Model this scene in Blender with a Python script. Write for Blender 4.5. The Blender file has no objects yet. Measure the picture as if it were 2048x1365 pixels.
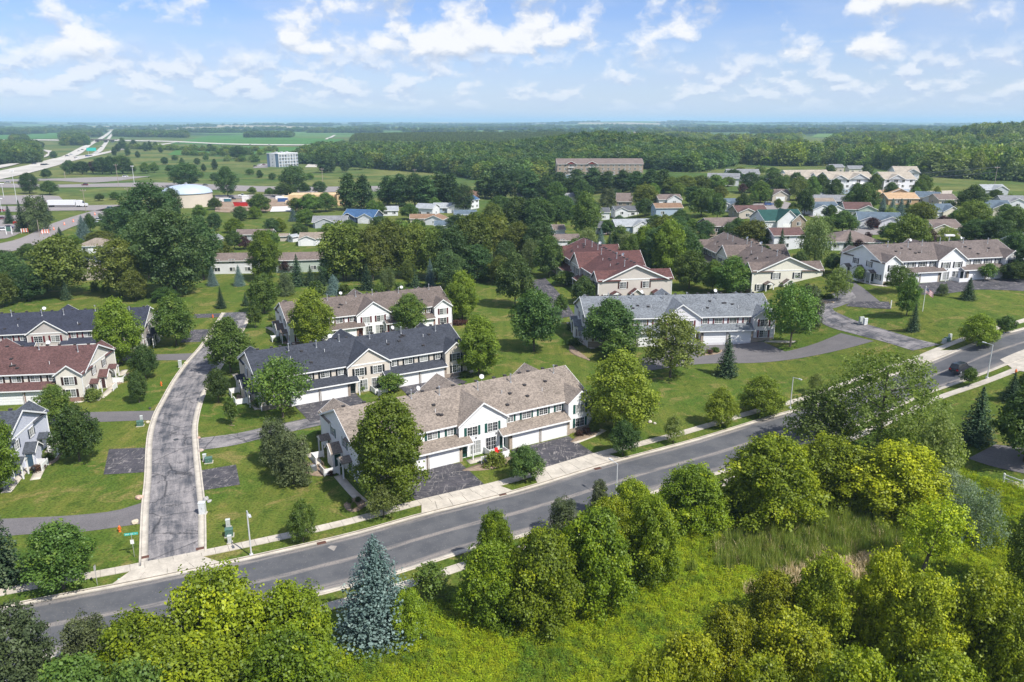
import bpy, math, random
import numpy as np
from mathutils import Vector, Matrix, Euler

scene = bpy.context.scene
COL = scene.collection
R = math.radians
rng = np.random.default_rng(7)
random.seed(7)

# ------------------------------------------------------------------ camera
CAM_H = 50.0                      # drone height above the street, metres
FPX = 1540.0                      # focal length in pixels of a 2048 px wide frame
PITCH = math.atan(439.5 / FPX)
cam_d = bpy.data.cameras.new("camera")
cam = bpy.data.objects.new("camera", cam_d)
COL.objects.link(cam)
cam.location = (0, 0, CAM_H)
cam.rotation_euler = (math.pi / 2 - PITCH, 0, 0)
cam_d.sensor_width = 36.0
cam_d.lens = FPX / 2048.0 * 36.0
cam_d.clip_start = 0.5
cam_d.clip_end = 80000
scene.camera = cam

# ------------------------------------------------------------------ sun, sky
SUN_EL, SUN_DIR = 51.0, math.atan2(-0.66, 0.75)     # direction towards the sun, in plan
sun_vec = Vector((math.cos(R(SUN_EL)) * math.cos(SUN_DIR), math.cos(R(SUN_EL)) * math.sin(SUN_DIR), math.sin(R(SUN_EL))))
sl = bpy.data.lights.new("sun", 'SUN')
sl.energy = 4.9
sl.angle = R(0.5)
sl.color = (1.0, 0.955, 0.88)
so = bpy.data.objects.new("sun", sl)
COL.objects.link(so)
so.location = sun_vec * 300
so.rotation_euler = sun_vec.to_track_quat('Z', 'Y').to_euler()

world = bpy.data.worlds.new("World")
scene.world = world
world.use_nodes = True


class NT:
    """small helper to write node trees"""
    def __init__(s, tree):
        s.t = tree; s.n = tree.nodes; s.l = tree.links
    def new(s, typ, **kw):
        n = s.n.new(typ)
        for k, v in kw.items():
            setattr(n, k, v)
        return n
    def put(s, sock, v):
        if isinstance(v, bpy.types.NodeSocket):
            s.l.new(v, sock)
        elif v is not None:
            if hasattr(sock.default_value, '__len__') and not hasattr(v, '__len__'):
                v = (v,) * len(sock.default_value)
            if hasattr(v, '__len__') and len(sock.default_value) == 4 and len(v) == 3:
                v = (*v, 1.0)
            sock.default_value = v
    def math(s, op, a, b=None, c=None, clamp=False):
        n = s.new('ShaderNodeMath', operation=op, use_clamp=clamp)
        for i, v in enumerate((a, b, c)):
            if v is not None:
                s.put(n.inputs[i], v)
        return n.outputs[0]
    def mix(s, f, a, b, blend='MIX'):
        n = s.new('ShaderNodeMix', data_type='RGBA', blend_type=blend)
        n.clamp_factor = True
        s.put(n.inputs[0], f); s.put(n.inputs[6], a); s.put(n.inputs[7], b)
        return n.outputs[2]
    def noise(s, vec, scale, detail=3, rough=0.55, dist=0.0, dim='3D'):
        n = s.new('ShaderNodeTexNoise', noise_dimensions=dim)
        if vec is not None:
            s.put(n.inputs['Vector'], vec)
        s.put(n.inputs['Scale'], scale); s.put(n.inputs['Detail'], detail)
        s.put(n.inputs['Roughness'], rough); s.put(n.inputs['Distortion'], dist)
        return n.outputs[0]
    def ramp(s, f, lo, hi, a=0.0, b=1.0):
        n = s.new('ShaderNodeMapRange', interpolation_type='SMOOTHSTEP')
        for i, v in enumerate((f, lo, hi, a, b)):
            s.put(n.inputs[i], v)
        return n.outputs[0]
    def mapping(s, vec, scale=(1, 1, 1), loc=(0, 0, 0), rot=(0, 0, 0)):
        n = s.new('ShaderNodeMapping')
        s.put(n.inputs[0], vec); n.inputs[1].default_value = loc
        n.inputs[2].default_value = rot; n.inputs[3].default_value = scale
        return n.outputs[0]
    def xyz(s, x, y, z):
        n = s.new('ShaderNodeCombineXYZ')
        s.put(n.inputs[0], x); s.put(n.inputs[1], y); s.put(n.inputs[2], z)
        return n.outputs[0]


def build_sky():
    w = NT(world.node_tree)
    for n in list(w.n):
        w.n.remove(n)
    out = w.new('ShaderNodeOutputWorld')
    bg = w.new('ShaderNodeBackground')
    sky = w.new('ShaderNodeTexSky', sky_type='NISHITA')
    sky.sun_disc = False
    sky.sun_elevation = R(SUN_EL)
    sky.sun_rotation = math.pi / 2 - SUN_DIR
    sky.air_density = 1.0; sky.dust_density = 0.6; sky.ozone_density = 1.6
    sky.altitude = 300
    STR = 0.12
    base = w.mix(1.0, sky.outputs[0], (STR * 0.54, STR * 0.66, STR * 0.97), 'MULTIPLY')
    tc = w.new('ShaderNodeTexCoord')
    sep = w.new('ShaderNodeSeparateXYZ')
    w.l.new(tc.outputs['Generated'], sep.inputs[0])
    X, Y, Z = sep.outputs
    zc = w.math('MAXIMUM', Z, 0.0)
    az = w.math('ARCTAN2', X, Y)
    lv = w.math('LOGARITHM', w.math('ADD', zc, 0.06), math.e)

    def cloud(ku, kv, seed, lo, hi, dv, detail=7, rough=0.53):
        u = w.math('MULTIPLY', az, ku)
        v = w.math('MULTIPLY', lv, kv)
        p0 = w.xyz(u, v, seed)
        wob = w.noise(p0, 2.2, 3, 0.6)
        u2 = w.math('ADD', u, w.math('MULTIPLY', w.math('SUBTRACT', wob, 0.5), 0.5))
        a = w.noise(w.xyz(u2, v, seed), 1.0, detail, rough)
        b = w.noise(w.xyz(u2, w.math('ADD', v, dv), seed), 1.0, 5, rough)
        big = w.noise(w.xyz(w.math('MULTIPLY', az, 2.6), w.math('MULTIPLY', lv, 1.5), seed + 40.0), 1.0, 2, 0.5)
        a = w.math('ADD', a, w.math('MULTIPLY', w.math('SUBTRACT', big, 0.5), 0.42))
        b = w.math('ADD', b, w.math('MULTIPLY', w.math('SUBTRACT', big, 0.5), 0.42))
        m = w.ramp(a, lo, hi)
        # towards the top the cloud thins: bright crown, grey base
        lit = w.ramp(w.math('ADD', w.math('SUBTRACT', a, b), w.math('MULTIPLY', w.math('SUBTRACT', a, lo), 0.30)), -0.10, 0.12)
        return m, lit
    m1, l1 = cloud(15.0, 3.4, 6.2, 0.455, 0.62, 0.30)
    m2, l2 = cloud(27.0, 4.8, 9.1, 0.42, 0.60, 0.32)
    m3, l3 = cloud(5.0, 3.4, 21.4, 0.36, 0.66, 0.4, 7)
    hi_ = w.ramp(zc, 0.050, 0.080)
    lo_ = w.ramp(zc, 0.100, 0.055)
    m1 = w.math('MULTIPLY', m1, hi_)
    m2 = w.math('MULTIPLY', w.math('MULTIPLY', m2, lo_), w.ramp(zc, 0.002, 0.040, 0.0, 0.85))
    c = base
    # pale veil that thickens to the horizon
    veil = w.math('POWER', w.math('SUBTRACT', 1.0, w.math('MINIMUM', w.math('MULTIPLY', zc, 5.5), 1.0)), 1.6)
    c = w.mix(w.math('MULTIPLY', veil, 0.70), c, (0.57, 0.635, 0.745))
    c = w.mix(w.math('MULTIPLY', m3, 0.42), c, (0.455, 0.54, 0.70))
    c = w.mix(w.math('MULTIPLY', m2, 0.85), c, w.mix(l2, (0.40, 0.48, 0.64), (0.72, 0.74, 0.78)))
    c = w.mix(w.math('MULTIPLY', m1, 0.96), c, w.mix(l1, (0.40, 0.465, 0.59), (0.76, 0.765, 0.78)))
    w.put(bg.inputs[0], c)
    bg.inputs[1].default_value = 1.0
    w.l.new(bg.outputs[0], out.inputs[0])


build_sky()

scene.view_settings.view_transform = 'Standard'
scene.view_settings.look = 'None'
scene.view_settings.exposure = 0.4
scene.view_settings.gamma = 1.0
scene.view_settings.use_curve_mapping = False
cy = scene.cycles
cy.use_denoising = True
cy.max_bounces = 6; cy.diffuse_bounces = 3; cy.glossy_bounces = 2
cy.transmission_bounces = 4; cy.transparent_max_bounces = 6; cy.volume_bounces = 1
cy.caustics_reflective = False; cy.caustics_refractive = False


# ------------------------------------------------------------------ terrain
def sstep(t):
    t = np.clip(t, 0, 1)
    return t * t * (3 - 2 * t)


_ph = np.random.default_rng(3).uniform(0, 6.28, (12, 2))
_dr = np.random.default_rng(4).uniform(0, 6.28, 12)


def waves(x, y, L):
    """smooth rolling noise of wavelength about L"""
    s = 0
    for i in range(12):
        k = 2 * math.pi / (L * (0.6 + 0.12 * i))
        s = s + np.sin((x * math.cos(_dr[i]) + y * math.sin(_dr[i])) * k + _ph[i, 0])
    return s / 4.2


def height(x, y):
    x = np.asarray(x, float); y = np.asarray(y, float)
    r = np.hypot(x, y)
    h = 8.5 * sstep((x - 50) / 52) * (1 - 0.5 * sstep((y - 500) / 500))
    h = h + 18 * np.exp(-(((x - 110) / 150) ** 2 + ((y - 1060) / 150) ** 2))
    h = h + 27 * np.exp(-(((x - 960) / 260) ** 2 + ((y - 1320) / 420) ** 2))
    h = h + 9 * np.exp(-(((x + 150) / 420) ** 2 + ((y - 2150) / 260) ** 2))
    far = sstep((r - 3500) / 9000)
    h = h + far * (14 + 24 * waves(x, y, 5200) + 9 * waves(y, x, 1700))
    return h


def at(px, py):
    """ground point seen at a pixel of the 2048 x 1365 photograph"""
    u = (px - 1024) / FPX; v = -(py - 682.5) / FPX
    d = np.array((u, math.cos(PITCH) + v * math.sin(PITCH), -math.sin(PITCH) + v * math.cos(PITCH)))
    z = 0.0
    for _ in range(60):
        t = (z - CAM_H) / d[2]
        z = 0.6 * z + 0.4 * float(height(d[0] * t, d[1] * t))
    t = (z - CAM_H) / d[2]
    return Vector((d[0] * t, d[1] * t, z))


def depth_of(p):
    return p.y * math.cos(PITCH) - (p.z - CAM_H) * math.sin(PITCH)


def m_per_px(p):
    return depth_of(p) / FPX


def rise(p, ypx):
    """height above ground point p whose image row is ypx"""
    v = -(ypx - 682.5) / FPX
    c, s = math.cos(PITCH), math.sin(PITCH)
    # v = (Y s + dz c)/(Y c - dz s)
    dz = p.y * (v * c - s) / (c + v * s)
    return CAM_H + dz - p.z


def gz(x, y):
    return float(height(x, y))


# ------------------------------------------------------------------ object helpers
def tag(o, label=None, cat=None, group=None, kind=None):
    if label: o['label'] = label
    if cat: o['category'] = cat
    if group: o['group'] = group
    if kind: o['kind'] = kind
    return o


def empty(name, loc=(0, 0, 0), rz=0.0, scale=1.0):
    o = bpy.data.objects.new(name, None)
    o.empty_display_size = 0.5
    COL.objects.link(o)
    o.location = loc
    o.rotation_euler = (0, 0, rz)
    o.scale = (scale,) * 3 if not hasattr(scale, '__len__') else scale
    return o


def link(name, me, parent=None, loc=(0, 0, 0), rot=(0, 0, 0), scale=(1, 1, 1)):
    o = bpy.data.objects.new(name, me)
    COL.objects.link(o)
    if parent is not None:
        o.parent = parent
    o.location = loc; o.rotation_euler = rot; o.scale = scale
    return o


def copy_tree(o, parent=None):
    c = o.copy()
    COL.objects.link(c)
    if parent is not None:
        c.parent = parent
    for ch in list(o.children):
        copy_tree(ch, c)
    return c


class MB:
    """collects simple shapes into one mesh"""
    def __init__(s):
        s.v = []; s.f = []
    def add(s, vs, fs):
        b = len(s.v)
        s.v.extend([tuple(p) for p in vs]); s.f.extend([tuple(i + b for i in f) for f in fs])
        return s
    def quad(s, a, b, c, d):
        return s.add((a, b, c, d), ((0, 1, 2, 3),))
    def box(s, x0, y0, z0, x1, y1, z1):
        v = [(x, y, z) for z in (z0, z1) for y in (y0, y1) for x in (x0, x1)]
        return s.add(v, ((0, 2, 3, 1), (4, 5, 7, 6), (0, 1, 5, 4), (2, 6, 7, 3), (0, 4, 6, 2), (1, 3, 7, 5)))
    def extrude(s, poly, axis, a, b):
        """extrude a polygon given in the two other axes along axis from a to b"""
        n = len(poly)
        def P(q, t):
            return {'x': (t, q[0], q[1]), 'y': (q[0], t, q[1]), 'z': (q[0], q[1], t)}[axis]
        v = [P(q, a) for q in poly] + [P(q, b) for q in poly]
        f = [tuple(range(n - 1, -1, -1)), tuple(range(n, 2 * n))]
        f += [(i, (i + 1) % n, n + (i + 1) % n, n + i) for i in range(n)]
        return s.add(v, f)
    def slab(s, a, b, c, d, t):
        """four-sided sheet of thickness t (grown downwards)"""
        lo = [(p[0], p[1], p[2] - t) for p in (a, b, c, d)]
        return s.add([a, b, c, d] + lo, ((0, 1, 2, 3), (7, 6, 5, 4), (0, 4, 5, 1), (1, 5, 6, 2), (2, 6, 7, 3), (3, 7, 4, 0)))
    def tube(s, p, q, r0, r1=None, n=8, cap=True):
        r1 = r0 if r1 is None else r1
        p = Vector(p); q = Vector(q)
        d = (q - p).normalized()
        u = d.orthogonal().normalized(); w = d.cross(u)
        v = []
        for c, r in ((p, r0), (q, r1)):
            for i in range(n):
                t = 2 * math.pi * i / n
                v.append(tuple(c + u * (r * math.cos(t)) + w * (r * math.sin(t))))
        f = [(i, (i + 1) % n, n + (i + 1) % n, n + i) for i in range(n)]
        if cap:
            f += [tuple(range(n - 1, -1, -1)), tuple(range(n, 2 * n))]
        return s.add(v, f)
    def lathe(s, prof, n=16, c=(0, 0)):
        v = []
        for r, z in prof:
            for i in range(n):
                t = 2 * math.pi * i / n
                v.append((c[0] + r * math.cos(t), c[1] + r * math.sin(t), z))
        m = len(prof)
        f = [(j * n + i, j * n + (i + 1) % n, (j + 1) * n + (i + 1) % n, (j + 1) * n + i) for j in range(m - 1) for i in range(n)]
        f += [tuple(range(n - 1, -1, -1)), tuple((m - 1) * n + i for i in range(n))]
        return s.add(v, f)
    def mesh(s, name, mat=None, smooth=False):
        me = bpy.data.meshes.new(name)
        me.from_pydata(s.v, [], s.f)
        if mat is not None:
            me.materials.append(mat)
        if smooth:
            for p in me.polygons:
                p.use_smooth = True
        return me
    def build(s, name, mat, parent=None, loc=(0, 0, 0), rot=(0, 0, 0), smooth=False):
        return link(name, s.mesh(name, mat, smooth), parent, loc, rot)


# ------------------------------------------------------------------ materials
MATS = {}


def material(name):
    m = bpy.data.materials.new(name)
    m.use_nodes = True
    nt = NT(m.node_tree)
    b = nt.n['Principled BSDF']
    return m, nt, b


def plain(name, col, rough=0.6, metal=0.0, var=0.08, scale=3.0, spec=0.3):
    """painted or moulded surface with slight grime"""
    if name in MATS: return MATS[name]
    m, t, b = material(name)
    tc = t.new('ShaderNodeTexCoord')
    n = t.noise(tc.outputs['Object'], scale, 4, 0.6)
    f = t.ramp(n, 0.3, 0.7, 1 - var, 1 + var)
    t.put(b.inputs['Base Color'], t.mix(1.0, col, t.xyz(f, f, f), 'MULTIPLY'))
    b.inputs['Roughness'].default_value = rough
    b.inputs['Metallic'].default_value = metal
    b.inputs['Specular IOR Level'].default_value = spec
    MATS[name] = m
    return m


def siding(name, col):
    if name in MATS: return MATS[name]
    m, t, b = material(name)
    tc = t.new('ShaderNodeTexCoord')
    sep = t.new('ShaderNodeSeparateXYZ')
    t.l.new(tc.outputs['Object'], sep.inputs[0])
    saw = t.math('FRACT', t.math('DIVIDE', sep.outputs[2], 0.115))
    n = t.noise(tc.outputs['Object'], 0.7, 4, 0.6)
    f = t.ramp(n, 0.3, 0.7, 0.95, 1.04)
    c = t.mix(1.0, col, t.xyz(f, f, f), 'MULTIPLY')
    t.put(b.inputs['Base Color'], c)
    bp = t.new('ShaderNodeBump')
    bp.inputs['Strength'].default_value = 0.55
    bp.inputs['Distance'].default_value = 0.02
    t.l.new(t.math('SUBTRACT', 1.0, saw), bp.inputs['Height'])
    t.l.new(bp.outputs[0], b.inputs['Normal'])
    b.inputs['Roughness'].default_value = 0.55
    b.inputs['Specular IOR Level'].default_value = 0.3
    MATS[name] = m
    return m


def shingle(name, col, speck=0.26):
    if name in MATS: return MATS[name]
    m, t, b = material(name)
    tc = t.new('ShaderNodeTexCoord')
    sep = t.new('ShaderNodeSeparateXYZ')
    t.l.new(tc.outputs['Object'], sep.inputs[0])
    z = t.math('DIVIDE', sep.outputs[2], 0.085)
    row = t.math('FLOOR', z)
    saw = t.math('FRACT', z)
    cell = t.xyz(t.math('FLOOR', t.math('MULTIPLY', t.math('ADD', sep.outputs[0], t.math('MULTIPLY', row, 0.37)), 4.5)),
                 t.math('FLOOR', t.math('MULTIPLY', t.math('ADD', sep.outputs[1], t.math('MULTIPLY', row, 0.21)), 3.0)), row)
    wn = t.new('ShaderNodeTexWhiteNoise', noise_dimensions='3D')
    t.l.new(cell, wn.inputs[0])
    big = t.noise(tc.outputs['Object'], 0.35, 4, 0.6)
    fine = t.noise(tc.outputs['Object'], 9.0, 2, 0.6)
    f = t.math('ADD', t.ramp(wn.outputs[0], 0, 1, 1 - speck, 1 + speck), t.ramp(big, 0.3, 0.7, -0.12, 0.12))
    f = t.math('ADD', f, t.ramp(fine, 0.3, 0.7, -0.12, 0.12))
    t.put(b.inputs['Base Color'], t.mix(1.0, col, t.xyz(f, f, f), 'MULTIPLY'))
    bp = t.new('ShaderNodeBump')
    bp.inputs['Strength'].default_value = 0.5
    bp.inputs['Distance'].default_value = 0.02
    t.l.new(t.math('SUBTRACT', 1.0, saw), bp.inputs['Height'])
    t.l.new(bp.outputs[0], b.inputs['Normal'])
    b.inputs['Roughness'].default_value = 0.85
    b.inputs['Specular IOR Level'].default_value = 0.25
    MATS[name] = m
    return m


def brick(name, c1, c2):
    if name in MATS: return MATS[name]
    m, t, b = material(name)
    tc = t.new('ShaderNodeTexCoord')
    sep = t.new('ShaderNodeSeparateXYZ')
    t.l.new(tc.outputs['Object'], sep.inputs[0])
    v = t.xyz(t.math('ADD', sep.outputs[0], sep.outputs[1]), sep.outputs[2], 0.0)
    br = t.new('ShaderNodeTexBrick')
    t.put(br.inputs['Vector'], v)
    for k, val in (('Color1', c1), ('Color2', c2), ('Mortar', (0.42, 0.39, 0.35))):
        t.put(br.inputs[k], val)
    br.inputs['Scale'].default_value = 1.0
    br.inputs['Mortar Size'].default_value = 0.012
    br.inputs['Brick Width'].default_value = 0.42
    br.inputs['Row Height'].default_value = 0.14
    t.l.new(br.outputs[0], b.inputs['Base Color'])
    b.inputs['Roughness'].default_value = 0.9
    MATS[name] = m
    return m


def glass_mat():
    if 'window_glass' in MATS: return MATS['window_glass']
    m, t, b = material('window_glass')
    oi = t.new('ShaderNodeObjectInfo')
    tc = t.new('ShaderNodeTexCoord')
    n = t.noise(tc.outputs['Object'], 1.3, 2)
    f = t.math('ADD', t.math('MULTIPLY', oi.outputs['Random'], 0.8), t.math('MULTIPLY', n, 0.4))
    # dark rooms, some with drawn blinds
    t.put(b.inputs['Base Color'], t.mix(t.ramp(f, 0.45, 0.95), (0.03, 0.035, 0.04), (0.30, 0.31, 0.30)))
    b.inputs['Roughness'].default_value = 0.08
    b.inputs['Specular IOR Level'].default_value = 0.7
    MATS['window_glass'] = m
    return m


def concrete(name, col, scale=0.6, joints=False):
    if name in MATS: return MATS[name]
    m, t, b = material(name)
    g = t.new('ShaderNodeNewGeometry')
    P = g.outputs['Position']
    a = t.noise(P, scale, 5, 0.65)
    c = t.noise(P, 7.0, 3, 0.6)
    f = t.math('MULTIPLY', t.ramp(a, 0.3, 0.72, 0.80, 1.10), t.ramp(c, 0.3, 0.7, 0.92, 1.06))
    oi = t.new('ShaderNodeObjectInfo')
    f = t.math('MULTIPLY', f, t.ramp(oi.outputs['Random'], 0, 1, 0.965, 1.035))
    t.put(b.inputs['Base Color'], t.mix(1.0, col, t.xyz(f, f, f), 'MULTIPLY'))
    b.inputs['Roughness'].default_value = 0.9
    b.inputs['Specular IOR Level'].default_value = 0.2
    MATS[name] = m
    return m


def asphalt_street():
    m, t, b = material('street_asphalt')
    uv = t.new('ShaderNodeUVMap')
    sep = t.new('ShaderNodeSeparateXYZ')
    t.l.new(uv.outputs[0], sep.inputs[0])
    U, V = sep.outputs[0], sep.outputs[1]     # metres along, fraction across
    g = t.new('ShaderNodeNewGeometry')
    P = g.outputs['Position']
    st = t.xyz(t.math('MULTIPLY', U, 0.16), t.math('MULTIPLY', V, 14.0), 0.0)
    wob = t.noise(t.xyz(t.math('MULTIPLY', U, 0.05), t.math('MULTIPLY', V, 1.5), 3.0), 1.0, 4, 0.6)
    V2 = t.math('ADD', V, t.math('MULTIPLY', t.math('SUBTRACT', wob, 0.5), 0.10))
    streak = t.noise(st, 1.0, 5, 0.65)
    fine = t.noise(P, 5.0, 5, 0.72)
    mid = t.noise(P, 0.35, 4, 0.6)
    def band(c, w):
        return t.ramp(t.math('ABSOLUTE', t.math('SUBTRACT', V2, c)), w, w * 0.35)
    cen = t.math('MULTIPLY', band(0.5, 0.055), t.ramp(streak, 0.30, 0.55))
    ed = t.math('MULTIPLY', t.math('MAXIMUM', band(0.985, 0.12), band(0.015, 0.07)), t.ramp(streak, 0.30, 0.60))
    wear = t.math('MAXIMUM', cen, ed)
    chip = t.ramp(t.math('ADD', fine, t.math('MULTIPLY', streak, 0.25)), 0.70, 0.82)
    wear = t.math('MAXIMUM', t.math('MULTIPLY', wear, t.ramp(fine, 0.25, 0.55)), t.math('MULTIPLY', chip, 0.6))
    dark = t.mix(t.ramp(mid, 0.3, 0.7), (0.078, 0.082, 0.091), (0.110, 0.112, 0.118))
    c = t.mix(wear, dark, (0.25, 0.225, 0.205))
    t.put(b.inputs['Base Color'], c)
    b.inputs['Roughness'].default_value = 0.9
    b.inputs['Specular IOR Level'].default_value = 0.2
    return m


def asphalt_old(name, light, dark, lo=0.42, hi=0.62, crack=0.5, white=0.0):
    """weathered asphalt: blotches, sealed cracks, pale scuffs"""
    if name in MATS: return MATS[name]
    m, t, b = material(name)
    g = t.new('ShaderNodeNewGeometry')
    P = g.outputs['Position']
    uv = t.new('ShaderNodeUVMap')
    sep = t.new('ShaderNodeSeparateXYZ')
    t.l.new(uv.outputs[0], sep.inputs[0])
    a = t.noise(P, 0.30, 6, 0.72, 0.6)
    st = t.noise(t.xyz(t.math('MULTIPLY', sep.outputs[0], 0.10), t.math('MULTIPLY', sep.outputs[1], 5.0), 1.0), 1.0, 5, 0.7, 0.4)
    f = t.ramp(t.math('ADD', t.math('MULTIPLY', a, 0.5), t.math('MULTIPLY', st, 0.5)), lo, hi)
    fine = t.noise(P, 6.0, 4, 0.7)
    c = t.mix(f, dark, light)
    k = t.ramp(fine, 0.3, 0.7, 0.8, 1.2)
    c = t.mix(1.0, c, t.xyz(k, k, k), 'MULTIPLY')
    if crack:
        vo = t.new('ShaderNodeTexVoronoi', feature='DISTANCE_TO_EDGE')
        wp = t.noise(P, 0.5, 4, 0.6)
        vv = t.xyz(t.math('ADD', t.math('MULTIPLY', sep.outputs[0], 0.20), t.math('MULTIPLY', wp, 0.5)), t.math('MULTIPLY', sep.outputs[1], 0.55), t.math('MULTIPLY', wp, 0.4))
        t.put(vo.inputs['Vector'], vv)
        vo.inputs['Scale'].default_value = 1.0
        e = t.math('MULTIPLY', t.ramp(vo.outputs['Distance'], 0.0, 0.022, 1.0, 0.0), crack)
        c = t.mix(e, c, (0.028, 0.029, 0.034))
    if white:
        # pale scuffs where the sealcoat has split, mostly in two directions
        n1 = t.noise(t.mapping(P, (0.9, 0.16, 1), rot=(0, 0, 0.52)), 1.0, 3, 0.6, 0.9)
        n2 = t.noise(t.mapping(P, (0.14, 0.8, 1), rot=(0, 0, 0.52)), 1.0, 3, 0.6, 0.9)
        e = t.math('MAXIMUM', t.ramp(t.math('ABSOLUTE', t.math('SUBTRACT', n1, 0.5)), 0.004, 0.022, 1, 0),
                   t.math('MULTIPLY', t.ramp(t.math('ABSOLUTE', t.math('SUBTRACT', n2, 0.52)), 0.004, 0.020, 1, 0), 0.8))
        e = t.math('MULTIPLY', e, t.math('MULTIPLY', t.ramp(t.noise(P, 0.8, 4, 0.7), 0.40, 0.60), white))
        c = t.mix(e, c, (0.36, 0.33, 0.31))
    t.put(b.inputs['Base Color'], c)
    b.inputs['Roughness'].default_value = 0.9
    b.inputs['Specular IOR Level'].default_value = 0.2
    MATS[name] = m
    return m


def ground_mat():
    m, t, b = material('ground_grass')
    g = t.new('ShaderNodeNewGeometry')
    P = g.outputs['Position']
    sep = t.new('ShaderNodeSeparateXYZ')
    t.l.new(P, sep.inputs[0])
    X, Y, Z = sep.outputs
    # near: mown lawns, patchy
    a = t.noise(P, 0.07, 5, 0.6, 0.5)
    bb = t.noise(P, 0.45, 5, 0.7, 0.3)
    cc = t.noise(P, 3.2, 4, 0.75)
    stripe = t.noise(t.mapping(P, (0.62, 0.03, 1), rot=(0, 0, 1.05)), 1.0, 2)
    lawn = t.mix(t.ramp(a, 0.35, 0.66), (0.058, 0.104, 0.015), (0.104, 0.126, 0.023))
    lawn = t.mix(t.math('MULTIPLY', t.ramp(bb, 0.50, 0.72), 0.75), lawn, (0.145, 0.136, 0.036))
    lawn = t.mix(t.math('MULTIPLY', t.ramp(bb, 0.47, 0.32), 0.85), lawn, (0.036, 0.064, 0.010))
    lawn = t.mix(t.math('MULTIPLY', t.ramp(stripe, 0.46, 0.54), 0.38), lawn, (0.048, 0.084, 0.012))
    dry = t.noise(P, 0.16, 6, 0.72, 0.8)
    lawn = t.mix(t.math('MULTIPLY', t.ramp(dry, 0.53, 0.64), 0.85), lawn, (0.165, 0.148, 0.050))
    lawn = t.mix(t.math('MULTIPLY', t.ramp(t.noise(t.mapping(P, (1, 1, 1), (31, 7, 0)), 0.9, 4, 0.7), 0.60, 0.68), 0.7), lawn, (0.034, 0.060, 0.010))
    k = t.ramp(cc, 0.28, 0.72, 0.52, 1.42)
    lawn = t.mix(1.0, lawn, t.xyz(k, k, k), 'MULTIPLY')
    lawn = t.mix(1.0, lawn, (1.16, 1.13, 1.1), 'MULTIPLY')
    # middle distance: rough grass
    d1 = t.noise(P, 0.012, 5, 0.6, 0.8)
    d2 = t.noise(P, 0.09, 5, 0.7)
    rough = t.mix(t.ramp(d1, 0.38, 0.62), (0.062, 0.105, 0.024), (0.14, 0.15, 0.045))
    k2 = t.ramp(d2, 0.3, 0.7, 0.75, 1.25)
    rough = t.mix(1.0, rough, t.xyz(k2, k2, k2), 'MULTIPLY')
    # far: patchwork of woods, crops and stubble
    vo = t.new('ShaderNodeTexVoronoi', feature='F1')
    wv = t.noise(P, 0.0012, 4, 0.6)
    t.put(vo.inputs['Vector'], t.mapping(P, (0.0011, 0.00055, 0.0)))
    vo.inputs['Scale'].default_value = 1.0
    sc = t.new('ShaderNodeSeparateColor')
    t.l.new(vo.outputs['Color'], sc.inputs[0])
    far = t.mix(t.ramp(sc.outputs[0], 0.42, 0.5), (0.075, 0.12, 0.04), (0.09, 0.17, 0.045))
    far = t.mix(t.ramp(sc.outputs[1], 0.80, 0.84), far, (0.34, 0.28, 0.16))
    far = t.mix(t.ramp(wv, 0.52, 0.60), far, (0.03, 0.058, 0.022))
    c = t.mix(t.ramp(Y, 330, 560), lawn, rough)
    c = t.mix(t.ramp(Y, 1900, 3000), c, far)
    t.put(b.inputs['Base Color'], c)
    b.inputs['Roughness'].default_value = 1.0
    b.inputs['Specular IOR Level'].default_value = 0.1
    bp = t.new('ShaderNodeBump')
    bp.inputs['Strength'].default_value = 0.6
    bp.inputs['Distance'].default_value = 0.12
    t.l.new(t.noise(P, 2.6, 5, 0.75), bp.inputs['Height'])
    t.l.new(bp.outputs[0], b.inputs['Normal'])
    return m


def soil(name, c1, c2, scale=1.2):
    if name in MATS: return MATS[name]
    m, t, b = material(name)
    g = t.new('ShaderNodeNewGeometry')
    P = g.outputs['Position']
    n = t.noise(P, scale, 5, 0.7)
    n2 = t.noise(P, scale * 9, 3, 0.7)
    c = t.mix(t.ramp(n, 0.35, 0.65), c1, c2)
    k = t.ramp(n2, 0.3, 0.7, 0.7, 1.3)
    t.put(b.inputs['Base Color'], t.mix(1.0, c, t.xyz(k, k, k), 'MULTIPLY'))
    b.inputs['Roughness'].default_value = 1.0
    b.inputs['Specular IOR Level'].default_value = 0.1
    MATS[name] = m
    return m


LEAF_GAIN = 2.0


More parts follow.
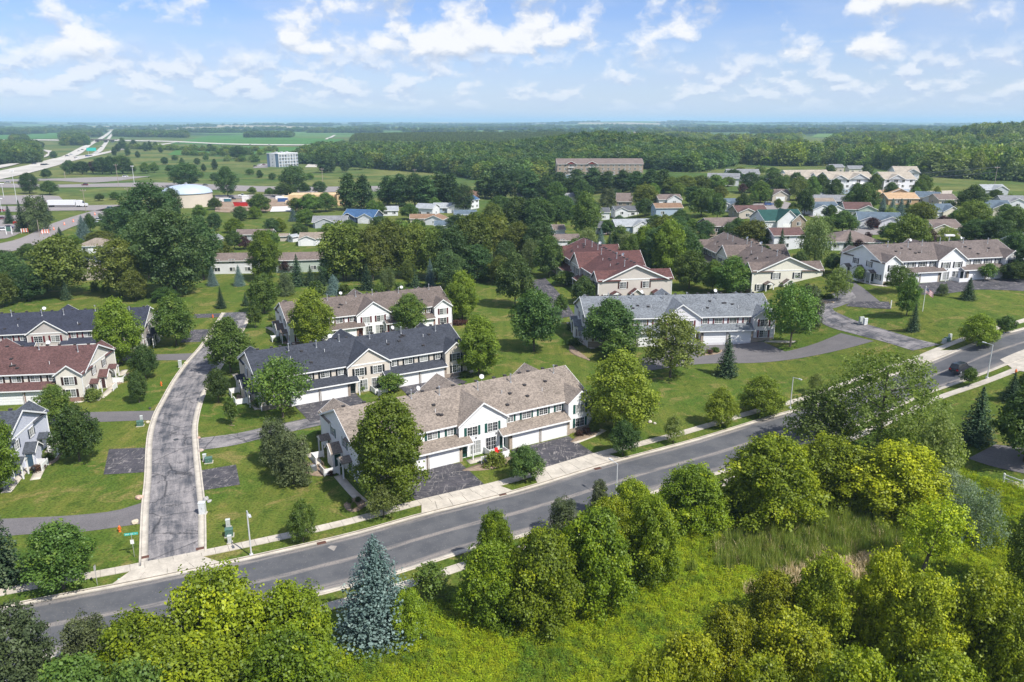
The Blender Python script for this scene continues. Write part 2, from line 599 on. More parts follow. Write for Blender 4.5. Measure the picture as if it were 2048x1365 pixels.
def leaf_mat(name, c1, c2, c3=None, trans=0.35, hue=0.012, patch=None):
    """foliage: three greens mixed per leaf ('tint' attribute) and per tree"""
    m = bpy.data.materials.new(name)
    m.use_nodes = True
    t = NT(m.node_tree)
    for n in list(t.n):
        t.n.remove(n)
    out = t.new('ShaderNodeOutputMaterial')
    at_ = t.new('ShaderNodeAttribute', attribute_name='tint')
    f = at_.outputs['Fac']
    oi = t.new('ShaderNodeObjectInfo')
    c1, c2, c3 = [(c[0] * LEAF_GAIN * (1.16 if c[1] > 1.4 * c[0] and c[2] < c[0] else 1.0), c[1] * LEAF_GAIN, c[2] * LEAF_GAIN) if c else None for c in (c1, c2, c3)]
    c = t.mix(t.ramp(f, 0.0, 0.75), c1, c2)
    if c3:
        c = t.mix(t.ramp(f, 0.62, 1.0), c, c3)
    if patch:        # darker green patches: shaded zones put into the colour, plus some species variety
        P = t.new('ShaderNodeNewGeometry').outputs['Position']
        k = t.math('ADD', t.math('MULTIPLY', t.noise(P, 0.13, 4, 0.65, 0.6), 0.65), t.math('MULTIPLY', t.noise(P, 0.8, 3, 0.65), 0.35))
        c = t.mix(t.ramp(k, 0.47, 0.60), c, t.mix(f, tuple(q * LEAF_GAIN for q in patch[0]), tuple(q * LEAF_GAIN for q in patch[1])))
    hs = t.new('ShaderNodeHueSaturation')
    t.put(hs.inputs['Color'], c)
    t.put(hs.inputs['Hue'], t.ramp(oi.outputs['Random'], 0, 1, 0.5 - hue, 0.5 + hue))
    r2 = t.math('FRACT', t.math('MULTIPLY', oi.outputs['Random'], 17.31))
    t.put(hs.inputs['Value'], t.ramp(r2, 0, 1, 0.76, 1.24))
    hs.inputs['Saturation'].default_value = 1.0
    d = t.new('ShaderNodeBsdfDiffuse')
    tr = t.new('ShaderNodeBsdfTranslucent')
    t.l.new(hs.outputs[0], d.inputs[0])
    tc = t.mix(1.0, hs.outputs[0], (1.15, 1.25, 0.5), 'MULTIPLY')
    t.put(tr.inputs[0], tc)
    mx = t.new('ShaderNodeMixShader')
    mx.inputs[0].default_value = trans
    t.l.new(d.outputs[0], mx.inputs[1]); t.l.new(tr.outputs[0], mx.inputs[2])
    gl = t.new('ShaderNodeBsdfGlossy')
    gl.inputs['Roughness'].default_value = 0.5
    gl.inputs[0].default_value = (0.5, 0.55, 0.5, 1)
    m2 = t.new('ShaderNodeMixShader')
    m2.inputs[0].default_value = 0.035
    t.l.new(mx.outputs[0], m2.inputs[1]); t.l.new(gl.outputs[0], m2.inputs[2])
    t.l.new(m2.outputs[0], out.inputs[0])
    return m


BARK = plain('bark', (0.10, 0.085, 0.068), 0.95, var=0.35, scale=4)
WHITE = plain('white_trim', (0.78, 0.78, 0.77), 0.5, var=0.04)
CONC = concrete('pale_concrete', (0.50, 0.455, 0.385))
CONC_W = concrete('highway_concrete', (0.50, 0.47, 0.42), 0.02)
METAL = plain('galvanised_metal', (0.52, 0.53, 0.54), 0.45, 0.6, var=0.1)
BLACK = plain('black_plastic', (0.02, 0.02, 0.022), 0.5)
GLASS = glass_mat()

# ------------------------------------------------------------------ ground and paved surfaces
def grid_axis(lo, hi, fine_lo, fine_hi, step, grow=1.16):
    a = list(np.arange(fine_lo, fine_hi + step, step))
    s = step; x = a[-1]; up = []
    while x < hi:
        s *= grow; x += s; up.append(x)
    s = step; x = a[0]; dn = []
    while x > lo:
        s *= grow; x -= s; dn.append(x)
    return np.array(dn[::-1] + a + up)


def make_ground():
    xs = grid_axis(-32000, 32000, -150, 190, 2.0)
    ys = grid_axis(-55, 42000, 20, 330, 2.0, 1.07)
    X, Y = np.meshgrid(xs, ys)
    Z = height(X, Y)
    n, m = len(ys), len(xs)
    co = np.stack([X, Y, Z], -1).reshape(-1, 3)
    i = np.arange(n * m).reshape(n, m)
    q = np.stack([i[:-1, :-1], i[:-1, 1:], i[1:, 1:], i[1:, :-1]], -1).reshape(-1, 4)
    me = mesh_np('ground', co, q)
    me.polygons.foreach_set('use_smooth', np.ones(len(q), bool))
    me.materials.append(ground_mat())
    return tag(link('ground', me), kind='structure')


def mesh_np(name, co, quads):
    me = bpy.data.meshes.new(name)
    nq, k = quads.shape
    me.vertices.add(len(co)); me.vertices.foreach_set('co', np.asarray(co, np.float32).ravel())
    me.loops.add(nq * k); me.loops.foreach_set('vertex_index', quads.astype(np.int32).ravel())
    me.polygons.add(nq)
    me.polygons.foreach_set('loop_start', np.arange(0, nq * k, k, dtype=np.int32))
    me.update(calc_edges=True)
    return me


def resample(pts, step=None, n=None):
    """smooth (Catmull-Rom) then even spacing"""
    p = np.array([(q[0], q[1]) for q in pts], float)
    if len(p) > 2:
        e = np.vstack([2 * p[0] - p[1], p, 2 * p[-1] - p[-2]])
        out = []
        for i in range(1, len(e) - 2):
            for t in np.linspace(0, 1, 12, endpoint=False):
                a, b, c, d = e[i - 1], e[i], e[i + 1], e[i + 2]
                out.append(0.5 * ((2 * b) + (c - a) * t + (2 * a - 5 * b + 4 * c - d) * t * t + (3 * b - a - 3 * c + d) * t ** 3))
        out.append(e[-2])
        p = np.array(out)
    s = np.concatenate([[0], np.cumsum(np.hypot(*np.diff(p, axis=0).T))])
    if n is None:
        n = max(2, int(s[-1] / step) + 1)
    t = np.linspace(0, s[-1], n)
    return np.stack([np.interp(t, s, p[:, 0]), np.interp(t, s, p[:, 1])], 1)


def sheet(name, A, B, mat, z, cross=4, step=2.0, thick=0.0, kind='structure', smooth=True):
    """surface between two edge lines that lies on the terrain; A and B are world points"""
    n = max(len(resample(A, step)), len(resample(B, step)), 3)
    a = resample(A, n=n) if len(A) > 1 else np.repeat([[A[0][0], A[0][1]]], n, 0)
    b = resample(B, n=n)
    t = np.linspace(0, 1, cross + 1)[None, :, None]
    g = a[:, None, :] * (1 - t) + b[:, None, :] * t
    Z = height(g[..., 0], g[..., 1]) + z
    co = np.concatenate([g, Z[..., None]], -1)
    m = cross + 1
    i = np.arange(n * m).reshape(n, m)
    q = np.stack([i[:-1, :-1], i[:-1, 1:], i[1:, 1:], i[1:, :-1]], -1).reshape(-1, 4)
    # face upwards
    v0, v1, v3 = co[0, 0], co[0, 1], co[1, 0]
    if np.cross(v1 - v0, v3 - v0)[2] < 0:
        q = q[:, ::-1]
    L = np.concatenate([[0], np.cumsum(np.hypot(*np.diff((a + b) / 2, axis=0).T))])
    uv = np.stack(np.broadcast_arrays(L[:, None], np.linspace(0, 1, m)[None, :]), -1).reshape(-1, 2)
    co = co.reshape(-1, 3)
    if thick:
        loop = np.concatenate([i[:, 0], i[-1, 1:], i[::-1, -1][1:], i[0, ::-1][1:]])
        k = len(co)
        sk = co[loop].copy(); sk[:, 2] -= thick
        co = np.vstack([co, sk]); uv = np.vstack([uv, uv[loop]])
        j = np.arange(len(loop) - 1)
        q = np.vstack([q, np.stack([loop[j], loop[j + 1], k + j + 1, k + j], -1)])
    me = mesh_np(name, co, q)
    ul = me.uv_layers.new(name='UVMap')
    ul.data.foreach_set('uv', uv[q.ravel()].astype(np.float32).ravel())
    me.materials.append(mat)
    o = link(name, me)
    if kind: o['kind'] = kind
    return o


def P(*px):
    return [at(x, y) for x, y in px]


def offset(line, d):
    """shift an evenly sampled plan line to its right-hand side by d metres"""
    l = np.asarray(line)
    t = np.gradient(l, axis=0)
    t /= np.hypot(t[:, 0], t[:, 1])[:, None]
    return l + np.stack([t[:, 1], -t[:, 0]], 1) * d


make_ground()

M_ST = asphalt_street()
M_LANE = asphalt_old('lane_asphalt', (0.28, 0.26, 0.255), (0.072, 0.075, 0.086), 0.38, 0.62, 0.7)
M_DRIVE = asphalt_old('drive_asphalt', (0.160, 0.150, 0.152), (0.122, 0.115, 0.118), 0.3, 0.7, 0.0)
M_PAD = asphalt_old('pad_asphalt', (0.085, 0.080, 0.090), (0.040, 0.041, 0.048), 0.35, 0.65, 0.3, 0.62)
M_ROADFAR = asphalt_old('far_asphalt', (0.27, 0.245, 0.235), (0.22, 0.20, 0.195), 0.3, 0.7, 0.0)

# the street: its north edge is measured, the rest is built from widths
north = resample(P((-330, 1300), (0, 1223), (330, 1158), (673, 1082), (856, 1032), (1039, 986), (1222, 930), (1400, 882), (1572, 830), (1740, 770), (1884, 718), (2048, 661), (2190, 612), (2400, 536)), 2.0)
STREET_W = 9.7
south = offset(north, STREET_W)
street = sheet('street', [tuple(p) for p in north], [tuple(p) for p in south], M_ST, 0.03, 10)
curb_n = offset(north, -0.75)
sheet('curb', north, curb_n, CONC, 0.06, 2, thick=0.05)
curb_s = offset(south, 0.75)
sheet('curb', south, curb_s, CONC, 0.06, 2, thick=0.05)
sheet('curb', offset(north, -0.72), offset(north, -0.95), CONC, 0.15, 1, thick=0.12)
sheet('curb', offset(south, 0.72), offset(south, 0.95), CONC, 0.15, 1, thick=0.12)


def slabs(walk_name, line_a, line_b, skip=(), every=1.55, near=(-80, 115)):
    """a pavement of separate concrete slabs; far off its end continues as one strip"""
    root = tag(empty(walk_name), kind='structure')
    a = resample(line_a, 0.5); b = resample(line_b, n=len(a))
    s = np.concatenate([[0], np.cumsum(np.hypot(*np.diff(a, axis=0).T))])
    k = 0
    n = int(s[-1] / every)
    for i in range(n):
        t0, t1 = i * every + 0.018, (i + 1) * every - 0.018
        f = lambda arr, t: (np.interp(t, s, arr[:, 0]), np.interp(t, s, arr[:, 1]))
        q = [f(a, t0), f(a, t1), f(b, t1), f(b, t0)]
        xm = q[0][0]
        if xm < near[0] or xm > near[1]:
            continue
        dz = random.uniform(-0.006, 0.008)
        top = [(x, y, gz(x, y) + 0.085 + dz) for x, y in q]
        m = MB().slab(top[0], top[1], top[2], top[3], 0.08)
        m.build('slab', CONC, root)
        k += 1
    # the bed under the slabs shows as dark joints
    sheet('sidewalk_bed', a, b, soil('joint_soil', (0.10, 0.09, 0.07), (0.14, 0.125, 0.10)), 0.045, 2)
    return root


SW0, SW1 = -3.15, -4.65
slabs('sidewalk', [tuple(p) for p in offset(north, SW0)], [tuple(p) for p in offset(north, SW1)])
slabs('sidewalk', [tuple(p) for p in offset(south, 2.6)], [tuple(p) for p in offset(south, 4.1)], near=(-80, 115))


# driveway aprons across the boulevard, each cut into slabs
def apron(px0, px1, cuts, flare=1.0):
    """concrete apron between two pixels on the street's north edge"""
    a0 = at(*px0); a1 = at(*px1)
    i0 = int(np.argmin(np.hypot(north[:, 0] - a0.x, north[:, 1] - a0.y)))
    i1 = int(np.argmin(np.hypot(north[:, 0] - a1.x, north[:, 1] - a1.y)))
    e0 = resample([tuple(p) for p in offset(north, -0.72)[i0:i1 + 1]], n=60)
    e1 = resample([tuple(p) for p in offset(north, SW0 + 0.02)[i0:i1 + 1]], n=60)
    t = np.linspace(0, 1, 60)
    e0 = resample([tuple(p) for p in np.vstack([e0[0] - (e0[1] - e0[0]) / np.hypot(*(e0[1] - e0[0])) * flare, e0[1:-1], e0[-1] + (e0[-1] - e0[-2]) / np.hypot(*(e0[-1] - e0[-2])) * flare])], n=60)
    root = tag(empty('apron'), kind='structure')
    for k in range(cuts):
        u0, u1 = k / cuts + 0.002, (k + 1) / cuts - 0.002
        f = lambda arr, u: (np.interp(u, t, arr[:, 0]), np.interp(u, t, arr[:, 1]))
        q = [f(e0, u0), f(e0, u1), f(e1, u1), f(e1, u0)]
        top = [(x, y, gz(x, y) + zz + random.uniform(-0.004, 0.004)) for (x, y), zz in zip(q, (0.075, 0.075, 0.09, 0.09))]
        MB().slab(*top, 0.1).build('slab', CONC, root)
    return root


apron((275, 1165), (420, 1140), 4, 2.0)
apron((855, 1032), (1010, 993), 6)
apron((1085, 972), (1238, 926), 6)
apron((1848, 731), (1912, 707), 4, 2.0)
# the same on the other side, far end
CURBTOP = 0.16

# ---- private lane on the west side
laneL = P((296, 1131), (298, 1020), (303, 956), (306, 877), (317, 832), (334, 798), (355, 760), (379, 726), (406, 695), (427, 664), (451, 626))
laneR = P((396, 1108), (396, 1020), (391, 963), (385, 894), (384, 853), (393, 812), (407, 777), (430, 743), (457, 700), (481, 660), (499, 624))
sheet('lane', laneL, laneR, M_LANE, 0.035, 6, 1.5)
gl = resample(laneL, 1.5); gr = resample(laneR, 1.5)
for line, sgn in ((gl, -1), (gr, 1)):
    sheet('lane_gutter', [tuple(p) for p in line], [tuple(p) for p in offset(line, sgn * 0.75)], CONC, 0.06, 2, 1.5, 0.05)
    sheet('lane_gutter', [tuple(p) for p in offset(line, sgn * 0.72)], [tuple(p) for p in offset(line, sgn * 0.98)], CONC, 0.12, 1, 1.5, 0.1)
# concrete throat where the lane crosses the pavement
sheet('lane_gutter', P((290, 1146), (330, 1139), (402, 1122)), P((296, 1131), (340, 1122), (396, 1108)), CONC, 0.07, 3, 1.5)

# ---- drives, pads and lanes: edge lines measured on the ground
Z = 0.03
pads = [
    ('drive', [(-40, 1078), (60, 1069), (150, 1066), (284, 1048)], [(-40, 1040), (60, 1036), (150, 1031), (230, 1022), (290, 1004)], M_DRIVE),
    ('drive', [(100, 850), (191, 845), (302, 841)], [(100, 829), (179, 825), (310, 822)], M_DRIVE),
    ('drive', [(150, 727), (241, 722), (380, 721)], [(150, 715), (241, 712), (390, 707)], M_DRIVE),
    ('parking_pad', [(207, 950), (292, 945)], [(218, 899), (296, 896)], M_PAD),
    ('parking_pad', [(403, 982), (480, 970)], [(398, 942), (472, 930)], M_PAD),
    ('parking_pad', [(360, 686), (404, 684)], [(384, 660), (424, 659)], M_PAD),
    ('drive', [(385, 637), (442, 635)], [(389, 629), (450, 627)], M_PAD),
    ('drive', [(393, 902), (470, 891), (545, 872), (625, 855), (700, 838)], [(391, 878), (470, 868), (530, 855), (620, 836), (690, 820)], M_LANE),
    ('driveway', [(837, 1006), (969, 970)], [(768, 942), (921, 927)], M_PAD),
    ('driveway', [(1076, 941), (1190, 909)], [(1022, 901), (1137, 873)], M_PAD),
    ('driveway', [(620, 845), (745, 822)], [(585, 808), (709, 785)], M_PAD),
    ('driveway', [(815, 790), (935, 765)], [(790, 769), (905, 754)], M_PAD),
    ('drive', [(1255, 752), (1300, 742), (1400, 729), (1500, 727), (1600, 717), (1680, 701), (1748, 683)], [(1265, 720), (1320, 714), (1400, 713), (1500, 712), (1570, 704), (1630, 688), (1682, 667)], M_DRIVE),
    ('driveway', [(1330, 714), (1400, 713), (1480, 713), (1570, 704)], [(1330, 690), (1400, 688), (1480, 685), (1526, 684)], M_DRIVE),
    ('lane', [(1825, 702), (1770, 685), (1720, 672), (1660, 655), (1636, 640), (1632, 624), (1640, 612)], [(1880, 690), (1830, 678), (1770, 660), (1720, 645), (1688, 632), (1668, 622), (1664, 611)], M_LANE),
    ('lane', [(1632, 624), (1636, 606), (1660, 590), (1690, 575)], [(1672, 616), (1695, 608), (1722, 600), (1716, 580)], M_LANE),
    ('lane', [(1690, 613), (1740, 617), (1782, 619)], [(1705, 603), (1740, 604), (1778, 604)], M_PAD),
    ('lane', [(1696, 604), (1712, 596), (1700, 580), (1688, 566), (1680, 556)], [(1760, 604), (1745, 592), (1728, 578), (1704, 563), (1690, 555)], M_DRIVE),
    ('drive', [(1822, 592), (1900, 587), (1960, 580), (2080, 584)], [(1826, 569), (1900, 562), (1960, 557), (2080, 560)], M_PAD),
    ('drive', [(1056, 563), (1085, 596), (1105, 640)], [(1090, 556), (1122, 592), (1150, 632)], M_PAD),
    ('drive', [(1936, 918), (1985, 934), (2080, 955)], [(1990, 890), (2030, 895), (2080, 905)], M_DRIVE),
    ('drive', [(2030, 742), (2080, 748)], [(2000, 720), (2080, 690)], CONC),
    # far west: service roads, wide road, ramps and motorway
    ('road', [(-30, 512), (50, 498), (100, 475), (150, 453), (216, 433), (262, 424)], [(-30, 494), (40, 478), (100, 450), (160, 430), (200, 420), (262, 408)], M_ROADFAR),
    ('road', [(-30, 425), (60, 424), (150, 422), (262, 424)], [(-30, 414), (60, 413), (150, 412), (262, 410)], M_ROADFAR),
    ('car_park', [(-30, 482), (20, 476), (56, 458)], [(-30, 432), (40, 432), (62, 440)], M_ROADFAR),
    ('car_park', [(-30, 410), (60, 409), (130, 405)], [(-30, 393), (60, 391), (118, 393)], M_ROADFAR),
    ('road', [(-30, 376), (100, 376), (300, 375), (560, 386), (700, 384), (840, 384)], [(-30, 366), (100, 370), (200, 368), (330, 366), (560, 374), (840, 372)], M_ROADFAR),
    ('road', [(-30, 366), (100, 362), (180, 366), (240, 362)], [(-30, 360), (100, 358), (200, 355), (302, 353)], M_ROADFAR),
    ('road', [(430, 398), (520, 398), (700, 398)], [(430, 391), (520, 390), (700, 388)], M_ROADFAR),
    ('car_park', [(505, 337), (535, 336)], [(520, 328), (540, 328)], M_ROADFAR),
    ('road', [(610, 335), (634, 335)], [(622, 323), (636, 323)], CONC_W),
    ('cul_de_sac', [(735, 475), (770, 478)], [(745, 458), (775, 456)], M_ROADFAR),
    ('residential_street', [(1480, 440), (1540, 432), (1580, 424), (1640, 440)], [(1500, 410), (1540, 405), (1570, 404), (1640, 428)], M_ROADFAR),
    ('residential_street', [(1660, 470), (1740, 472), (1800, 466)], [(1700, 458), (1760, 458), (1800, 456)], M_ROADFAR),
]
for nm, A, B, mt in pads:
    far = max(p[1] for p in A) < 520
    sheet(nm, P(*A), P(*B), mt, 0.20 if far else Z, 3 if far else 5, 8.0 if far else 1.5)
    Z += 0.002

motorway = [
    ([(-60, 372), (0, 360), (59, 347), (111, 333), (146, 323), (190, 313), (250, 300), (300, 294), (344, 288), (362, 284)],
     [(-60, 366), (0, 354), (59, 340), (111, 328), (146, 318), (190, 309), (250, 297), (300, 291), (344, 286), (360, 283)]),
    ([(-60, 368), (0, 357), (59, 343), (111, 330), (150, 318), (198, 307), (213, 291), (223, 274), (233, 262)],
     [(-60, 358), (0, 350), (59, 337), (111, 325), (150, 314), (186, 307), (207, 288), (217, 274), (228, 262)]),
    ([(-60, 361), (0, 351), (59, 339), (111, 326), (140, 317), (164, 307), (184, 291), (215, 272), (225, 262)],
     [(-60, 355), (0, 343), (59, 331), (100, 320), (127, 313), (162, 295), (178, 288), (208, 271), (221, 262)]),
    ([(-60, 345), (0, 338), (50, 326), (80, 319), (103, 310), (104, 303), (74, 299)],
     [(-60, 338), (0, 332), (50, 322), (75, 316), (93, 310), (95, 306), (74, 296)]),
    ([(0, 282), (80, 282), (155, 283)], [(0, 280), (80, 280), (155, 281)]),
    ([(228, 283), (300, 284), (365, 286), (450, 290), (560, 292), (640, 292)], [(228, 281), (300, 282), (365, 284), (450, 288), (560, 290), (640, 290)]),
    ([(655, 280), (664, 276), (672, 271)], [(650, 280), (660, 275), (668, 271)]),
]
for k, (A, B) in enumerate(motorway):
    sheet('motorway', P(*A), P(*B), CONC_W, 0.5 + 0.12 * k, 3, 25.0)

# crop fields beyond the road
def field(px, col1, col2, z=0.6):
    A, B = px
    sheet('field', P(*A), P(*B), soil('crop_%d' % (hash((col1, col2)) % 9999), col1, col2, 0.012), z, 8, 40.0)


GREEN = ((0.055, 0.14, 0.028), (0.07, 0.17, 0.04))
LIME = ((0.12, 0.20, 0.05), (0.10, 0.17, 0.045))
TAN = ((0.32, 0.25, 0.14), (0.28, 0.22, 0.13))
field(([(335, 311), (450, 312), (560, 306), (640, 299)], [(365, 293), (450, 293), (560, 295), (640, 294)]), *GREEN)
field(([(340, 288), (450, 291), (640, 292)], [(420, 272), (520, 272), (690, 280)]), *GREEN, 0.62)
field(([(0, 280), (100, 278), (200, 272)], [(0, 268), (100, 266), (200, 264)]), *GREEN, 0.64)
field(([(880, 306), (960, 305), (1000, 300)], [(920, 297), (960, 295), (1004, 294)]), *LIME, 0.66)
field(([(1240, 279), (1300, 277), (1384, 272)], [(1256, 265), (1300, 263), (1382, 263)]), *TAN, 0.68)
field(([(1120, 278), (1180, 279), (1240, 278)], [(1120, 266), (1180, 265), (1254, 264)]), *LIME, 0.7)
field(([(1230, 286), (1270, 287), (1312, 283)], [(1230, 281), (1270, 281), (1310, 280)]), *LIME, 0.72)
field(([(1478, 300), (1560, 302), (1620, 303)], [(1480, 291), (1560, 294), (1650, 299)]), *LIME, 0.74)
field(([(1620, 276), (1700, 275), (1790, 272)], [(1640, 266), (1700, 265), (1780, 264)]), *LIME, 0.78)
field(([(1640, 262), (1720, 261)], [(1650, 257), (1720, 256)]), *TAN, 0.8)
field(([(1500, 272), (1590, 271)], [(1510, 265), (1590, 264)]), *LIME, 0.82)
field(([(760, 262), (900, 262)], [(770, 256), (900, 256)]), *LIME, 0.84)
field(([(1380, 283), (1430, 281)], [(1400, 272), (1440, 271)]), *TAN, 0.76)

# concrete walks to the doors and mulch beds


def walk(px, w=1.3, mat=CONC, name='walkway', z=0.055):
    l = resample(P(*px), 1.0)
    sheet(name, [tuple(p) for p in offset(l, -w / 2)], [tuple(p) for p in offset(l, w / 2)], mat, z, 2, 1.0, 0.05)


walk([(735, 1012), (708, 988), (676, 952)])
walk([(735, 1012), (768, 1003)], name='walkway', z=0.057)
walk([(640, 930), (618, 905), (600, 885)])
walk([(12, 986), (45, 945), (70, 925)])
walk([(70, 960), (98, 905), (118, 878), (124, 862)])
walk([(150, 804), (190, 800), (200, 799)]); walk([(198, 799), (222, 778), (250, 740)], z=0.058)
walk([(282, 693), (300, 687), (318, 672)])
walk([(515, 818), (560, 805), (608, 799)]); walk([(517, 819), (495, 792), (478, 760), (470, 748)], z=0.058)
walk([(535, 655), (552, 664), (556, 672)])
walk([(1146, 886), (1190, 869), (1206, 860)])
walk([(904, 756), (950, 742)])
walk([(1137, 645), (1160, 680), (1186, 698)], 1.2)
walk([(1690, 552), (1740, 568), (1770, 573)]); walk([(1768, 573), (1822, 569)], z=0.058)
walk([(936, 925), (1018, 905)], 1.6)
walk([(1530, 683), (1590, 684)])


def bed(px, w, name='mulch_bed', z=0.075):
    l = resample(P(*px), 0.6)
    k = np.sin(np.linspace(0.12, math.pi - 0.12, len(l)))[:, None]
    t = np.gradient(l, axis=0); t /= np.hypot(t[:, 0], t[:, 1])[:, None]
    nrm = np.stack([t[:, 1], -t[:, 0]], 1)
    sheet(name, [tuple(p) for p in l - nrm * w / 2 * k], [tuple(p) for p in l + nrm * w / 2 * k], soil('mulch', (0.30, 0.23, 0.17), (0.20, 0.15, 0.11), 2.5), z, 3, 0.6, 0.06)


bed([(600, 925), (640, 945), (672, 948)], 3.2)
bed([(925, 942), (985, 930), (1025, 915)], 2.6)
bed([(688, 1010), (708, 1010), (733, 1008)], 4.2)
bed([(70, 935), (100, 925), (118, 895)], 2.0)
bed([(225, 775), (245, 760), (258, 745)], 1.6)
bed([(475, 790), (488, 800), (505, 806)], 2.0)
bed([(1142, 885), (1170, 873), (1200, 862)], 1.8)
bed([(1140, 690), (1150, 705), (1180, 722)], 2.0)
bed([(1395, 712), (1430, 706), (1445, 700)], 2.0)
bed([(1625, 605), (1650, 606), (1668, 604)], 2.2)
bed([(555, 668), (570, 685), (578, 690)], 2.0)
bed([(458, 851), (463, 852), (469, 852)], 1.4)

# ------------------------------------------------------------------ building pieces
MESH = {}


def shared(key, fn):
    if key not in MESH:
        MESH[key] = fn()
    return MESH[key]


def window_frame(w, h, grid=True):
    m = MB(); b = 0.09
    m.box(-w / 2 - b, -0.07, -b, -w / 2, 0.03, h + b); m.box(w / 2, -0.07, -b, w / 2 + b, 0.03, h + b)
    m.box(-w / 2, -0.07, h, w / 2, 0.03, h + b); m.box(-w / 2, -0.085, -b, w / 2, 0.03, 0)
    m.box(-0.035, -0.05, 0, 0.035, 0.02, h)
    if grid:
        for s in (-1, 1):
            m.box(s * w / 4 - 0.012, -0.035, 0, s * w / 4 + 0.012, 0.02, h)
        for k in (1, 2):
            m.box(-w / 2, -0.034, h * k / 3 - 0.012, w / 2, 0.02, h * k / 3 + 0.012)
    return m.mesh('window', WHITE)


def pane_mesh(w, h):
    return MB().box(-w / 2, -0.022, 0.0, w / 2, 0.02, h).mesh('pane', GLASS)


def add_window(parent, x, y, z, w, h, rz=0.0, shut=None, grid=True, sw=0.36):
    fr = link('window', shared(('win', w, h, grid), lambda: window_frame(w, h, grid)), parent, (x, y, z), (0, 0, rz))
    pw = w / 2 - 0.035
    for s in (-1, 1):
        link('pane', shared(('pane', round(pw, 3), h), lambda: pane_mesh(pw, h)), fr, (s * (w / 4 + 0.0175), 0, 0))
    if shut is not None:
        key = ('shut', shut.name, h, sw)
        def mk():
            m = MB().box(-sw / 2, -0.05, -0.05, sw / 2, 0.02, h + 0.05)
            for k in range(2):
                z0 = 0.06 + k * h * 0.5
                m.box(-sw / 2 + 0.05, -0.062, z0, sw / 2 - 0.05, -0.04, z0 + h * 0.44)
            return m.mesh('shutter', shut)
        for s in (-1, 1):
            dx = s * (w / 2 + 0.11 + sw / 2)
            link('shutter', shared(key, mk), parent, (x + dx * math.cos(rz), y + dx * math.sin(rz), z), (0, 0, rz))
    return fr


DOORW = plain('garage_white', (0.80, 0.80, 0.80), 0.45, var=0.03)


def garage_door(parent, x, y, w=4.88, h=2.2, rz=0.0, mat=None):
    mat = mat or DOORW
    def fr():
        m = MB()
        m.box(-w / 2 - 0.12, -0.06, 0, -w / 2, 0.05, h + 0.14); m.box(w / 2, -0.06, 0, w / 2 + 0.12, 0.05, h + 0.14)
        m.box(-w / 2, -0.06, h, w / 2, 0.05, h + 0.14)
        return m.mesh('garage_door', WHITE)
    g = link('garage_door', shared(('gd', w, h), fr), parent, (x, y, 0), (0, 0, rz))
    ph = h / 4
    def pn():
        m = MB().box(-w / 2 + 0.01, -0.02, 0.012, w / 2 - 0.01, 0.03, ph - 0.012)
        for k in range(4):
            x0 = -w / 2 + 0.15 + k * (w - 0.2) / 4
            m.box(x0, -0.032, 0.10, x0 + (w - 0.2) / 4 - 0.12, -0.01, ph - 0.10)
        return m.mesh('panel', mat)
    me = shared(('gp', w, h, mat.name), pn)
    for k in range(4):
        link('panel', me, g, (0, 0, k * ph))
    return g


def door(parent, x, y, z, mat, rz=0.0, w=0.95, h=2.05):
    def mk():
        m = MB().box(-w / 2, -0.03, 0, w / 2, 0.03, h)
        for k in range(2):
            for s in (-1, 1):
                m.box(s * w * 0.24 - w * 0.16, -0.045, 0.2 + k * h * 0.48, s * w * 0.24 + w * 0.16, -0.02, 0.2 + k * h * 0.48 + h * 0.38)
        return m.mesh('door', mat)
    d = link('door', shared(('door', mat.name, w, h), mk), parent, (x, y, z), (0, 0, rz))
    def fr():
        b = 0.09
        m = MB().box(-w / 2 - b, -0.06, 0, -w / 2, 0.02, h + b).box(w / 2, -0.06, 0, w / 2 + b, 0.02, h + b).box(-w / 2, -0.06, h, w / 2, 0.02, h + b)
        return m.mesh('door_frame', WHITE)
    link('door_frame', shared(('doorfr', w, h), fr), d)
    return d


L_, D_, EV, SL = 40.2, 14.4, 5.5, 0.43
RZ_ = EV + D_ / 2 * SL
OV = 0.42
SEC = [(0, 4.6), (4.6, 16.0), (16.0, 24.2), (24.2, 35.6), (35.6, 40.2)]


def gable_wall(m, x0, x1, ya, yb, slope, z0=0.0, ev=EV):
    xc = (x0 + x1) / 2; zr = ev + (x1 - x0) / 2 * slope
    m.extrude([(x0, z0), (x1, z0), (x1, ev), (xc, zr), (x0, ev)], 'y', ya, yb)


def gable_roof_y(m, x0, x1, yf, yb, slope, ev=EV, ov=OV, th=0.14):
    """two sheets whose ridge runs along y from yf (open gable) to yb"""
    xc = (x0 + x1) / 2; zr = ev + (x1 - x0) / 2 * slope + 0.10
    ze = ev - ov * slope + 0.10
    m.slab((x0 - ov, yf, ze), (xc, yf, zr), (xc, yb, zr), (x0 - ov, yb, ze), th)
    m.slab((xc, yf, zr), (x1 + ov, yf, ze), (x1 + ov, yb, ze), (xc, yb, zr), th)


def rake_y(m, x0, x1, y, slope, ev=EV, ov=OV, h=0.24, t=0.05):
    xc = (x0 + x1) / 2; zr = ev + (x1 - x0) / 2 * slope + 0.10
    ze = ev - ov * slope + 0.10
    for xe in (x0 - ov, x1 + ov):
        m.extrude([(xe, ze + 0.015), (xc, zr + 0.015), (xc, zr - h), (xe, ze - h)], 'y', y - t, y)


def rake_x(m, x, y0, y1, zr, slope, ov=OV, h=0.26, t=0.05):
    yc = (y0 + y1) / 2
    for ye in (y0 - ov, y1 + ov):
        ze = zr - (yc - y0 + ov) * slope
        m.extrude([(ye, ze + 0.015), (yc, zr + 0.015), (yc, zr - h), (ye, ze - h)], 'x', x, x + t)


